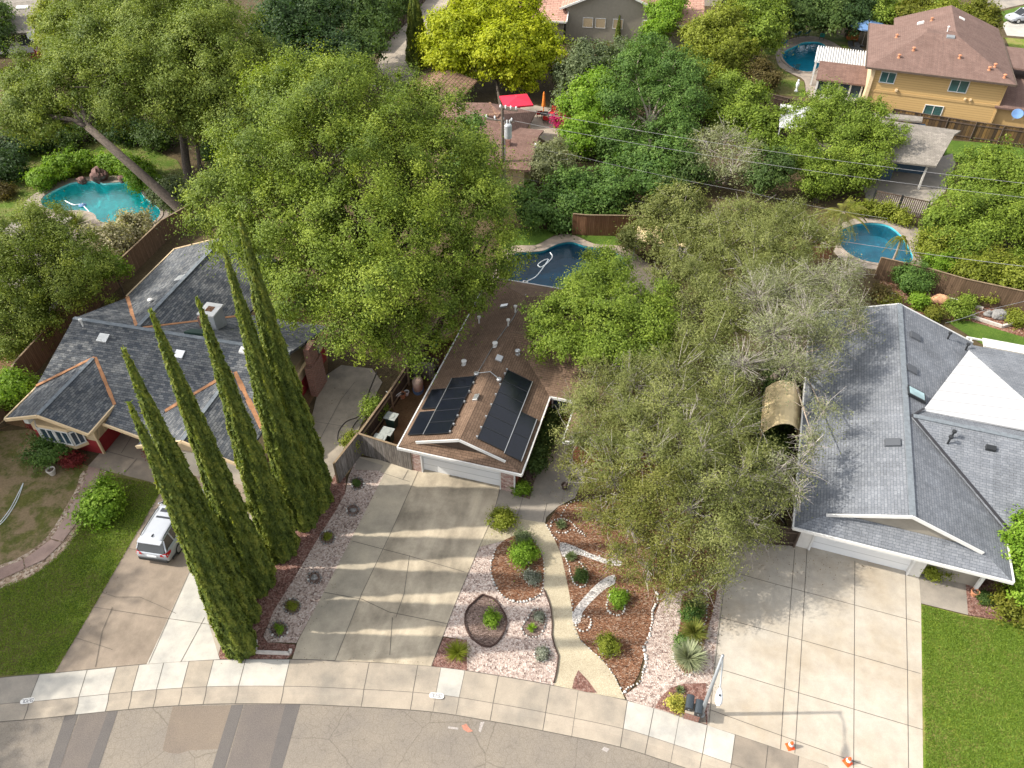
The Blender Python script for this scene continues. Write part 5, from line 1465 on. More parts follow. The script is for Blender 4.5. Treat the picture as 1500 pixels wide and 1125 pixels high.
# ------------------------------------------------------------------ utility pole and wires
PB = up(737, 275, 64.5); PX, PY = -0.82, 64.5
pole = thing('utility_pole', 'tall wooden utility pole with crossarms and a grey transformer', 'utility pole', (PX, PY, 0))
top = up(735, 157, PY).z
MB().tube([(0, 0, -.3), (0, 0, top * .5), (0, 0, top)], [.17, .15, .12], 10).build('pole', M['pole'], pole)
h2 = up(735, 177, PY).z
def crossarm(z, x0, x1, dy):
    a = MB(); a.bar((x0, dy * x0, z), (x1, dy * x1, z), .1, .12)
    o = a.build('crossarm', M['pole'], pole, uv=False)
    for k in range(4):
        x = x0 + (x1 - x0) * (k + .3) / 3.6
        MB().lathe([(.03, 0), (.03, .1), (.09, .12), (.06, .2), (.09, .24), (.03, .3)], 8, (x, dy * x, z + .06)).build('insulator', M['porcelain'], o, uv=False)
crossarm(top - .15, -.3, 1.3, -.3)
crossarm(h2, -1.6, 1.0, -.3)
tr = MB(); tr.lathe([(.30, 0), (.33, .05), (.33, 1.15), (.28, 1.25), (.1, 1.3)], 16, (.48, -.25, up(742, 190, PY).z - .65)); tro = tr.build('transformer', M['steel'], pole, smooth=False, uv=False)
MB().lathe([(.05, 0), (.05, .35), (.02, .4)], 8, (.38, -.25, up(742, 190, PY).z + .6)).lathe([(.05, 0), (.05, .35), (.02, .4)], 8, (.62, -.25, up(742, 190, PY).z + .6)).build('bushing', M['porcelain'], tro, uv=False)
MB().tube([(.2, -.12, .1), (.2, -.14, 6.4)], .05, 6).build('riser_pipe', M['galv'], pole, uv=False)
def wire(label, pts, r=0.018, sag=0.25):
    P = []
    for a, b in zip(pts[:-1], pts[1:]):
        for i in range(14):
            t_ = i / 14
            P.append(a.lerp(b, t_) - Vector((0, 0, sag * 4 * t_ * (1 - t_))))
    P.append(pts[-1])
    mb = MB(); mb.tube([p - P[0] for p in P], r, 5)
    o = mb.build('overhead_wire', M['wire'], uv=False); o.location = P[0]
    return tag(o, label, 'wire')
A0 = Vector((PX, PY, 0))
E1 = up(1560, 275, 46); E2_ = up(1560, 296, 46); E3_ = up(1560, 396, 46)
wire('topmost overhead wire running right from the utility pole', [A0 + Vector((.3, 0, top + .1)), E1], .012, .5)
wire('second overhead wire from the lower crossarm of the pole', [A0 + Vector((.5, 0, h2 + .1)), E2_], .012, .5)
wire('thick lowest cable crossing above the dark and blue pools', [A0 + Vector((0, 0, up(737, 254, PY).z)), up(945, 297, 60), up(1225, 352, 52), up(1560, 397, 46)], .018, .12)
wire('wire left of the pole dropping toward the big oak', [A0 + Vector((0, 0, up(737, 252, PY).z)), up(700, 246, 63), up(560, 210, 61)], .016, .12)
wire('thin overhead wire from the small roof mast to the right', [up(784, 214, 66), up(835, 226, 64), up(1095, 281, 57), up(1300, 320, 52)], .010, .15)
wire('short looping service cable beside the reddish roof', [up(784, 214, 66), up(832, 233, 64)], .017, .5)
wire('wire coming in from the left behind the pole', [A0 + Vector((-.5, 0, h2 + .1)), up(640, 140, 70), up(390, 90, 82)], .016, .3)
wire('service wire reaching the grey right house roof', [up(1385, 473, 42), up(1440, 455, 43), up(1560, 425, 46)], .015, .1)
m = thing('service_mast', 'thin metal service mast on the reddish brown roof', 'mast', up(784, 226, 66))
MB().tube([(0, 0, -.8), (0, 0, .9)], .035, 6).build('mast_pipe', M['galv'], m, uv=False)
MB().lathe([(.08, 0), (.1, .06), (.06, .14)], 8, (0, 0, .9)).build('mast_head', M['porcelain'], m, uv=False)

# ------------------------------------------------------------------ street lamp
b = at(1027, 1047); tp = up(1059, 960, b.y)
hd = at(1053, 1016, tp.z - .05)
lamp = thing('street_lamp', 'grey street lamp with one short arm beside the twin mailboxes', 'street lamp', (b.x, b.y, 0))
MB().tube([(0, 0, 0), (0, 0, .5), (tp.x - b.x, 0, tp.z)], [.11, .095, .06], 12).build('pole', M['galv'], lamp, smooth=True, uv=False)
MB().lathe([(.16, 0), (.16, .08), (.12, .14)], 12).build('base_plate', M['galv'], lamp, uv=False)
e = Vector((hd.x - b.x, hd.y - b.y, tp.z + .12)); s = Vector((tp.x - b.x, 0, tp.z - .08))
MB().tube([s, s.lerp(e, .3) + Vector((0, 0, .12)), e], [.04, .035, .03], 8).build('arm', M['galv'], lamp, smooth=True, uv=False)
d = (e - s); d.z = 0; d.normalize()
rg = []
for q, wd, zt_, zb in ((-.15, .05, .06, -.02), (.0, .10, .09, -.05), (.25, .15, .10, -.09), (.45, .14, .07, -.09), (.58, .06, .02, -.05)):
    c0 = e + d * q; sd = Vector((d.y, -d.x, 0))
    rg.append([c0 + sd * wd + Vector((0, 0, (zt_ + zb) / 2)), c0 + sd * wd * .6 + Vector((0, 0, zt_)), c0 - sd * wd * .6 + Vector((0, 0, zt_)), c0 - sd * wd + Vector((0, 0, (zt_ + zb) / 2)), c0 - sd * wd * .6 + Vector((0, 0, zb)), c0 + sd * wd * .6 + Vector((0, 0, zb))])
hh = MB().loft(rg).build('lamp_head', M['porcelain'], lamp, smooth=True, uv=False)
MB().lathe([(.03, 0), (.045, .02), (.045, .07), (.02, .09)], 8, tuple(e + d * .22 + Vector((0, 0, .09)))).build('photocell', M['black'], hh, uv=False)

# ------------------------------------------------------------------ mailboxes on a brick pier
b = at(1012, 1049)
rz = rad(-17)
t = thing('mailbox_pier', 'brick mailbox pier with a pale mortar top at the kerb', 'pier', (b.x, b.y, .046), rz)
MB().box(-.30, .34, -.22, .22, 0, .62).build('brick_body', M['brick'], t)
MB().box(-.34, .38, -.26, .26, .62, .68).build('cap', M['walk'], t, bevel=.01)
def mailbox(label, x, z, y):
    c = Vector((b.x, b.y, 0)); ca, sa = math.cos(rz), math.sin(rz)
    m = thing('mailbox', label, 'mailbox', (c.x + x * ca - y * sa, c.y + x * sa + y * ca, z), rz, 'twin kerb mailboxes')
    prof = [(-.17, 0), (.17, 0), (.17, .26)] + [(.17 * math.cos(a), .26 + .09 * math.sin(a)) for a in np.linspace(.3, 2.84, 7)] + [(-.17, .26)]
    MB().loft([[(px_, -.27, pz) for px_, pz in prof], [(px_, .36, pz) for px_, pz in prof]]).build('box', M['mailbox'], m, bevel=.008, uv=False)
    MB().loft([[(px_ * .93, -.285, pz * .96 + .006) for px_, pz in prof], [(px_ * .93, -.271, pz * .96 + .006) for px_, pz in prof]]).build('door', M['black'], m, uv=False)
    MB().box(-.03, .03, -.31, -.285, .16, .2).build('handle', M['galv'], m, uv=False)
    return m
mailbox('left dark mailbox of the pair on the brick pier', -.20, .68, .12)
mailbox('right dark mailbox of the pair, nearer the lamp post', .22, .66, .02)
MB_POST = None

# ------------------------------------------------------------------ cones
def cone(label, u, v, rz):
    p = at(u, v)
    t = thing('traffic_cone', label, 'traffic cone', (p.x, p.y, .02), rz, 'orange cones at the driveway end')
    MB().box(-.165, .165, -.165, .165, 0, .035).build('base', M['orange'], t, bevel=.01, uv=False)
    MB().lathe([(.145, .035), (.12, .16), (.055, .44), (.03, .48), (.012, .482)], 16).build('body', M['orange'], t, smooth=False, uv=False)
    MB().lathe([(.112, .20), (.114, .202), (.082, .335), (.078, .335)], 16).build('reflective_collar', M['white'], t, uv=False)
cone('orange cone on the left near the driveway mouth', 1157, 1094, .2)
cone('orange cone on the right at the lower driveway edge', 1241, 1117, .5)

# ------------------------------------------------------------------ cars
def make_car(label, loc, rz, tail=True):
    t = thing('parked_car', label, 'car', loc, rz)
    W = .91
    # lower body: stations along y (rear 0 -> front 4.8)
    st = [(0.0, .84, .36, .94), (.10, .89, .30, 1.00), (.6, W, .26, 1.03), (1.6, W, .24, 1.02), (3.0, W, .24, 1.00), (3.5, W, .24, .99), (4.2, .89, .25, .90), (4.6, .82, .30, .80), (4.80, .66, .38, .68)]
    rings = []
    for y, w_, zb, zt_ in st:
        rings.append([(-w_ * .88, y, zb), (-w_, y, zb + .16), (-w_, y, zt_ - .14), (-w_ * .92, y, zt_ - .02), (-w_ * .8, y, zt_), (w_ * .8, y, zt_), (w_ * .92, y, zt_ - .02), (w_, y, zt_ - .14), (w_, y, zb + .16), (w_ * .88, y, zb)])
    MB().loft(rings).build('body', M['carpaint'], t, smooth=True, uv=False)
    # glass house and roof
    gh = [(.05, .78, .93, .74, .98), (.42, .80, 1.05, .66, 1.56), (.8, .82, 1.05, .66, 1.62), (2.0, .82, 1.02, .67, 1.64), (2.7, .82, 1.0, .65, 1.58), (3.55, .80, .98, .70, 1.02)]
    rings = [[(-wb, y, zb), (-wt, y, zt_), (wt, y, zt_), (wb, y, zb)] for y, wb, zb, wt, zt_ in gh]
    MB().loft(rings).build('windows', M['carblack'], t, uv=False)
    rf = MB(); ys = [(.30, .64, 1.57), (.42, .66, 1.605), (.8, .665, 1.645), (1.4, .67, 1.665), (2.0, .67, 1.665), (2.55, .655, 1.62), (2.72, .64, 1.59)]
    rf.loft([[(-w_, y, z - .05), (-w_, y, z - .01), (-w_ * .7, y, z + .015), (w_ * .7, y, z + .015), (w_, y, z - .01), (w_, y, z - .05)] for y, w_, z in ys])
    rf.build('roof', M['carpaint'], t, smooth=True, uv=False)
    MB().slab([(-.42, 1.75, 1.686), (.42, 1.75, 1.686), (.40, 2.42, 1.655), (-.40, 2.42, 1.655)], .012).build('sunroof', M['carblack'], t, uv=False)
    pl = MB()
    for sx in (-1, 1):
        for (y0, z0, y1, z1) in ((.16, 1.05, .45, 1.57), (.95, 1.06, .95, 1.6), (2.0, 1.04, 1.95, 1.62), (2.72, 1.57, 3.52, 1.0)):
            pl.bar((sx * .81, y0, z0), (sx * .675, y1, z1), .07, .07)
    pl.build('pillars', M['carpaint'], t, uv=False)
    for sx in (-1, 1):
        MB().tube([(sx * .62, .55, 1.66), (sx * .63, .7, 1.71), (sx * .63, 2.2, 1.72), (sx * .62, 2.4, 1.67)], .025, 6).build('roof_rail', M['black'], t, uv=False)
        MB().box(sx * .93 - .1, sx * .93 + .1, 2.95, 3.1, .98, 1.12).build('mirror', M['carpaint'], t, bevel=.03, uv=False)
        lm = MB(); lm.add([(sx * .89, .02, .78), (sx * .5, -.02, .80), (sx * .52, -.02, .96), (sx * .80, .08, 1.02), (sx * .925, .42, .98), (sx * .925, .35, .84)], [(0, 1, 2, 3), (0, 3, 4, 5)])
        lm.build('tail_lamp', M['redlight'], t, uv=False)
        lm = MB(); lm.add([(sx * .84, 4.42, .80), (sx * .55, 4.66, .76), (sx * .55, 4.72, .64), (sx * .86, 4.45, .66)], [(0, 1, 2, 3)])
        lm.build('headlight', M['porcelain'], t, uv=False)
    for sx in (-1, 1):
        for y in (.95, 3.75):
            rg_ = [(sx * (.70 + .22 * k), r) for k, r in ((0, .30), (.1, .34), (.9, .34), (1.0, .30))]
            wv = MB(); n = 20
            wv.loft([[(x, y + r * math.cos(2 * math.pi * k / n), .34 + r * math.sin(2 * math.pi * k / n)) for k in range(n)] for x, r in rg_])
            wo = wv.build('wheel', M['rubber'], t, uv=False)
            hb_ = MB(); hb_.loft([[(sx * x, y + r * math.cos(2 * math.pi * k / n), .34 + r * math.sin(2 * math.pi * k / n)) for k in range(n)] for x, r in ((.90, .21), (.925, .21), (.93, .15))])
            hb_.build('rim', M['alu'], wo, uv=False)
    MB().loft([[(-.80, -.05, .36), (.80, -.05, .36), (.80, -.05, .56), (-.80, -.05, .56)], [(-.86, .12, .34), (.86, .12, .34), (.86, .12, .58), (-.86, .12, .58)]]).build('bumper', M['black'], t, uv=False)
    for sx in (-1, 1):
        MB().box(sx * .905 - .015, sx * .905 + .015, .25, 4.45, .27, .42).build('sill_trim', M['black'], t, uv=False)
    MB().box(-.26, .26, -.03, .02, .68, .80).build('licence_plate', M['porcelain'], t, uv=False)
    MB().slab([(-.64, .16, 1.60), (.64, .16, 1.60), (.66, .40, 1.63), (-.66, .40, 1.63)], .04).build('spoiler', M['carpaint'], t, uv=False)
    MB().loft([[(-.02, .55, 1.655), (.02, .55, 1.655), (.02, .75, 1.66), (-.02, .75, 1.66)], [(-.005, .55, 1.74), (.005, .55, 1.74), (.005, .6, 1.74), (-.005, .6, 1.74)]]).build('antenna_fin', M['black'], t, uv=False)
    return t
c0 = at(229, 827)
car = make_car('silver grey wagon parked tail out on the left driveway beside the cypresses', (c0.x, c0.y, .015), rad(-9.5))
c1 = at(1477, 34)
dup(car, (c1.x + 4.6, c1.y + 1.2, 0), rad(100), 'silver car parked on the far driveway in the top right corner')

# ------------------------------------------------------------------ side yard
def bin_(label, u, v, rz):
    p = at(u, v, 1.05)
    t = thing('wheeled_bin', label, 'wheeled bin', (p.x, p.y, .01), rz, 'bins by the side gate')
    MB().loft([[(-.22, -.24, .06), (.22, -.24, .06), (.22, .24, .06), (-.22, .24, .06)], [(-.30, -.33, .98), (.30, -.33, .98), (.30, .33, .98), (-.30, .33, .98)]]).build('body', M['bingreen'], t, uv=False)
    lid = MB().box(-.33, .33, -.38, .36, .98, 1.03).lathe([(.24, 1.03), (.22, 1.06), (.2, 1.05)], 16, (0, 0, 0)).build('lid', M['binlid'], t, bevel=.015, uv=False)
    MB().box(-.3, .3, .36, .42, .92, .98).build('handle', M['binlid'], t, uv=False)
    for sx in (-1, 1):
        n = 12
        MB().loft([[(sx * x, .28 + .12 * math.cos(6.283 * k / n), .12 + .12 * math.sin(6.283 * k / n)) for k in range(n)] for x in (.22, .29)]).build('wheel', M['rubber'], t, uv=False)
bin_('grey lidded wheeled bin standing farthest from the gate', 573, 609, rad(70))
bin_('grey lidded wheeled bin in the middle by the gate fence', 567, 631, rad(72))
bin_('grey lidded wheeled bin nearest the gate fence', 556, 641, rad(75))
p = at(613, 572)
t = thing('covered_grill', 'dusty pink covered barbecue beside the brown roof edge', 'barbecue', (p.x, p.y, 0))
MB().loft([[(r * math.cos(a) * 1.0, r * 1.35 * math.sin(a), z) for a in np.linspace(0, 6.283, 17)[:-1]] for r, z in ((.33, .02), (.36, .7), (.34, .9), (.22, 1.0), (.05, 1.02))]).build('cover', M['pinkcover'], t, smooth=True, uv=False)
MB().loft([[(r * math.cos(a) * 1.0, r * 1.35 * math.sin(a), z) for a in np.linspace(0, 6.283, 17)[:-1]] for r, z in ((.36, .01), (.38, .25))]).build('skirt', M['bluefab'], t, uv=False)
def chair(name, label, loc, rz, mat, group=None, recl=.25, seat_h=.42, frame='black'):
    t = thing(name, label, 'chair', loc, rz, group)
    MB().box(-.27, .27, -.27, .27, seat_h - .04, seat_h).build('seat', M[mat], t, bevel=.01, uv=False)
    MB().slab([(-.27, .25, seat_h), (.27, .25, seat_h), (.27, .25 + recl, seat_h + .52), (-.27, .25 + recl, seat_h + .52)], .04).build('backrest', M[mat], t, uv=False)
    for sx in (-1, 1):
        for sy in (-1, 1):
            MB().box(sx * .25 - .02, sx * .25 + .02, sy * .24 - .02, sy * .24 + .02, 0, seat_h - .04).build('leg', M[frame], t, uv=False)
        MB().box(sx * .29 - .03, sx * .29 + .03, -.27, .3, seat_h + .2, seat_h + .23).build('armrest', M[frame], t, uv=False)
    return t
chair('garden_chair', 'white garden chair in the shady side yard above the bins', at(580, 585), rad(140), 'white', frame='white')
chair('garden_chair', 'teal plastic chair in the side yard under the oak', at(634, 512), rad(60), 'teal', frame='teal')
t = thing('wicker_seat', 'rounded tan wicker tub seat against the brown roof edge', 'seat', at(655, 492), 0)
mb = MB(); mb.lathe([(.55, 0), (.75, .3), (.85, .75), (.80, .78), (.68, .38), (.1, .33)], 20); mb.build('tub', M['tarp'], t, uv=False)
MB().lathe([(.62, .36), (.66, .42), (.60, .48), (.1, .5)], 16).build('cushion', M['pinkcover'], t, uv=False)
p = at(596, 552)
t = thing('wooden_enclosure', 'small grey slatted wooden gate with a cross rail in the side yard', 'gate', (p.x, p.y, 0), rad(-10))
MB().box(0, 1.9, -.03, .03, 0, 1.35).build('slats', M['fence_grey'], t)
MB().box(-.05, 1.95, -.08, .08, 1.35, 1.42).box(1.8, 1.95, -.06, .06, 0, 1.5).box(-.05, .1, -.06, .06, 0, 1.5).build('frame', M['fence_grey'], t)
t = thing('garden_bench', 'grey slatted bench behind the small side yard gate', 'bench', at(625, 543), rad(-14))
mb = MB()
for k in range(4):
    mb.box(-.8, .8, -.25 + k * .14, -.14 + k * .14, .42, .45)
mb.build('seat', M['fence_grey'], t); mb = MB()
for k in range(3):
    mb.box(-.8, .8, .28 + k * .03, .31 + k * .03, .55 + k * .13, .65 + k * .13)
mb.build('backrest', M['fence_grey'], t)
for sx in (-.7, .7):
    MB().box(sx - .03, sx + .03, -.24, .3, 0, .42).build('leg', M['fence_grey'], t, uv=False)
for k, (u, v, r, mt, lab) in enumerate(((590, 583, .22, 'terracotta', 'round clay pot beside the white side yard chair'), (596, 579, .17, 'porcelain', 'small pale pot next to the clay pot'), (571, 592, .15, 'binlid', 'small grey pot below the white side yard chair'), (827, 716, .2, 'post_dark', 'dark round pot on the front walk'), (838, 702, .17, 'black', 'black pot beside the front walk under the olive branches'), (1425, 872, .2, 'terracotta', 'clay urn at the foot of the white porch post'), (78, 695, .24, 'timber', 'pale round pot on the dry lawn by the bay window'))):
    p = at(u, v)
    t = thing('flower_pot', lab, 'pot', (p.x, p.y, .03))
    MB().lathe([(r * .65, 0), (r, r * 1.5), (r * 1.1, r * 1.55), (r * 1.05, r * 1.8), (r * .85, r * 1.75), (r * .8, r * 1.3)], 14).build('vessel', M[mt], t, uv=False)
    MB().lathe([(r * .8, r * 1.32), (r * .4, r * 1.36)], 12).build('soil', M['mulch_dark'], t, uv=False)
# cables on the side slab
def cable(name, label, pts, r, mat, z=.04, cat='cable'):
    w = [at(u, v, z) for u, v in pts]
    w = [Vector((*q, z)) for q in smooth_loop([(a.x, a.y) for a in w], 6, closed=False)]
    mb = MB(); mb.tube([q - w[0] for q in w], r, 6)
    o = mb.build(name, M[mat], uv=False); o.location = w[0]
    return tag(o, label, cat)
cable('garden_hose', 'dark hose looping over the grey side slab', [(552, 545), (540, 575), (536, 595), (525, 610), (508, 617), (497, 630), (495, 645), (505, 650), (520, 620), (535, 605), (545, 580)], .03, 'darkhose', cat='hose')
cable('garden_hose', 'pale thin hose lying on the dry lawn', [(0, 765), (15, 745), (28, 720), (34, 708), (24, 735), (8, 760), (-5, 772)], .02, 'hose', .03, cat='hose')
cable('pool_hose', 'white hose floating with a loop on the dark blue pool', [(770, 413), (785, 405), (797, 390), (803, 380), (795, 382), (788, 388), (793, 391), (803, 384), (809, 376), (806, 370)], .045, 'hose', -.1, cat='hose')
cable('pool_hose', 'white hose drifting across the turquoise pool', [(95, 294), (108, 300), (120, 300), (132, 312)], .05, 'hose', -.1, cat='hose')
t = thing('pool_skimmer', 'small white square skimmer at the dark pool edge', 'pool skimmer', at(769, 414, -.1), rad(-15))
MB().box(-.2, .2, -.2, .2, -.04, .06).build('float', M['white'], t, bevel=.03, uv=False); MB().box(-.08, .08, -.08, .08, .06, .09).build('lid', M['black'], t, uv=False)
t = thing('pool_cleaner', 'dark round cleaner with a disc in the turquoise pool', 'pool cleaner', at(121, 301, -.12))
MB().lathe([(.3, 0), (.34, .05), (.2, .12), (.05, .14)], 14).build('body', M['bluefab'], t, uv=False); MB().tube([(0, 0, .1), (.1, 0, .25)], .04, 6).build('neck', M['hose'], t, uv=False)

# ------------------------------------------------------------------ umbrellas, canopies and patio things far back
def umbrella(label, u, v, zc, r, mat, n=8, square=False, rz=0.0, rise=.5):
    c = at(u, v, zc)
    t = thing('patio_umbrella', label, 'umbrella', (c.x, c.y, 0), rz)
    MB().tube([(0, 0, 0), (0, 0, zc + rise + .15)], .035, 8).build('pole', M['alu'], t, uv=False)
    MB().lathe([(.28, 0), (.28, .08), (.06, .12)], 12).build('base', M['black'], t, uv=False)
    mb = MB(); k = 4 if square else n
    ring = [(r * math.cos(6.283 * (i + .5) / k), r * math.sin(6.283 * (i + .5) / k), zc) for i in range(k)]
    low = [(x, y, z - .16) for x, y, z in ring]
    mb.add([(0, 0, zc + rise)] + ring + low, [(0, i + 1, (i + 1) % k + 1) for i in range(k)] + [(i + 1, i + 1 + k, (i + 1) % k + 1 + k, (i + 1) % k + 1) for i in range(k)])
    mb.build('canopy', M[mat], t, uv=False)
    rb_ = MB()
    for p in ring:
        rb_.bar((0, 0, zc + rise - .04), (p[0], p[1], p[2] - .03), .025)
    rb_.build('ribs', M['alu'], t, uv=False)
    return t
umbrella('square red umbrella beside the reddish roof', 756, 147, 2.4, 2.1, 'redfab', square=True, rz=rad(12), rise=.35)
umbrella('large round blue umbrella above the cedar bar by the ochre house', 1271, 36, 2.6, 2.2, 'bluefab', n=10)
c = at(796, 168)
t = thing('closed_umbrella', 'closed orange umbrella on the red patio', 'umbrella', (c.x, c.y, 0))
MB().lathe([(.05, .0), (.05, .9), (.22, .95), (.16, 1.5), (.10, 2.3), (.03, 2.5)], 10).build('folded_canopy', M['orangefab'], t, uv=False)
MB().lathe([(.26, 0), (.26, .1), (.06, .14)], 12).build('base', M['orangefab'], t, uv=False)
for u, v, lab in ((790, 172, 'red patio chair left of the closed orange umbrella'), (800, 180, 'red patio chair in front of the closed orange umbrella'), (808, 170, 'red patio chair right of the closed orange umbrella')):
    chair('patio_chair', lab, at(u, v), random.uniform(0, 6), 'redchair', 'red patio chairs')
c = at(798, 176)
t = thing('patio_table', 'small dark round table among the red patio chairs', 'table', (c.x, c.y, 0))
MB().lathe([(.55, .7), (.55, .74), (.1, .745)], 16).build('tabletop', M['black'], t, uv=False); MB().lathe([(.3, 0), (.06, .06), (.05, .7)], 10).build('pedestal', M['black'], t, uv=False)
for u, v, lab in ((1146, 68, 'blue chair at the left end of the far pool'), (1166, 55, 'blue chair left of another behind the far pool'), (1180, 53, 'blue chair in the middle behind the far pool'), (1203, 58, 'bright teal chair right behind the far pool'), (1165, 103, 'dark blue chair at the near left edge of the far pool')):
    chair('pool_chair', lab, at(u, v), rad(180 + random.uniform(-40, 40)), 'teal' if 'teal' in lab else 'bluechair', 'chairs round the far pool')
def lounger(label, u, v, rz):
    t = thing('sun_lounger', label, 'sun lounger', at(u, v), rz, 'loungers beside the cedar bar')
    MB().box(-.32, .32, -.9, .35, .3, .36).build('seat', M['black'], t, uv=False)
    MB().slab([(-.32, .35, .36), (.32, .35, .36), (.32, .9, .8), (-.32, .9, .8)], .05).build('backrest', M['black'], t, uv=False)
    for sx in (-.28, .28):
        for y in (-.8, .25):
            MB().box(sx - .02, sx + .02, y - .02, y + .02, 0, .3).build('leg', M['black'], t, uv=False)
lounger('dark lounger on the left below the cedar bar', 1247, 73, .1)
lounger('dark lounger on the right below the cedar bar', 1257, 75, .15)
c = at(1254, 58)
t = thing('cedar_bar', 'orange cedar bar counter under the blue umbrella', 'bar', (c.x, c.y, 0), rad(-15))
MB().box(-1.2, .2, -.25, .25, 0, 1.05).build('counter', M['cedar'], t); MB().box(-1.3, .3, -.35, .35, 1.05, 1.12).build('top', M['cedar'], t, uv=False)
for x in (-1.15, .15):
    MB().box(x - .07, x + .07, .3, .44, 0, 2.4).build('post', M['cedar'], t, uv=False)
MB().bar((-1.3, .37, 2.4), (.3, .37, 2.4), .14).build('beam', M['cedar'], t, uv=False)
c = at(1166, 134)
t = thing('garden_statue', 'small white statue on the lawn left of the sun room', 'statue', (c.x, c.y, 0))
MB().lathe([(.2, 0), (.2, .12), (.1, .16), (.12, .5), (.2, .8), (.16, 1.05), (.06, 1.1)], 12).build('figure', M['porcelain'], t, smooth=True, uv=False)
MB().lathe([(.03, 1.1), (.12, 1.18), (.12, 1.3), (.04, 1.38)], 12).build('head', M['porcelain'], t, smooth=True, uv=False)
# tan canvas shelter between the two right houses
c = at(1147, 640); 
A_ = [at(u, v, 2.0) for u, v in ((1118, 634), (1172, 634), (1173, 572), (1122, 568))]
c = sum(A_, Vector()) / 4
t = thing('canvas_shelter', 'tan canvas shelter squeezed beside the grey house eave', 'shelter', (c.x, c.y, 0))
q = [p - Vector((c.x, c.y, 0)) for p in A_]
ra, rb2 = (q[0] + q[1]) / 2 + Vector((0, 0, .75)), (q[2] + q[3]) / 2 + Vector((0, 0, .75))
mb = MB()
n = 6
def arc(p, r_, q_, s):
    a = p.lerp(r_, s) if s <= 1 else r_.lerp(q_, s - 1)
    return a + Vector((0, 0, .22 * math.sin(math.pi * min(s, 2 - s) if s <= 1 else math.pi * (2 - s))))
R0 = [arc(q[0], ra, q[1], 2 * i / 8) for i in range(9)]; R1 = [arc(q[3], rb2, q[2], 2 * i / 8) for i in range(9)]
Rm = [[R0[i].lerp(R1[i], s) - Vector((0, 0, .12 * math.sin(math.pi * s * 3) ** 2 * (1 if 0 < i < 8 else 0))) for i in range(9)] for s in np.linspace(0, 1, 10)]
for a_, b_ in zip(Rm[:-1], Rm[1:]):
    for i in range(8):
        mb.add([a_[i], a_[i + 1], b_[i + 1], b_[i]], [(0, 1, 2, 3)])
# hanging sides
for ring_i in (0, 8):
    for a_, b_ in zip(Rm[:-1], Rm[1:]):
        mb.add([a_[ring_i], b_[ring_i], b_[ring_i] - Vector((0, 0, 1.0)), a_[ring_i] - Vector((0, 0, 1.0))], [(0, 1, 2, 3)])
mb.build('canvas', M['tarp'], t, uv=False)
for p in q:
    MB().tube([(p.x, p.y, 0), (p.x, p.y, 2.0)], .03, 6).build('post', M['galv'], t, uv=False)
c = at(968, 352, 1.5)
t = thing('canvas_shelter', 'yellow tan canvas canopy behind the olive tree near the dark pool', 'shelter', (c.x, c.y, 0), rad(-15))
MB().add([(-2, -1.3, 2.0), (2, -1.3, 2.0), (2, 1.3, 2.0), (-2, 1.3, 2.0), (0, 0, 2.7)], [(0, 1, 4), (1, 2, 4), (2, 3, 4), (3, 0, 4)]).build('canvas', M['tarp'], t, uv=False)
for x in (-1.9, 1.9):
    for y in (-1.2, 1.2):
        MB().tube([(x, y, 0), (x, y, 2)], .04, 6).build('post', M['galv'], t, uv=False)
# white pergola behind the right house
c = at(1440, 505, 2.5)
t = thing('pergola', 'white pergola corner behind the grey right house', 'pergola', (c.x, c.y, 0), rad(-18.5))
MB().box(0, 6, -.3, .6, 2.5, 2.62).build('roof_sheet', M['palewall'], t)
for x in (-.9, .1):
    MB().bar((x, -.5, 2.3), (x + .3, .6, 2.45), .1).build('rafter', M['white'], t, uv=False)
MB().bar((-.95, .5, 2.5), (.3, .5, 2.5), .1).build('beam', M['white'], t, uv=False)
for x in (-.9, 5.8):
    MB().box(x - .06, x + .06, .4, .55, 0, 2.5).build('post', M['white'], t, uv=False)

# ------------------------------------------------------------------ boulders
def boulder(label, loc, s, mat, seed, sq=.7, rz=0, name='boulder', cat='boulder'):
    rng = np.random.default_rng(seed)
    import bmesh
    bm = bmesh.new(); bmesh.ops.create_icosphere(bm, subdivisions=3, radius=1)
    ph = rng.random(6) * 6
    for v in bm.verts:
        p = v.co
        k = 1 + .16 * math.sin(3 * p.x + ph[0]) + .13 * math.sin(4 * p.y + ph[1]) + .12 * math.sin(5 * p.z + ph[2]) + .06 * math.sin(9 * p.x + 7 * p.y + ph[3])
        v.co = Vector((p.x * s * k, p.y * s * .8 * k, (p.z * sq * s * k)))
    me = bpy.data.meshes.new(name); bm.to_mesh(me); bm.free()
    me.materials.append(M[mat])
    o = link(name, me, None, (loc[0], loc[1], loc[2] + s * sq * .55), (0, 0, rz))
    return tag(o, label, cat)
boulder('reddish waterfall boulder standing tallest behind the turquoise pool', at(149, 264), .75, 'boulder', 1, 1.1)
boulder('flat reddish rock right of the waterfall boulder', at(180, 265), .45, 'boulder', 2)
boulder('flat reddish rock left of the waterfall boulder', at(120, 267), .45, 'boulder', 3)
boulder('orange sandstone boulder on the red mulch slope', at(1371, 447), .62, 'sandstone', 4, 1.0)
boulder('grey rounded rock at the right end of the slope timber', at(1462, 464), .55, 'stone_dark', 5)
boulder('grey rock beside another on the slope timber', at(1448, 462), .35, 'stone_dark', 6)
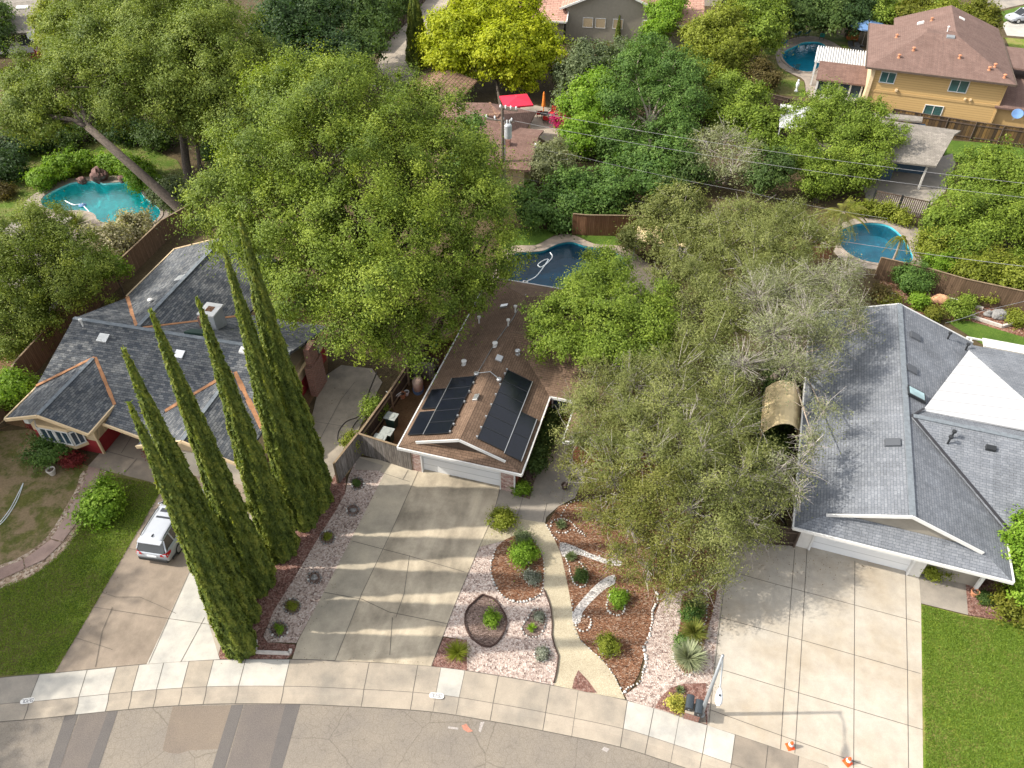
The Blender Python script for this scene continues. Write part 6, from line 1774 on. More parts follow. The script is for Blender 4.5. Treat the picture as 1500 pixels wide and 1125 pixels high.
# ------------------------------------------------------------------ edging stones
_stone = []
for k in range(6):
    rng = np.random.default_rng(50 + k)
    import bmesh
    bm = bmesh.new(); bmesh.ops.create_icosphere(bm, subdivisions=1, radius=.5)
    for v in bm.verts:
        v.co = v.co * (1 + .25 * (rng.random() - .5)); v.co.z *= .7
    for mt in ('stone', 'stone_dark'):
        me = bpy.data.meshes.new('edging_stone'); bm.to_mesh(me); me.materials.append(M[mt]); me.polygons.foreach_set('use_smooth', [True] * len(me.polygons))
        _stone.append((mt, me))
    bm.free()
LIGHT = [m for a, m in _stone if a == 'stone']; DARK = [m for a, m in _stone if a == 'stone_dark']
stone_q = []
def ring(pts, what, closed=True, size=.13, gap=.15, z=.05, dark=.12):
    w = smooth_loop(px(pts), 8, closed)
    if closed:
        w.append(w[0])
    acc = 0.0
    for a, b in zip(w[:-1], w[1:]):
        d = math.hypot(b[0] - a[0], b[1] - a[1])
        while acc < d:
            t = acc / d
            stone_q.append((a[0] + (b[0] - a[0]) * t + random.gauss(0, .014), a[1] + (b[1] - a[1]) * t + random.gauss(0, .014), z, size * random.uniform(.55, 1.12), random.random() < dark, what))
            acc += gap * random.uniform(.85, 1.3)
        acc -= d
ring([(725, 806), (719, 832), (724, 856), (737, 874), (757, 882), (776, 880), (792, 871)], ('white cobble in the curved lower rim of the teardrop bark bed', 'cobbles round the teardrop bed'), False, .15, .17)
ring([(792, 871), (795, 858), (797, 832), (792, 808), (780, 790)], ('small cobble between the teardrop bed and the tan path', 'cobbles along the tan path'), False, .09, .2)
ring([(752, 812), (753, 822), (762, 825), (774, 824), (780, 815)], ('white cobble under the bright round shrub', 'cobbles under the bright shrub'), False, .11, .13)
ring([(779, 837), (787, 841), (789, 849), (784, 856), (775, 856), (769, 850), (769, 842)], ('cobble round the silver plant in the teardrop bed', 'cobbles round the silver plant'), True, .10, .14)
ring(EGG, ('white cobble round the egg shaped bed', 'cobbles round the egg bed'), True, .11, .14, dark=.35)
ring(RND, ('cobble round the small round succulent bed', 'cobbles round the small round bed'), True, .11, .14, dark=.4)
ring([(807, 771), (810, 764), (822, 761), (836, 765), (845, 775), (858, 786), (840, 777), (826, 782), (814, 780)], ('white cobble in the loop round the upper agave', 'cobbles round the upper agave'), False, .12, .15)
ring([(818, 765), (835, 737), (860, 735), (892, 735)], ('white cobble at the upper edge of the right bark bed', 'cobbles at the upper edge'), False, .10, .19)
ring([(801, 770), (812, 788), (824, 796), (844, 806), (862, 814), (880, 815)], ('white cobble on the upper side of the grey gravel path', 'cobbles above the grey gravel path'), False, .12, .17)
ring([(828, 815), (833, 830), (838, 848), (843, 857), (853, 861), (860, 853), (859, 838), (852, 828), (846, 822)], ('white cobble of the loop below the small agave', 'cobbles of the middle loop'), False, .13, .15)
ring([(899, 862), (890, 880), (889, 890), (895, 899), (905, 902), (913, 897), (915, 882), (919, 866)], ('white cobble of the pouch shaped loop below the grey tree', 'cobbles of the pouch loop'), False, .13, .15)
ring([(852, 904), (861, 904), (866, 912), (863, 922), (855, 925), (846, 922), (843, 914), (846, 907)], ('white cobble of the empty round ring', 'cobbles of the empty ring'), True, .14, .16, dark=.03)
ring([(885, 937), (896, 939), (903, 948), (902, 957), (893, 961), (882, 958), (876, 949), (878, 941)], ('white cobble round the clipped round shrub', 'cobbles round the round shrub'), True, .13, .16)
ring([(961, 868), (964, 880), (956, 893), (955, 910), (951, 930), (944, 948), (946, 968), (942, 985), (936, 1000), (920, 1008), (914, 1016)], ('white cobble of the wavy right rim of the large bark bed', 'cobbles of the wavy rim'), False, .16, .15)
ring([(838, 880), (838, 895), (842, 925), (852, 940), (868, 955), (885, 970), (900, 992), (913, 1018)], ('small cobble on the left rim of the large bark bed', 'cobbles on the left rim'), False, .10, .21)
ring([(1036, 880), (1034, 905), (1028, 930), (1026, 950)], ('white cobble on the right rim of the yucca bed', 'cobbles right of the yuccas'), False, .12, .18)
ring([(996, 915), (990, 940), (987, 965), (994, 982), (1006, 990), (1018, 985)], ('cobble on the left rim of the yucca bed', 'cobbles left of the yuccas'), False, .11, .2, dark=.4)
LEFT = [((1066 - 540, 712), 9, 'top'), ]
for (u, v, r, lab) in ((524, 709, 9.5, 'topmost'), (517, 748, 9.0, 'second'), (480, 788, 11, 'third'), (461, 847, 10, 'fourth'), (428, 889, 12.5, 'fifth'), (409, 923, 13, 'lowest')):
    pts = [(u + r * math.cos(a), v + r * .92 * math.sin(a)) for a in np.linspace(0, 6.283, 9)[:-1]]
    sheet('planting_hole', pts, .02, M['mulch_dark'], curve=3)
    ring(pts, ('dark cobble in the %s planting ring of the left gravel strip' % lab, 'cobbles of the %s left ring' % lab), True, .13, .16, dark=.65)
stone_q.sort(key=lambda s: s[1])
near = stone_q
if len(stone_q) > 296:
    # the largest in view stay single stones, the smallest become loose gravel edging
    order = sorted(range(len(stone_q)), key=lambda i: -stone_q[i][3] / (stone_q[i][1] + 10))
    near = [stone_q[i] for i in order[:296]]
    rest = [stone_q[i] for i in order[296:]]
    mb = MB()
    for x, y, z, s, dk, what in rest:
        mb.mi = 1 if dk else 0
        mb.lathe([(s * .3, -.02), (s * .52, .02), (s * .4, s * .35), (s * .15, s * .42)], 7, (x, y, z))
    o = mb.build('edging_cobbles', [M['stone'], M['stone_dark']], smooth=True, uv=False)
    tag(o, 'small loose cobbles edging the garden beds', 'cobbles', None, 'stuff')
for x, y, z, s, dk, what in near:
    o = link('edging_stone', random.choice(DARK if dk else LIGHT), None, (x, y, z), (0, 0, random.random() * 6), (s * random.uniform(.85, 1.3), s, s))
    tag(o, what[0], 'cobble', what[1])
# dark bender board round the round bed
w = smooth_loop(px(BEDR), 4)
mb = MB()
for a, b in zip(w, w[1:] + w[:1]):
    mb.bar((*a, .07), (*b, .07), .06, .12)
tag(mb.build('bed_edging', M['bender'], uv=False), 'dark brown edging board round the oval gravel bed', 'edging')
w = px([(797, 865), (803, 880), (807, 893), (809, 915), (808, 930), (812, 946), (818, 962), (815, 985), (811, 1001)])
mb = MB()
for a, b in zip(w[:-1], w[1:]):
    mb.bar((*a, .05), (*b, .05), .05, .1)
tag(mb.build('bed_edging', M['bender'], uv=False), 'dark edging board between pink gravel and tan path', 'edging')
w = [at(u, v, .09) for u, v in ((375, 938), (374, 955), (424, 957), (426, 951))]
mb = MB()
for a, b in zip(w[:-1], w[1:]):
    mb.bar(a, b, .14, .14)
tag(mb.build('block_edging', M['timber'], uv=False), 'pale timber edging by the kerb at the foot of the cypresses', 'edging')

# ------------------------------------------------------------------ small planting
def P_(u, v, z=.03):
    return at(u, v, z)
shrub('round_shrub', 'bright green rounded shrub at the top of the teardrop bed', P_(766, 818), .62, 1.05, 'bright', 1, size=.10, per=70)
shrub('grey_shrub', 'small grey green bush at the tip of the teardrop bed', P_(768, 794), .42, .6, 'greygreen', 2, size=.08)
shrub('silver_plant', 'pale silver plant in the stone ring of the teardrop bed', P_(779, 848), .38, .3, 'silver', 3, size=.09)
shrub('green_bush', 'bushy green shrub at the top corner of the main driveway', P_(734, 766), .66, .9, 'yolive', 4, size=.1, per=70)
shrub('green_bush', 'light green shrub beside the right brick pillar', P_(765, 720), .42, .7, 'bright', 5, size=.11)
rosette('grass_clump', 'spiky green clump in the red gravel corner by the driveway', P_(670, 957), .75, 'yolive', 6, 260, .035)
shrub('young_shrub', 'small bright shrub inside the oval edged bed', P_(721, 910), .36, .5, 'bright', 7, size=.09)
rosette('succulent', 'small green succulent in the lower part of the egg bed', P_(779, 921), .34, 'bright', 8, 60, .05)
shrub('succulent', 'white green succulent in the upper part of the egg bed', P_(789, 905), .26, .25, 'silver', 9, size=.08, n=3)
shrub('succulent', 'variegated succulent in the small round stone bed', P_(795, 959), .33, .3, 'silver', 10, size=.07, n=3)
rosette('agave', 'blue green agave in the uppermost stone loop', P_(821, 770), .42, 'greygreen', 11, 110, .06)
rosette('agave', 'blue green agave at the head of the middle stone loop', P_(836, 817), .42, 'greygreen', 12, 110, .06)
shrub('dark_plant', 'dark green plant inside the middle stone loop', P_(850, 847), .34, .45, 'ivy', 13, size=.08)
shrub('leafy_plant', 'leafy green plant in the pouch shaped stone loop', P_(906, 880), .42, .5, 'bright', 14, size=.1)
shrub('round_shrub', 'clipped olive green ball in the lower bark bed', P_(889, 950), .42, .75, 'yolive', 15, size=.07, per=80)
rosette('yucca', 'large pale spiky yucca nearest the kerb', P_(1008, 965, .25), 1.05, 'agave', 16, 420, .05)
rosette('yucca', 'yellow green spiky yucca behind the pale one', P_(1016, 928, .2), .85, 'yucca', 17, 330, .05)
rosette('yucca', 'grey green yucca at the back under the grey tree', P_(1019, 892, .2), .72, 'greygreen', 18, 260, .05)
shrub('green_bush', 'dark green bush between the two back yuccas', P_(1010, 905), .5, .7, 'citrus', 19, size=.1)
shrub('green_bush', 'small green bush tucked behind the pale yucca', P_(1000, 943), .4, .5, 'citrus', 20, size=.1)
shrub('flower_bush', 'small bush of pale yellow flowers beside the mailboxes', P_(990, 1034), .38, .35, 'flower', 21, size=.11)
rosette('agave', 'small grey agave in the red gravel behind the mailboxes', P_(996, 1012), .28, 'greygreen', 22, 80, .06)
for i, (u, v, k, lab) in enumerate(((524, 709, 'ivy', 'topmost'), (480, 788, 'yolive', 'third'), (428, 889, 'yolive', 'fifth'), (409, 924, 'bright', 'lowest'))):
    shrub('young_shrub', 'small low plant in the %s ring of the left gravel strip' % lab, P_(u, v), .24, .22, k, 30 + i, size=.07, n=3)
boulder('smooth grey round stone in the second ring from the top of the left strip', P_(517, 748, 0), .17, 'stone_dark', 31, .5, name='garden_stone', cat='stone')
boulder('smooth grey round stone in the fourth ring of the left gravel strip', P_(461, 847, 0), .19, 'stone_dark', 33, .5, name='garden_stone', cat='stone')
shrub('round_shrub', 'big bright green round bush on the left lawn', P_(157, 752, 0), 1.12, 1.6, 'bright', 40, size=.16, per=90, clump=.34, n=7)
shrub('green_bush', 'dark bush in front of the bay window', P_(85, 668, 0), 1.25, 1.3, 'citrus', 41, size=.13, per=70, clump=.3)
shrub('flower_bush', 'bush of dark red flowers beside the bay window', P_(108, 680, 0), .6, .7, 'red', 42, size=.1)
shrub('flower_bush', 'red flowers at the left wall of the bay window', P_(60, 625, 0), .5, 1.0, 'red', 43, size=.1)
shrub('flower_bush', 'red flowers along the wall behind the front cypresses', P_(232, 672, 0), .5, .8, 'red', 44, size=.1)
hedge('green_bush', 'dark foundation planting along the right eave of the brown house', [tuple(P_(782, 690)[:2]), tuple(P_(806, 625)[:2]), tuple(P_(826, 600)[:2])], .6, 1.1, 'ivy', 45)
shrub('vine', 'climbing plant on the corner of the bleached fence', P_(520, 660), .5, 1.9, 'yolive', 46, size=.1)
shrub('vine', 'white flowering vine along the side slab fence', P_(552, 612), .7, 1.7, 'green', 47, size=.11)
# right house front
shrub('green_bush', 'round bush beside the right garage pier', P_(1362, 843), .5, .8, 'yolive', 48, size=.09)
shrub('yellow_bush', 'yellow green bush below the large bright one', P_(1484, 893, 0), 1.0, 1.2, 'gold', 50, size=.13, per=70, clump=.28)
shrub('young_shrub', 'small dark bush near the clay urn', P_(1440, 880), .35, .4, 'ivy', 51, size=.08)
# slope behind the right house
for i, (u, v, r, h, k, lab) in enumerate(((1330, 425, 1.2, 2.2, 'citrus', 'tall green bush on the slope in front of the right fence'), (1290, 440, .8, 1.2, 'rust', 'rusty bush on the slope beside the grey tree'), (1300, 446, .8, .8, 'yolive', 'yellow green bush behind the grey roof'), (1343, 450, .6, 1.0, 'bright', 'small bright bush on the slope left of the boulder'),
                                          (1365, 466, .7, .8, 'gold', 'golden bush right behind the grey roof ridge'), (1398, 462, .9, 1.1, 'green', 'green bush right of the sandstone boulder'), (1415, 448, .6, .8, 'green', 'small green bush under the slope fence'), (1485, 472, .75, .9, 'yolive', 'round bush at the right end of the slope'),
                                          (1445, 445, .7, 1.2, 'yolive', 'sprawling plant against the slope fence'), (1372, 396, 1.0, 1.6, 'bright', 'bright bush behind the slope fence by the blue pool'))):
    shrub('slope_bush', lab, P_(u, v, 0), r, h, k, 60 + i, size=.13, per=55, clump=.26)
# pools
hedge('hedge', 'clipped green hedge curving left behind the turquoise pool', [tuple(at(62, 278)[:2]), tuple(at(80, 263)[:2]), tuple(at(105, 252)[:2]), tuple(at(138, 246)[:2])], 2.2, 1.5, 'bright', 70, per=75, size=.18)
hedge('hedge', 'clipped green hedge right of the waterfall boulder', [tuple(at(158, 247)[:2]), tuple(at(190, 252)[:2]), tuple(at(205, 262)[:2]), tuple(at(222, 280)[:2])], 2.0, 1.4, 'bright', 71, per=75, size=.18)
shrub('round_shrub', 'pale green mounded bush between pool and leaning trunk', at(255, 300), 1.9, 2.3, 'greygreen', 72, size=.17, per=80, clump=.4, n=6)
shrub('flower_bush', 'cream flowering oleander left of the fence by the turquoise pool', at(165, 385), 1.7, 3.4, 'cream', 73, size=.2, per=50, clump=.4, n=6)
shrub('flower_bush', 'cream flowering oleander nearest the turquoise water', at(205, 352), 1.4, 2.4, 'cream', 74, size=.2, per=50, clump=.4, n=5)
rosette('palm_shrub', 'spiky palm tuft at the near edge of the turquoise pool', at(112, 330, .3), 1.6, 'yucca', 75, 180, .09)
shrub('garden_bush', 'dark bushes along the far edge of the shady lawn', at(40, 222), 2.6, 2.2, 'dark', 76, size=.2, clump=.5, n=6)
shrub('garden_bush', 'dark rounded bush left of the shady lawn', at(8, 262), 2.2, 2.4, 'dark', 77, size=.2, clump=.5, n=6)
shrub('garden_bush', 'dull orange flowered bush at the left photo edge', at(4, 288), 1.1, 1.0, 'rust', 78, size=.15, clump=.3)
shrub('garden_bush', 'dark bush between the shady lawn and the hedge', at(100, 212), 2.0, 1.8, 'ivy', 79, size=.2, clump=.45, n=6)
# small palm by the blue pool
def palm(label, base, h, nf, fl, key, seed, r=.16, group=None, droop=1.0):
    rng = np.random.default_rng(seed)
    t = thing('palm_tree', label, 'palm', (base[0], base[1], 0), 0, group)
    MB().tube([(0, 0, -.1), (.05, 0, h * .5), (0, 0, h)], [r * 1.2, r, r * .85], 9).build('trunk', M['bark_pale'], t, uv=False)
    Ps, No, Ax, Ln, Tn = [], [], [], [], []
    for i in range(nf):
        a = 6.283 * i / nf + rng.random() * .5; e = rng.uniform(.1, 1.2)
        d = np.array([math.cos(a), math.sin(a), 0]); side = np.array([-math.sin(a), math.cos(a), 0])
        for s in np.linspace(.08, 1, 26):
            p = d * fl * s * math.cos(e * .6) + np.array([0, 0, h + fl * (s * math.sin(e) - droop * .75 * s * s)])
            for sd in (-1, 1):
                ax = side * sd * .9 + d * .5 + np.array([0, 0, -.35])
                l = fl * .26 * (1 - .6 * abs(s - .4))
                Ps.append(p + ax * l * .4); Ax.append(ax); No.append(np.array([0, 0, 1.]) + side * sd * .4); Ln.append(l); Tn.append(.5 + .2 * rng.normal())
    me = leaf_mesh('fronds', np.array(Ps), _unit(np.array(No)), np.array(Ax), np.array(Ln), np.full(len(Ps), .07), np.array(Tn), L[key])
    link('crown', me, t)
    return t
b = at(1304, 391)
palm('small palm with a yellow drooping tuft beside the blue pool', (b.x, b.y), up(1312, 348, b.y).z, 9, .95, 'gold', 80, .09, droop=2.2)
b = at(1222, 352)
palm('arching palm behind the grey tree left of the blue pool', (b.x, b.y), up(1222, 312, b.y).z, 14, 2.3, 'palm', 81, .17, droop=1.0)
b = at(760, 312)
palm('low fan palm near the utility pole', (b.x, b.y), 1.2, 14, 1.9, 'palm', 82, .15, droop=.8)
hedge('hedge', 'low dark hedge along the patio above the blue pool', [tuple(at(1248, 312)[:2]), tuple(at(1290, 318)[:2]), tuple(at(1325, 330)[:2])], .8, 1.1, 'yolive', 83)
shrub('flower_bush', 'magenta flowering bush on the red patio', at(825, 190), .9, 1.8, 'magenta', 84, size=.16, clump=.3)
shrub('flower_bush', 'dark red leaved bush right of the reddish roof', at(838, 218), 1.2, 1.8, 'red', 85, size=.16, clump=.35)
# ------------------------------------------------------------------ trees
for (u, v, b, R, lab, sd) in ((176, 590, 950, .75, 'shortest slim cypress, nearest the kerb', 1), (173, 507, 905, .92, 'cypress second from the kerb with its tip against the blue grey roof', 2), (214, 452, 857, .90, 'cypress third from the kerb, tip below the roof skylight', 3),
                              (283, 437, 807, .92, 'cypress fourth from the kerb, tip beside the metal chimney', 4), (323, 366, 762, .93, 'cypress fifth from the kerb, tip right of the metal chimney', 5), (343, 310, 733, 1.05, 'tallest cypress, farthest from the kerb beside the bleached fence', 6)):
    bu = u + (750 - u) * (b - v) / (1801 - v)
    p = at(bu + (9 if sd == 1 else 4), b)
    cypress(lab, (p.x, p.y), up(u, v, p.y).z, R, sd, 'row of cypresses along the left gravel strip')

OAK = [(500, 150, 49, 3.3), (430, 140, 50, 2.8), (585, 175, 50, 2.9), (640, 175, 51, 2.2), (385, 230, 46, 3.2), (345, 285, 44, 2.7), (470, 230, 45, 3.6), (565, 250, 45, 3.6), (650, 250, 46, 3.0), (695, 315, 44, 2.8), (712, 375, 42, 2.4), (420, 330, 41, 3.3), (520, 335, 40, 3.5), (620, 355, 41, 3.3),
       (465, 405, 38, 2.9), (400, 385, 40, 2.3), (560, 425, 37, 3.0), (645, 430, 39, 2.6), (525, 485, 35.5, 1.9), (590, 490, 36.5, 2.0), (440, 440, 37, 1.7), (330, 335, 43, 1.8), (690, 240, 48, 2.0), (510, 115, 50, 1.8), (620, 150, 51.5, 1.4), (680, 430, 40, 1.6), (305, 300, 44, 1.5)]
tree('oak_tree', 'huge green oak filling the middle between the left and centre houses', 'tree', (-10.0, 44.0), OAK, 'oak', 100, .55, clump=.60, per=190, size=.135, fill=.08, dens=.80, tvar=.28)
# leaning oaks by the turquoise pool
b = at(285, 327)
tree('leaning_oak', 'dark oak whose long trunk leans left over the turquoise pool', 'tree', (b.x, b.y), [(60, 165, 63, 2.8), (125, 130, 65, 3.2), (175, 155, 64, 2.6), (45, 120, 66, 2.3), (185, 100, 66, 2.8), (25, 165, 63, 1.6), (75, 185, 62, 1.5), (100, 100, 68, 2.1)], 'liveoak', 101, .42, lean=tuple(up(128, 185, 61.5)), limb_r=.45, clump=.58, per=140, size=.155)
b = at(280, 282)
tree('spreading_oak', 'tall dark oak right of the leaning one behind the pool', 'tree', (b.x, b.y), [(250, 75, 70, 3.6), (310, 60, 70, 3.6), (335, 130, 67, 3.4), (265, 140, 66, 3.4), (370, 95, 69, 2.6), (350, 180, 64, 2.2), (285, 180, 65, 2.2), (215, 45, 72, 3.0), (150, 60, 72, 2.8), (110, 50, 74, 2.6), (240, 20, 76, 3), (310, 15, 76, 3.0), (112, 22, 76, 2.2), (160, 15, 78, 3)], 'liveoak', 102, .4, clump=.58, per=135, size=.165)
b = at(303, 268)
tree_w('slim_oak', 'thin forked trunk standing right of the other pool oaks', 'tree', (b.x, b.y), [(b.x - .5, b.y, 9, 2.0), (b.x + 1.2, b.y - .5, 8, 1.6)], 'liveoak', np.random.default_rng(103), .22, clump=.6, per=50, size=.24)
b = at(60, 480)
tree('dark_tree', 'dark spreading tree over the left fence above the dirt strip', 'tree', (b.x, b.y), [(40, 350, 46, 2.3), (110, 370, 45.5, 2.0), (50, 415, 44, 2.4), (18, 460, 42, 2.2), (112, 425, 43.5, 1.8), (150, 395, 45, 1.3), (55, 475, 41.5, 1.5), (0, 400, 44, 2.4), (70, 330, 47, 1.7), (20, 510, 40, 1.4)], 'liveoak', 104, .3, clump=.46, per=110, size=.125)
shrub('round_shrub', 'bright green bush in shade beyond the left fence', at(30, 590), 1.3, 2.6, 'bright', 105, size=.16, per=60, clump=.35, n=6)
b = at(182, 432)
tree_w('young_tree', 'small bright leafed tree between fence and left roof', 'tree', (b.x, b.y), [(b.x - .3, b.y + .4, 2.6, .75), (b.x + .6, b.y, 2.2, .6), (b.x - .7, b.y - .3, 2.1, .55)], 'bright', np.random.default_rng(106), .06, clump=.3, per=40, size=.17)
# oaks out of the frame at the left whose shade falls on the dry lawn, roof and road
tree_w('street_tree', 'tall dark tree just outside the left frame edge by the kerb', 'tree', (-38, 17), [(-38, 17, 11, 3.0), (-36, 15, 9, 2.2), (-39, 20.5, 13, 2.8), (-37, 18.5, 9, 2.2), (-37.5, 13, 10, 2.2), (-37, 22.5, 10, 2.2)], 'liveoak', np.random.default_rng(107), .35, clump=.7, per=40, size=.3)
tree_w('yard_tree', 'broad dark tree just outside the left frame edge by the dry lawn', 'tree', (-42, 28), [(-41, 28.5, 12, 3.2), (-39, 25.5, 11, 2.8), (-40, 32, 14, 2.8), (-38.5, 29.5, 14, 2.4), (-40, 23, 13, 2.6), (-39, 26, 8, 2.6), (-40, 31, 9, 2.6), (-38, 27.5, 11, 2.2)], 'liveoak', np.random.default_rng(108), .35, clump=.7, per=40, size=.3)
tree_w('yard_tree', 'broad dark tree outside the left frame edge beyond the fence', 'tree', (-42, 38.5), [(-38, 37.5, 19, 3.0), (-37, 34.5, 18, 2.6), (-37.5, 41, 18, 2.6), (-36, 38, 21.5, 2.2), (-38, 37.5, 15, 2.2), (-38, 41, 12, 1.8), (-39, 33.5, 14, 2.4)], 'liveoak', np.random.default_rng(109), .35, clump=.7, per=40, size=.3)

for i, (u, v, r, k) in enumerate(((150, 196, 2.2, 'ivy'), (195, 205, 2.0, 'dark'), (235, 212, 1.9, 'ivy'), (70, 202, 2.2, 'ivy'), (330, 235, 2.2, 'citrus'), (345, 270, 1.8, 'citrus'))):
    shrub('garden_bush', ('dark bush under the oaks, %s along the back of the shady lawn' % ('third from the left', 'fourth from the left', 'fifth from the left', 'second from the left')[i]) if i < 4 else ('green bush between the pool oaks and the big oak, ' + ('farther one' if i == 4 else 'nearer one')), at(u, v), r, r * 1.1, k, 320 + i, size=.2, clump=.45, n=6)
# background, from left to right
b = at(460, 130)
tree('redwood_tree', 'dense blackish evergreen at the top left of the concrete lane', 'tree', (b.x, b.y), [(420, 45, 86, 3.4), (480, 35, 88, 3.4), (455, 90, 82, 3.2), (405, 100, 80, 2.8), (430, 10, 92, 3.4), (500, 85, 83, 2.6), (390, 60, 84, 2.4)], 'dark', 110, .4, clump=.7, per=50, size=.32)
b = at(535, 110)
tree('redwood_tree', 'dark green evergreen right beside the concrete lane', 'tree', (b.x, b.y), [(530, 60, 86, 2.6), (545, 25, 92, 3.0), (520, 100, 81, 2.0), (575, 12, 98, 2.4), (510, 10, 96, 3)], 'ivy', 111, .35, clump=.6, per=50, size=.3)
b = at(405, 175)
tree('dark_tree', 'dark tree between the pool oaks and the big oak', 'tree', (b.x, b.y), [(400, 130, 74, 2.6), (385, 170, 70, 2.4), (420, 160, 72, 2.0), (395, 205, 66, 1.8)], 'dark', 112, .3, clump=.6, per=50, size=.28)
b = at(614, 96)
t = cypress('broad dark column cypress beside the concrete lane', (b.x, b.y), up(622, -35, b.y).z, 1.55, 113, None)
p = at(735, 165)
YEL = [(670, 50, 90, 2.9), (720, 35, 92, 3.0), (770, 60, 90, 2.9), (655, 90, 87, 2.5), (705, 85, 87, 2.8), (757, 100, 86, 2.7), (790, 85, 88, 2.2), (735, 70, 86, 2.6), (650, 40, 91, 2.0), (700, 10, 95, 2.6), (755, 15, 95, 2.6), (805, 65, 90, 1.5), (640, 70, 89, 1.6)]
tree('yellow_tree', 'brilliant yellow green round tree behind the red umbrella', 'tree', (p.x, p.y), YEL, 'yellow', 114, .18, clump=.55, per=60, size=.3, fill=.35)
p = at(788, 5)
tree('dark_tree', 'reddish dark foliage at the top beside the pink tiles', 'tree', (p.x, p.y), [(790, 8, 108, 2.2), (775, 3, 110, 2.0)], 'rust', 115, .2, clump=.5, per=50, size=.3)
p = at(865, 160)
tree('olive_tree', 'grey green olive in front of the grey stucco gable', 'tree', (p.x, p.y), [(862, 85, 88, 2.2), (840, 110, 86, 2.2), (892, 95, 88, 2.0), (868, 125, 84, 2.2), (835, 145, 82, 1.9), (905, 75, 90, 1.3)], 'greygreen', 116, .25, clump=.5, per=55, size=.26)
p = at(852, 195)
tree('bright_tree', 'vivid green leafy tree behind the red patio', 'tree', (p.x, p.y), [(872, 130, 79, 1.9), (850, 160, 76, 1.8), (845, 195, 72, 1.5), (890, 150, 77, 1.6), (848, 215, 70, 1.3), (870, 190, 73, 1.6)], 'bright', 117, .2, clump=.45, per=60, size=.25)
p = at(948, 232)
tree('big_dark_tree', 'big dark leafy tree with a bare pale trunk in the middle distance', 'tree', (p.x, p.y), [(930, 105, 80, 2.5), (985, 105, 80, 2.5), (1000, 150, 77, 2.4), (905, 150, 76, 2.2), (960, 135, 79, 2.6), (985, 195, 73, 2.4), (915, 200, 72, 2.0), (950, 75, 84, 2.0), (1012, 115, 79, 1.8), (895, 215, 70, 1.6)], 'citrus', 118, .3, bark='bark_pale', clump=.55, per=85, size=.185)
p = at(970, 60)
tree('bright_tree', 'light green slender tree between the pink tile roofs', 'tree', (p.x, p.y), [(975, 20, 100, 1.8), (968, 42, 98, 1.6), (955, 55, 96, 1.4), (985, 5, 103, 1.6)], 'bright', 119, .15, clump=.45, per=50, size=.28)
for (u, v, tipv, lab) in ((948, 40, -5, 'thin dark cypress in front of the pink tile slope'), (904, 55, 22, 'tiny dark cypress against the grey gable wall'), (990, 55, 22, 'tiny dark cypress at the right end of the pink tiles')):
    b = at(u, v + 8)
    cypress(lab, (b.x, b.y), max(3.0, up(u, tipv, b.y).z), .38, 120 + u % 7, 'tiny cypresses by the pink tile roof')
p = at(1050, 115)
tree('willowy_tree', 'yellow olive feathery tree left of the far pool', 'tree', (p.x, p.y), [(1030, 55, 93, 2.3), (1062, 35, 96, 2.6), (1050, 85, 90, 2.5), (1020, 90, 88, 1.9), (1075, 70, 92, 2.2), (1035, 115, 85, 1.9)], 'yolive', 121, .25, clump=.5, per=55, size=.26)
p = at(1110, 90)
tree('leafy_tree', 'mid green full tree at the left end of the far pool', 'tree', (p.x, p.y), [(1105, 25, 99, 2.6), (1120, 55, 95, 2.3), (1095, 5, 103, 2.6), (1130, 35, 98, 2.0), (1100, 60, 94, 2.0), (1125, 5, 104, 2.4)], 'green', 122, .25, clump=.55, per=55, size=.28)
shrub('rust_bush', 'rust coloured bush below the far pool lawn', at(1110, 128), 2.2, 2.6, 'rust', 123, size=.22, per=55, clump=.45, n=6)
shrub('rust_bush', 'olive rust bush left of the rust coloured one', at(1082, 122), 1.8, 2.2, 'yolive', 124, size=.22, per=55, clump=.45, n=6)
p = at(1085, 215)
tree('liquidambar', 'light green tree with pointed tufts left of the white canopy', 'tree', (p.x, p.y), [(1060, 145, 80, 2.2), (1098, 150, 79, 2.2), (1120, 185, 75, 1.9), (1082, 180, 76, 2.2), (1045, 165, 78, 1.7), (1115, 215, 72, 1.6), (1070, 125, 82, 1.5)], 'green', 125, .25, clump=.45, per=60, size=.24)
p = at(1062, 268)
tree('grey_tree', 'thin grey brown tree with bare limbs in front of the tufted tree', 'tree', (p.x, p.y), [(1060, 205, 68, 1.9), (1090, 225, 66, 1.7), (1035, 215, 67, 1.7), (1075, 250, 63.5, 1.7), (1040, 250, 64, 1.6), (1105, 255, 63, 1.4)], 'greyolive', 126, .25, bark='bark_pale', clump=.5, per=30, size=.18, dens=.75, fill=.1, twigs=160, twig_r=.02, twig_ln=1.6)
p = at(845, 320)
tree('citrus_tree', 'dense glossy dark green bush tree behind the dark blue pool', 'tree', (p.x, p.y), [(795, 300, 60, 1.5), (830, 270, 62, 1.7), (870, 275, 62, 1.6), (845, 300, 59.5, 1.6), (905, 280, 61, 1.5), (885, 300, 59.5, 1.3), (812, 322, 57.5, 1.1), (855, 320, 58, 1.0), (785, 318, 57.5, 1.0), (835, 330, 57, .9), (765, 290, 60, 1.1), (770, 315, 57.8, .8)], 'citrus', 127, .15, clump=.42, per=55, size=.22)
p = at(945, 285)
tree('citrus_tree', 'loose green bush tree in front of the big dark tree', 'tree', (p.x, p.y), [(930, 235, 66, 1.7), (960, 250, 64, 1.6), (985, 230, 66, 1.7), (900, 250, 64.5, 1.4), (950, 275, 61.5, 1.2)], 'citrus', 128, .15, clump=.45, per=50, size=.24)
p = at(800, 255)
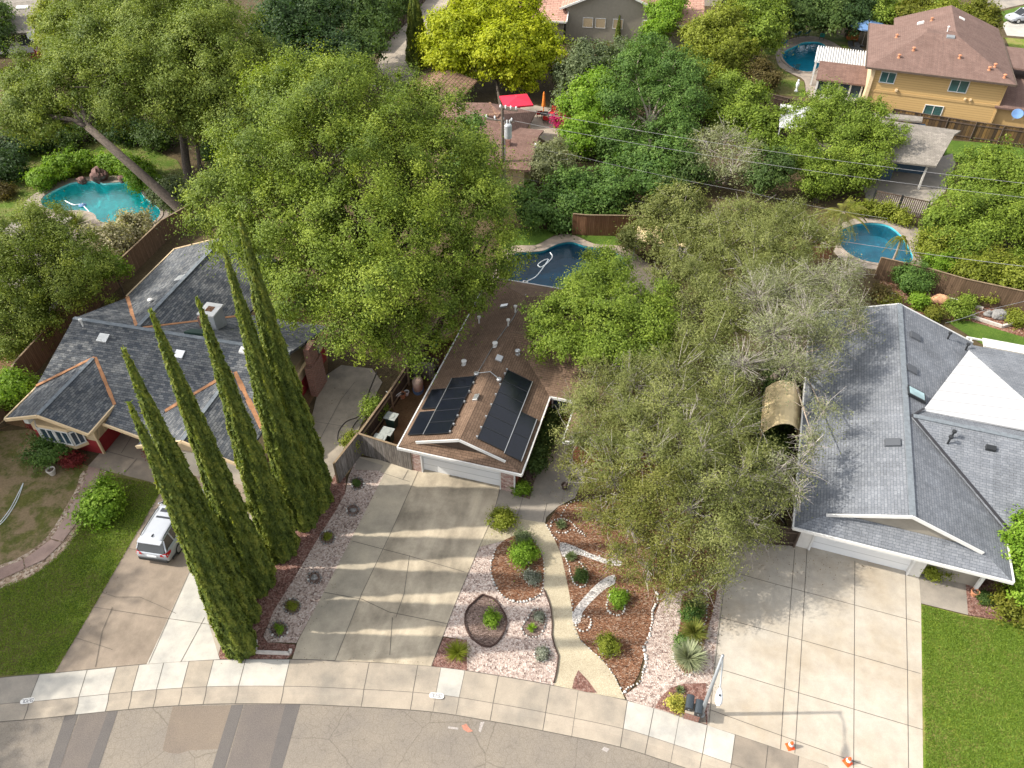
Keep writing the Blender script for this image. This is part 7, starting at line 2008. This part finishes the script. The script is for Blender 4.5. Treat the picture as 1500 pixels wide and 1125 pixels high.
tree('grey_shrub_tree', 'greyish brown shrubby tree against the reddish roof', 'tree', (p.x, p.y), [(800, 228, 66, 1.3), (822, 240, 64.5, 1.2), (795, 250, 64, 1.1), (815, 215, 68, 1.0)], 'greyolive', 129, .12, clump=.4, per=40, size=.18)
p = at(1000, 285)
tree('dark_tree', 'dark low trees between the grey tree and the patio', 'tree', (p.x, p.y), [(1010, 250, 64, 1.6), (1120, 262, 62, 1.6), (1140, 245, 63, 1.4), (985, 275, 61, 1.2)], 'ivy', 130, .15, clump=.45, per=50, size=.22)
p = at(690, 265)
tree('leafy_tree', 'dark green tree left of the utility pole', 'tree', (p.x, p.y), [(690, 215, 60, 1.5), (672, 250, 58, 1.5), (700, 255, 57, 1.6), (720, 285, 56, 1.4), (690, 180, 61, .9)], 'citrus', 131, .15, clump=.42, per=50, size=.22)
p = at(1195, 295)
tree('round_tree', 'full dark green round tree in front of the ash grey roof', 'tree', (p.x, p.y), [(1218, 155, 71, 2.0), (1272, 172, 69, 1.9), (1185, 185, 69, 2.0), (1235, 205, 68, 2.4), (1298, 205, 67, 1.7), (1175, 232, 65, 1.7), (1215, 250, 64, 2.0), (1275, 235, 65, 1.9), (1190, 270, 62, 1.5), (1250, 265, 63, 1.5), (1240, 170, 70, 1.8)], 'green', 132, .25, clump=.48, per=95, size=.17, fill=.35)
p = at(1465, 385)
tree('leafy_tree', 'big light green tree at the right photo edge', 'tree', (p.x, p.y), [(1455, 245, 60, 2.2), (1490, 265, 58.5, 2.2), (1420, 275, 58, 2.0), (1402, 312, 55, 1.7), (1452, 305, 56, 2.3), (1492, 320, 55, 2.2), (1388, 340, 53, 1.3), (1438, 345, 53, 1.8), (1370, 325, 54, 1.2), (1412, 368, 51.5, 1.3), (1472, 392, 50.5, 1.5), (1505, 400, 50, 1.5), (1520, 290, 57, 2.4), (1530, 345, 54, 2.2)], 'green', 133, .28, clump=.48, per=100, size=.175, fill=.35)
shrub('yellow_bush', 'variegated yellow and grey bush right of the blue pool', at(1372, 378), 1.8, 2.4, 'yolive', 134, size=.18, per=50, clump=.4, n=6)
shrub('yellow_bush', 'golden green bush below the big light green tree', at(1430, 398), 2.0, 2.4, 'gold', 135, size=.18, per=40, clump=.4, n=6)
hedge('green_bush', 'dense green growth hanging over the right slope fence', [tuple(at(1400, 415)[:2]), tuple(at(1460, 428)[:2]), tuple(at(1540, 440)[:2])], 1.5, 2.6, 'yolive', 136, per=60, size=.18, clump=.4)
p = at(1545, 880)
tree('bright_tree', 'vivid green tree at the right edge in front of the grey house porch', 'tree', (p.x, p.y), byz([(1500, 800, 2.6, .9), (1530, 780, 3.2, 1.2), (1490, 835, 2.0, .8), (1530, 830, 2.4, 1.1), (1505, 870, 1.5, .8), (1550, 860, 2, 1.1), (1478, 795, 2.6, .45)]), 'bright', 138, .12, clump=.3, per=70, size=.14)
# top edge trees
for i, (u, v, y, r, key, lab) in enumerate(((1165, 10, 106, 2.6, 'ivy', 'dark tree at the top edge left of the blue umbrella'), (1215, 8, 106, 2.6, 'ivy', 'dark tree at the top edge behind the far lawn'), (1250, 15, 105, 2.2, 'dark', 'dark tree at the top edge beside the blue umbrella'), (1290, 12, 106, 2.0, 'green', 'small green tree at the top edge behind the ochre house'),
                                            (1345, 8, 104, 1.6, 'gold', 'golden tree behind the left of the brown hip roof'), (1385, 18, 102, 1.8, 'yolive', 'yellow green tree behind the middle of the brown hip roof'), (1430, 22, 101, 1.9, 'gold', 'golden tree behind the right of the brown hip roof'), (1365, 5, 107, 2.0, 'green', 'green tree farthest behind the brown hip roof'))):
    b = up(u, v, y)
    tree('background_tree', lab, 'tree', (b.x, b.y), [(u, v, y, r), (u + 16, v + 8, y - 1, r * .8), (u - 15, v + 9, y - 1, r * .75), (u + 3, v + 20, y - 3, r * .7)], key, 140 + i, .15, clump=.5, per=50, size=.28)
b = at(5, 70)
tree('dark_tree', 'dark tree over the grey roof at the top left corner', 'tree', (b.x, b.y), [(-14, 20, 100, 2.0), (-8, 48, 96, 1.9), (-14, 65, 94, 2.0)], 'ivy', 150, .25, clump=.55, per=50, size=.3)
b = at(75, 120)
tree('bushy_tree', 'yellow green tree beside the grey roof at the top left', 'tree', (b.x, b.y), [(70, 40, 92, 1.9), (80, 20, 95, 1.9), (72, 65, 88, 1.6)], 'yolive', 151, .2, clump=.5, per=50, size=.26)
shrub('red_bush', 'small wine red bush between the top left roof and the oaks', at(75, 92), 1.2, 2.2, 'red', 152, size=.2, clump=.4)

# centre right: the sprawling thin olives
b = at(945, 430)
tree('leafy_tree', 'fresh green tree over the right part of the brown roof', 'tree', (b.x, b.y), byz([(800, 468, 5.6, 1.3), (845, 450, 6.0, 1.6), (890, 470, 6.2, 1.7), (830, 500, 5.4, 1.3), (880, 420, 6.0, 1.5), (925, 450, 6.0, 1.6), (850, 425, 5.6, 1.2), (905, 515, 5.6, 1.3), (795, 500, 4.9, .9), (880, 385, 5.2, 1.1), (955, 480, 5.8, 1.4), (865, 515, 5.4, 1.1), (945, 515, 5.4, 1.1), (905, 400, 5.6, 1.1), (970, 440, 5.4, 1.1)]), 'green', 160, .22, clump=.36, per=70, size=.13, fill=.3, lean=tuple(at(880, 470, 3.9)))
b = at(985, 385)
tree('olive_tree', 'yellowish olive tree over the right end of the dark pool', 'tree', (b.x, b.y), [(960, 320, 55, 1.9), (1000, 305, 56, 1.9), (1030, 345, 53, 1.7), (970, 355, 52, 1.5), (930, 350, 53, 1.3), (1005, 340, 53.5, 1.8), (985, 290, 57, 1.2)], 'olive', 161, .2, clump=.42, per=50, size=.17, twigs=120)
b = at(1110, 440)
tree('olive_tree', 'pale olive tree behind the bare grey limbs', 'tree', (b.x, b.y), byz([(1090, 320, 4.5, 2.0), (1135, 335, 5, 2.0), (1105, 370, 5, 2.0), (1060, 370, 4.8, 1.7), (1165, 325, 4.4, 1.6), (1180, 360, 5, 1.7), (1020, 400, 4.5, 1.5), (1050, 330, 4, 1.3), (975, 405, 4, 1.3), (1220, 345, 4.2, 1.1), (1150, 385, 5.2, 1.5), (1000, 370, 4, 1.3), (1040, 510, 6.2, 1.5), (1045, 430, 5.6, 1.4), (1000, 500, 5.6, 1.3), (1015, 455, 5.4, 1.5), (975, 490, 5.2, 1.1), (1068, 470, 6.0, 1.6), (1100, 400, 5.8, 1.4)]), 'olive', 162, .22, clump=.42, per=66, size=.13, ratio=.45, twigs=700, twig_r=.011, twig_ln=1.2)
b = at(1120, 560)
tree('grey_tree', 'half bare grey limbed tree leaning over the grey house roof', 'tree', (b.x, b.y), byz([(1150, 425, 6.5, 1.7), (1200, 412, 6.5, 1.6), (1110, 440, 6.5, 1.7), (1180, 468, 7, 1.6), (1130, 490, 7, 1.6), (1228, 440, 6.5, 1.3), (1215, 498, 6.4, 1.1), (1160, 535, 6.5, 1.1), (1238, 400, 6, 1.1), (1195, 545, 5.8, .9), (1085, 535, 6.5, 1.4), (1205, 600, 5.4, .6), (1190, 640, 5.2, .6), (1250, 470, 6, .9)]), 'greyolive', 163, .3, bark='bark_pale', clump=.42, per=62, size=.11, ratio=.42, dens=1.05, fill=.35, twigs=1700, twig_r=.010, twig_ln=1.3, limb_r=.3, elong=1.1)
b = at(1015, 755)
BIG = byz([(868, 590, 4.8, 1.3), (925, 560, 5.4, 1.6), (990, 545, 5.8, 1.7), (1050, 560, 5.6, 1.6), (870, 640, 4.6, 1.3), (935, 630, 5.6, 1.6), (1005, 630, 6.0, 1.7), (1070, 630, 5.8, 1.5), (850, 690, 4.0, 1.1), (900, 705, 4.8, 1.5), (970, 705, 5.4, 1.6), (1035, 705, 5.6, 1.5), (1090, 695, 5.4, 1.3), (925, 770, 4.0, 1.4), (985, 785, 4.2, 1.4), (1045, 770, 4.6, 1.4),
       (950, 830, 3.0, 1.0), (1005, 835, 3.1, 1.0), (1095, 760, 4.4, 1.1), (885, 755, 3.6, 1.1), (1130, 680, 5.0, 1.0), (838, 640, 4.0, .8), (905, 815, 2.8, .8), (1055, 825, 3.2, .9), (1140, 725, 4.6, .8), (1085, 605, 5.6, 1.0), (1065, 590, 5.8, 1.3), (885, 545, 5.0, 1.1), (845, 600, 4.2, .8), (980, 590, 6.2, 1.5), (1120, 770, 4.0, .7), (1030, 862, 2.6, .6), (980, 866, 2.4, .6), (920, 600, 5.6, 1.3), (960, 665, 6.0, 1.4), (1030, 660, 6.2, 1.4), (900, 670, 5.2, 1.2), (1010, 745, 5.0, 1.3), (940, 735, 4.8, 1.2), (1070, 730, 5.2, 1.2)])
FRONT = [l for l in BIG if at(l[0], l[1]).y < 30.5 and l[0] < 1010]
BACK = [l for l in BIG if l not in FRONT]
tree('sprawling_tree', 'yellow olive feathery tree hanging over the front garden beds', 'tree', tuple(at(935, 775)[:2]), FRONT, 'mossy', 168, .2, clump=.40, per=85, size=.10, ratio=.42, dens=.92, fill=.3, twigs=550, twig_r=.009, twig_ln=1.2, limb_r=.35, tvar=.3, under=.6, elong=.6)
tree('sprawling_tree', 'wide thin grey olive tree with many pale twigs between the brown and grey houses', 'tree', (b.x, b.y), BACK, 'olive', 164, .32, clump=.42, per=100, size=.10, ratio=.42, dens=.9, fill=.3, twigs=1700, twig_r=.009, twig_ln=1.3, limb_r=.3, tvar=.3, under=.6, elong=.7)
b = at(1150, 770)
tree('grey_tree', 'small straggly bare tree at the corner of the low dark fence', 'tree', (b.x, b.y), [(1140, 690, 25.5, .9), (1165, 720, 24.5, .7), (1120, 735, 24.5, .8), (1172, 685, 25.8, .7), (1188, 655, 27, .6), (1100, 790, 23, .5)], 'greyolive', 165, .08, clump=.35, per=20, size=.12, dens=.7, twigs=320, twig_r=.010, twig_ln=1.2)
# hidden ground growth under the olives
hedge('garden_bush', 'low dark growth under the sprawling tree beside the brown house', [tuple(at(905, 600)[:2]), tuple(at(960, 520)[:2])], 1.4, 1.0, 'ivy', 166)
hedge('garden_bush', 'low dark growth between the sprawling tree and the grey house', [tuple(at(1110, 740)[:2]), tuple(at(1130, 660)[:2]), tuple(at(1140, 520)[:2])], 1.3, .9, 'ivy', 167)

# ------------------------------------------------------------------ grass blades on the open lawn at the right
def blades(name, pts, n, key_mat, seed, h=.07):
    rng = np.random.default_rng(seed)
    w = np.array(px(pts)); lo, hi = w.min(0), w.max(0)
    P = lo + (hi - lo) * rng.random((n * 2, 2))
    ins = np.zeros(len(P), bool)
    j = len(w) - 1
    for i in range(len(w)):
        a, b_ = w[i], w[j]
        c = ((a[1] > P[:, 1]) != (b_[1] > P[:, 1])) & (P[:, 0] < (b_[0] - a[0]) * (P[:, 1] - a[1]) / (b_[1] - a[1] + 1e-9) + a[0])
        ins ^= c; j = i
    P = P[ins][:n]
    k = len(P)
    P3 = np.concatenate([P, np.full((k, 1), .02 + h * .4)], 1)
    ax = np.array([0, 0, 1.]) + .7 * rng.normal(size=(k, 3))
    nor = _unit(rng.normal(size=(k, 3)) + np.array([0, 0, .6]))
    me = leaf_mesh(name, P3, nor, ax, h * (.7 + .7 * rng.random(k)) * 1.4, np.full(k, .035), .5 + .2 * rng.normal(size=k), L[key_mat])
    o = link(name, me); o['kind'] = 'stuff'
    return o
leaf('grass', (0.08, 0.14, 0.014), (0.13, 0.21, 0.024), (0.22, 0.29, 0.045), .3)
blades('lawn_grass', [(1350, 887), (1418, 904), (1500, 917), (1540, 930), (1560, 1160), (1356, 1160)], 42000, 'grass', 200)
blades('lawn_grass', [(150, 696), (219, 708), (238, 718), (82, 984), (0, 990), (-40, 1000), (-40, 872), (45, 845), (92, 808), (140, 730)], 30000, 'green', 201)

def litter(name, pts, n, seed, mats_key, size=.05, spread=0.0):
    rng = np.random.default_rng(seed)
    w = px(pts)
    P = []
    for a, b in zip(w[:-1], w[1:]):
        k = max(1, int(n * math.hypot(b[0] - a[0], b[1] - a[1]) / 10))
        t = rng.random(k)
        P.append(np.stack([a[0] + (b[0] - a[0]) * t + rng.normal(size=k) * spread, a[1] + (b[1] - a[1]) * t + rng.normal(size=k) * spread, np.full(k, .05)], 1))
    P = np.concatenate(P); k = len(P)
    nor = _unit(np.array([0, 0, 1.]) + .25 * rng.normal(size=(k, 3)))
    o = link(name, leaf_mesh(name, P, nor, rng.normal(size=(k, 3)), size * (.6 + .8 * rng.random(k)), size * .55 * (.6 + .8 * rng.random(k)), rng.random(k), L[mats_key]))
    o['kind'] = 'stuff'
leaf('litter', (.05, .03, .015), (.14, .085, .04), (.26, .17, .08), .1)
litter('fallen_leaves', [(1062, 830), (1050, 930), (1038, 1050)], 160, 300, 'litter', .06, .25)
litter('fallen_leaves', [(1070, 812), (1166, 815), (1240, 840)], 220, 301, 'litter', .06, .8)
litter('fallen_leaves', [(320, 962), (425, 962), (632, 972)], 60, 302, 'litter', .05, .25)
litter('fallen_leaves', [(565, 696), (500, 825), (432, 955)], 70, 303, 'litter', .05, .2)
litter('fallen_leaves', [(700, 800), (670, 880), (635, 972)], 50, 304, 'litter', .05, .15)
litter('fallen_leaves', [(815, 800), (830, 860), (850, 935), (915, 1015)], 70, 305, 'litter', .05, .2)
litter('fallen_leaves', [(85, 975), (150, 870), (235, 725)], 60, 306, 'litter', .06, .3)
litter('fallen_leaves', [(480, 560), (530, 600), (510, 650)], 150, 307, 'litter', .07, .6)
litter('fallen_leaves', [(800, 690), (830, 720), (790, 745)], 140, 308, 'litter', .06, .5)
# ------------------------------------------------------------------ light and camera
SUN_ELEV, SUN_AZ = rad(40), rad(180)        # the sun stands to the left of the picture: shadows fall to +x
sun = bpy.data.lights.new('sun', 'SUN'); sun.energy = 2.7; sun.angle = rad(0.9); sun.color = (1.0, 0.925, 0.80)
so = bpy.data.objects.new('sun', sun); COL.objects.link(so)
dirv = Vector((math.cos(SUN_ELEV), 0.012, -math.sin(SUN_ELEV)))
so.rotation_euler = dirv.to_track_quat('-Z', 'Y').to_euler()
so.location = (-60, 20, 60)
wd = bpy.data.worlds.new('World'); S.world = wd; wd.use_nodes = True
nt = wd.node_tree; nt.nodes.clear()
sk = nt.nodes.new('ShaderNodeTexSky'); sk.sky_type = 'NISHITA'; sk.sun_disc = False
sk.sun_elevation = SUN_ELEV; sk.sun_rotation = rad(-90); sk.air_density = 1.0; sk.dust_density = 2.5; sk.ozone_density = 1.0
bg = nt.nodes.new('ShaderNodeBackground'); bg.inputs['Strength'].default_value = 0.15
ou = nt.nodes.new('ShaderNodeOutputWorld')
hs_ = nt.nodes.new('ShaderNodeHueSaturation'); hs_.inputs['Saturation'].default_value = 0.18
nt.links.new(sk.outputs[0], hs_.inputs['Color']); nt.links.new(hs_.outputs[0], bg.inputs[0]); nt.links.new(bg.outputs[0], ou.inputs[0])

cam = bpy.data.cameras.new('camera')
cam.sensor_fit = 'HORIZONTAL'; cam.sensor_width = 36.0; cam.lens = 36.0 * FOC / 1500.0
cam.clip_start = 0.5; cam.clip_end = 2000
co = bpy.data.objects.new('camera', cam); COL.objects.link(co)
co.location = (0, 0, CAMH); co.rotation_euler = (rad(90) - TILT, 0, 0)
S.camera = co
S.view_settings.view_transform = 'Standard'
S.view_settings.look = 'None'
S.view_settings.exposure = 1.2
S.view_settings.gamma = 1.0
S.cycles.max_bounces = 6
S.cycles.diffuse_bounces = 3
S.cycles.transparent_max_bounces = 8
S.cycles.use_denoising = True
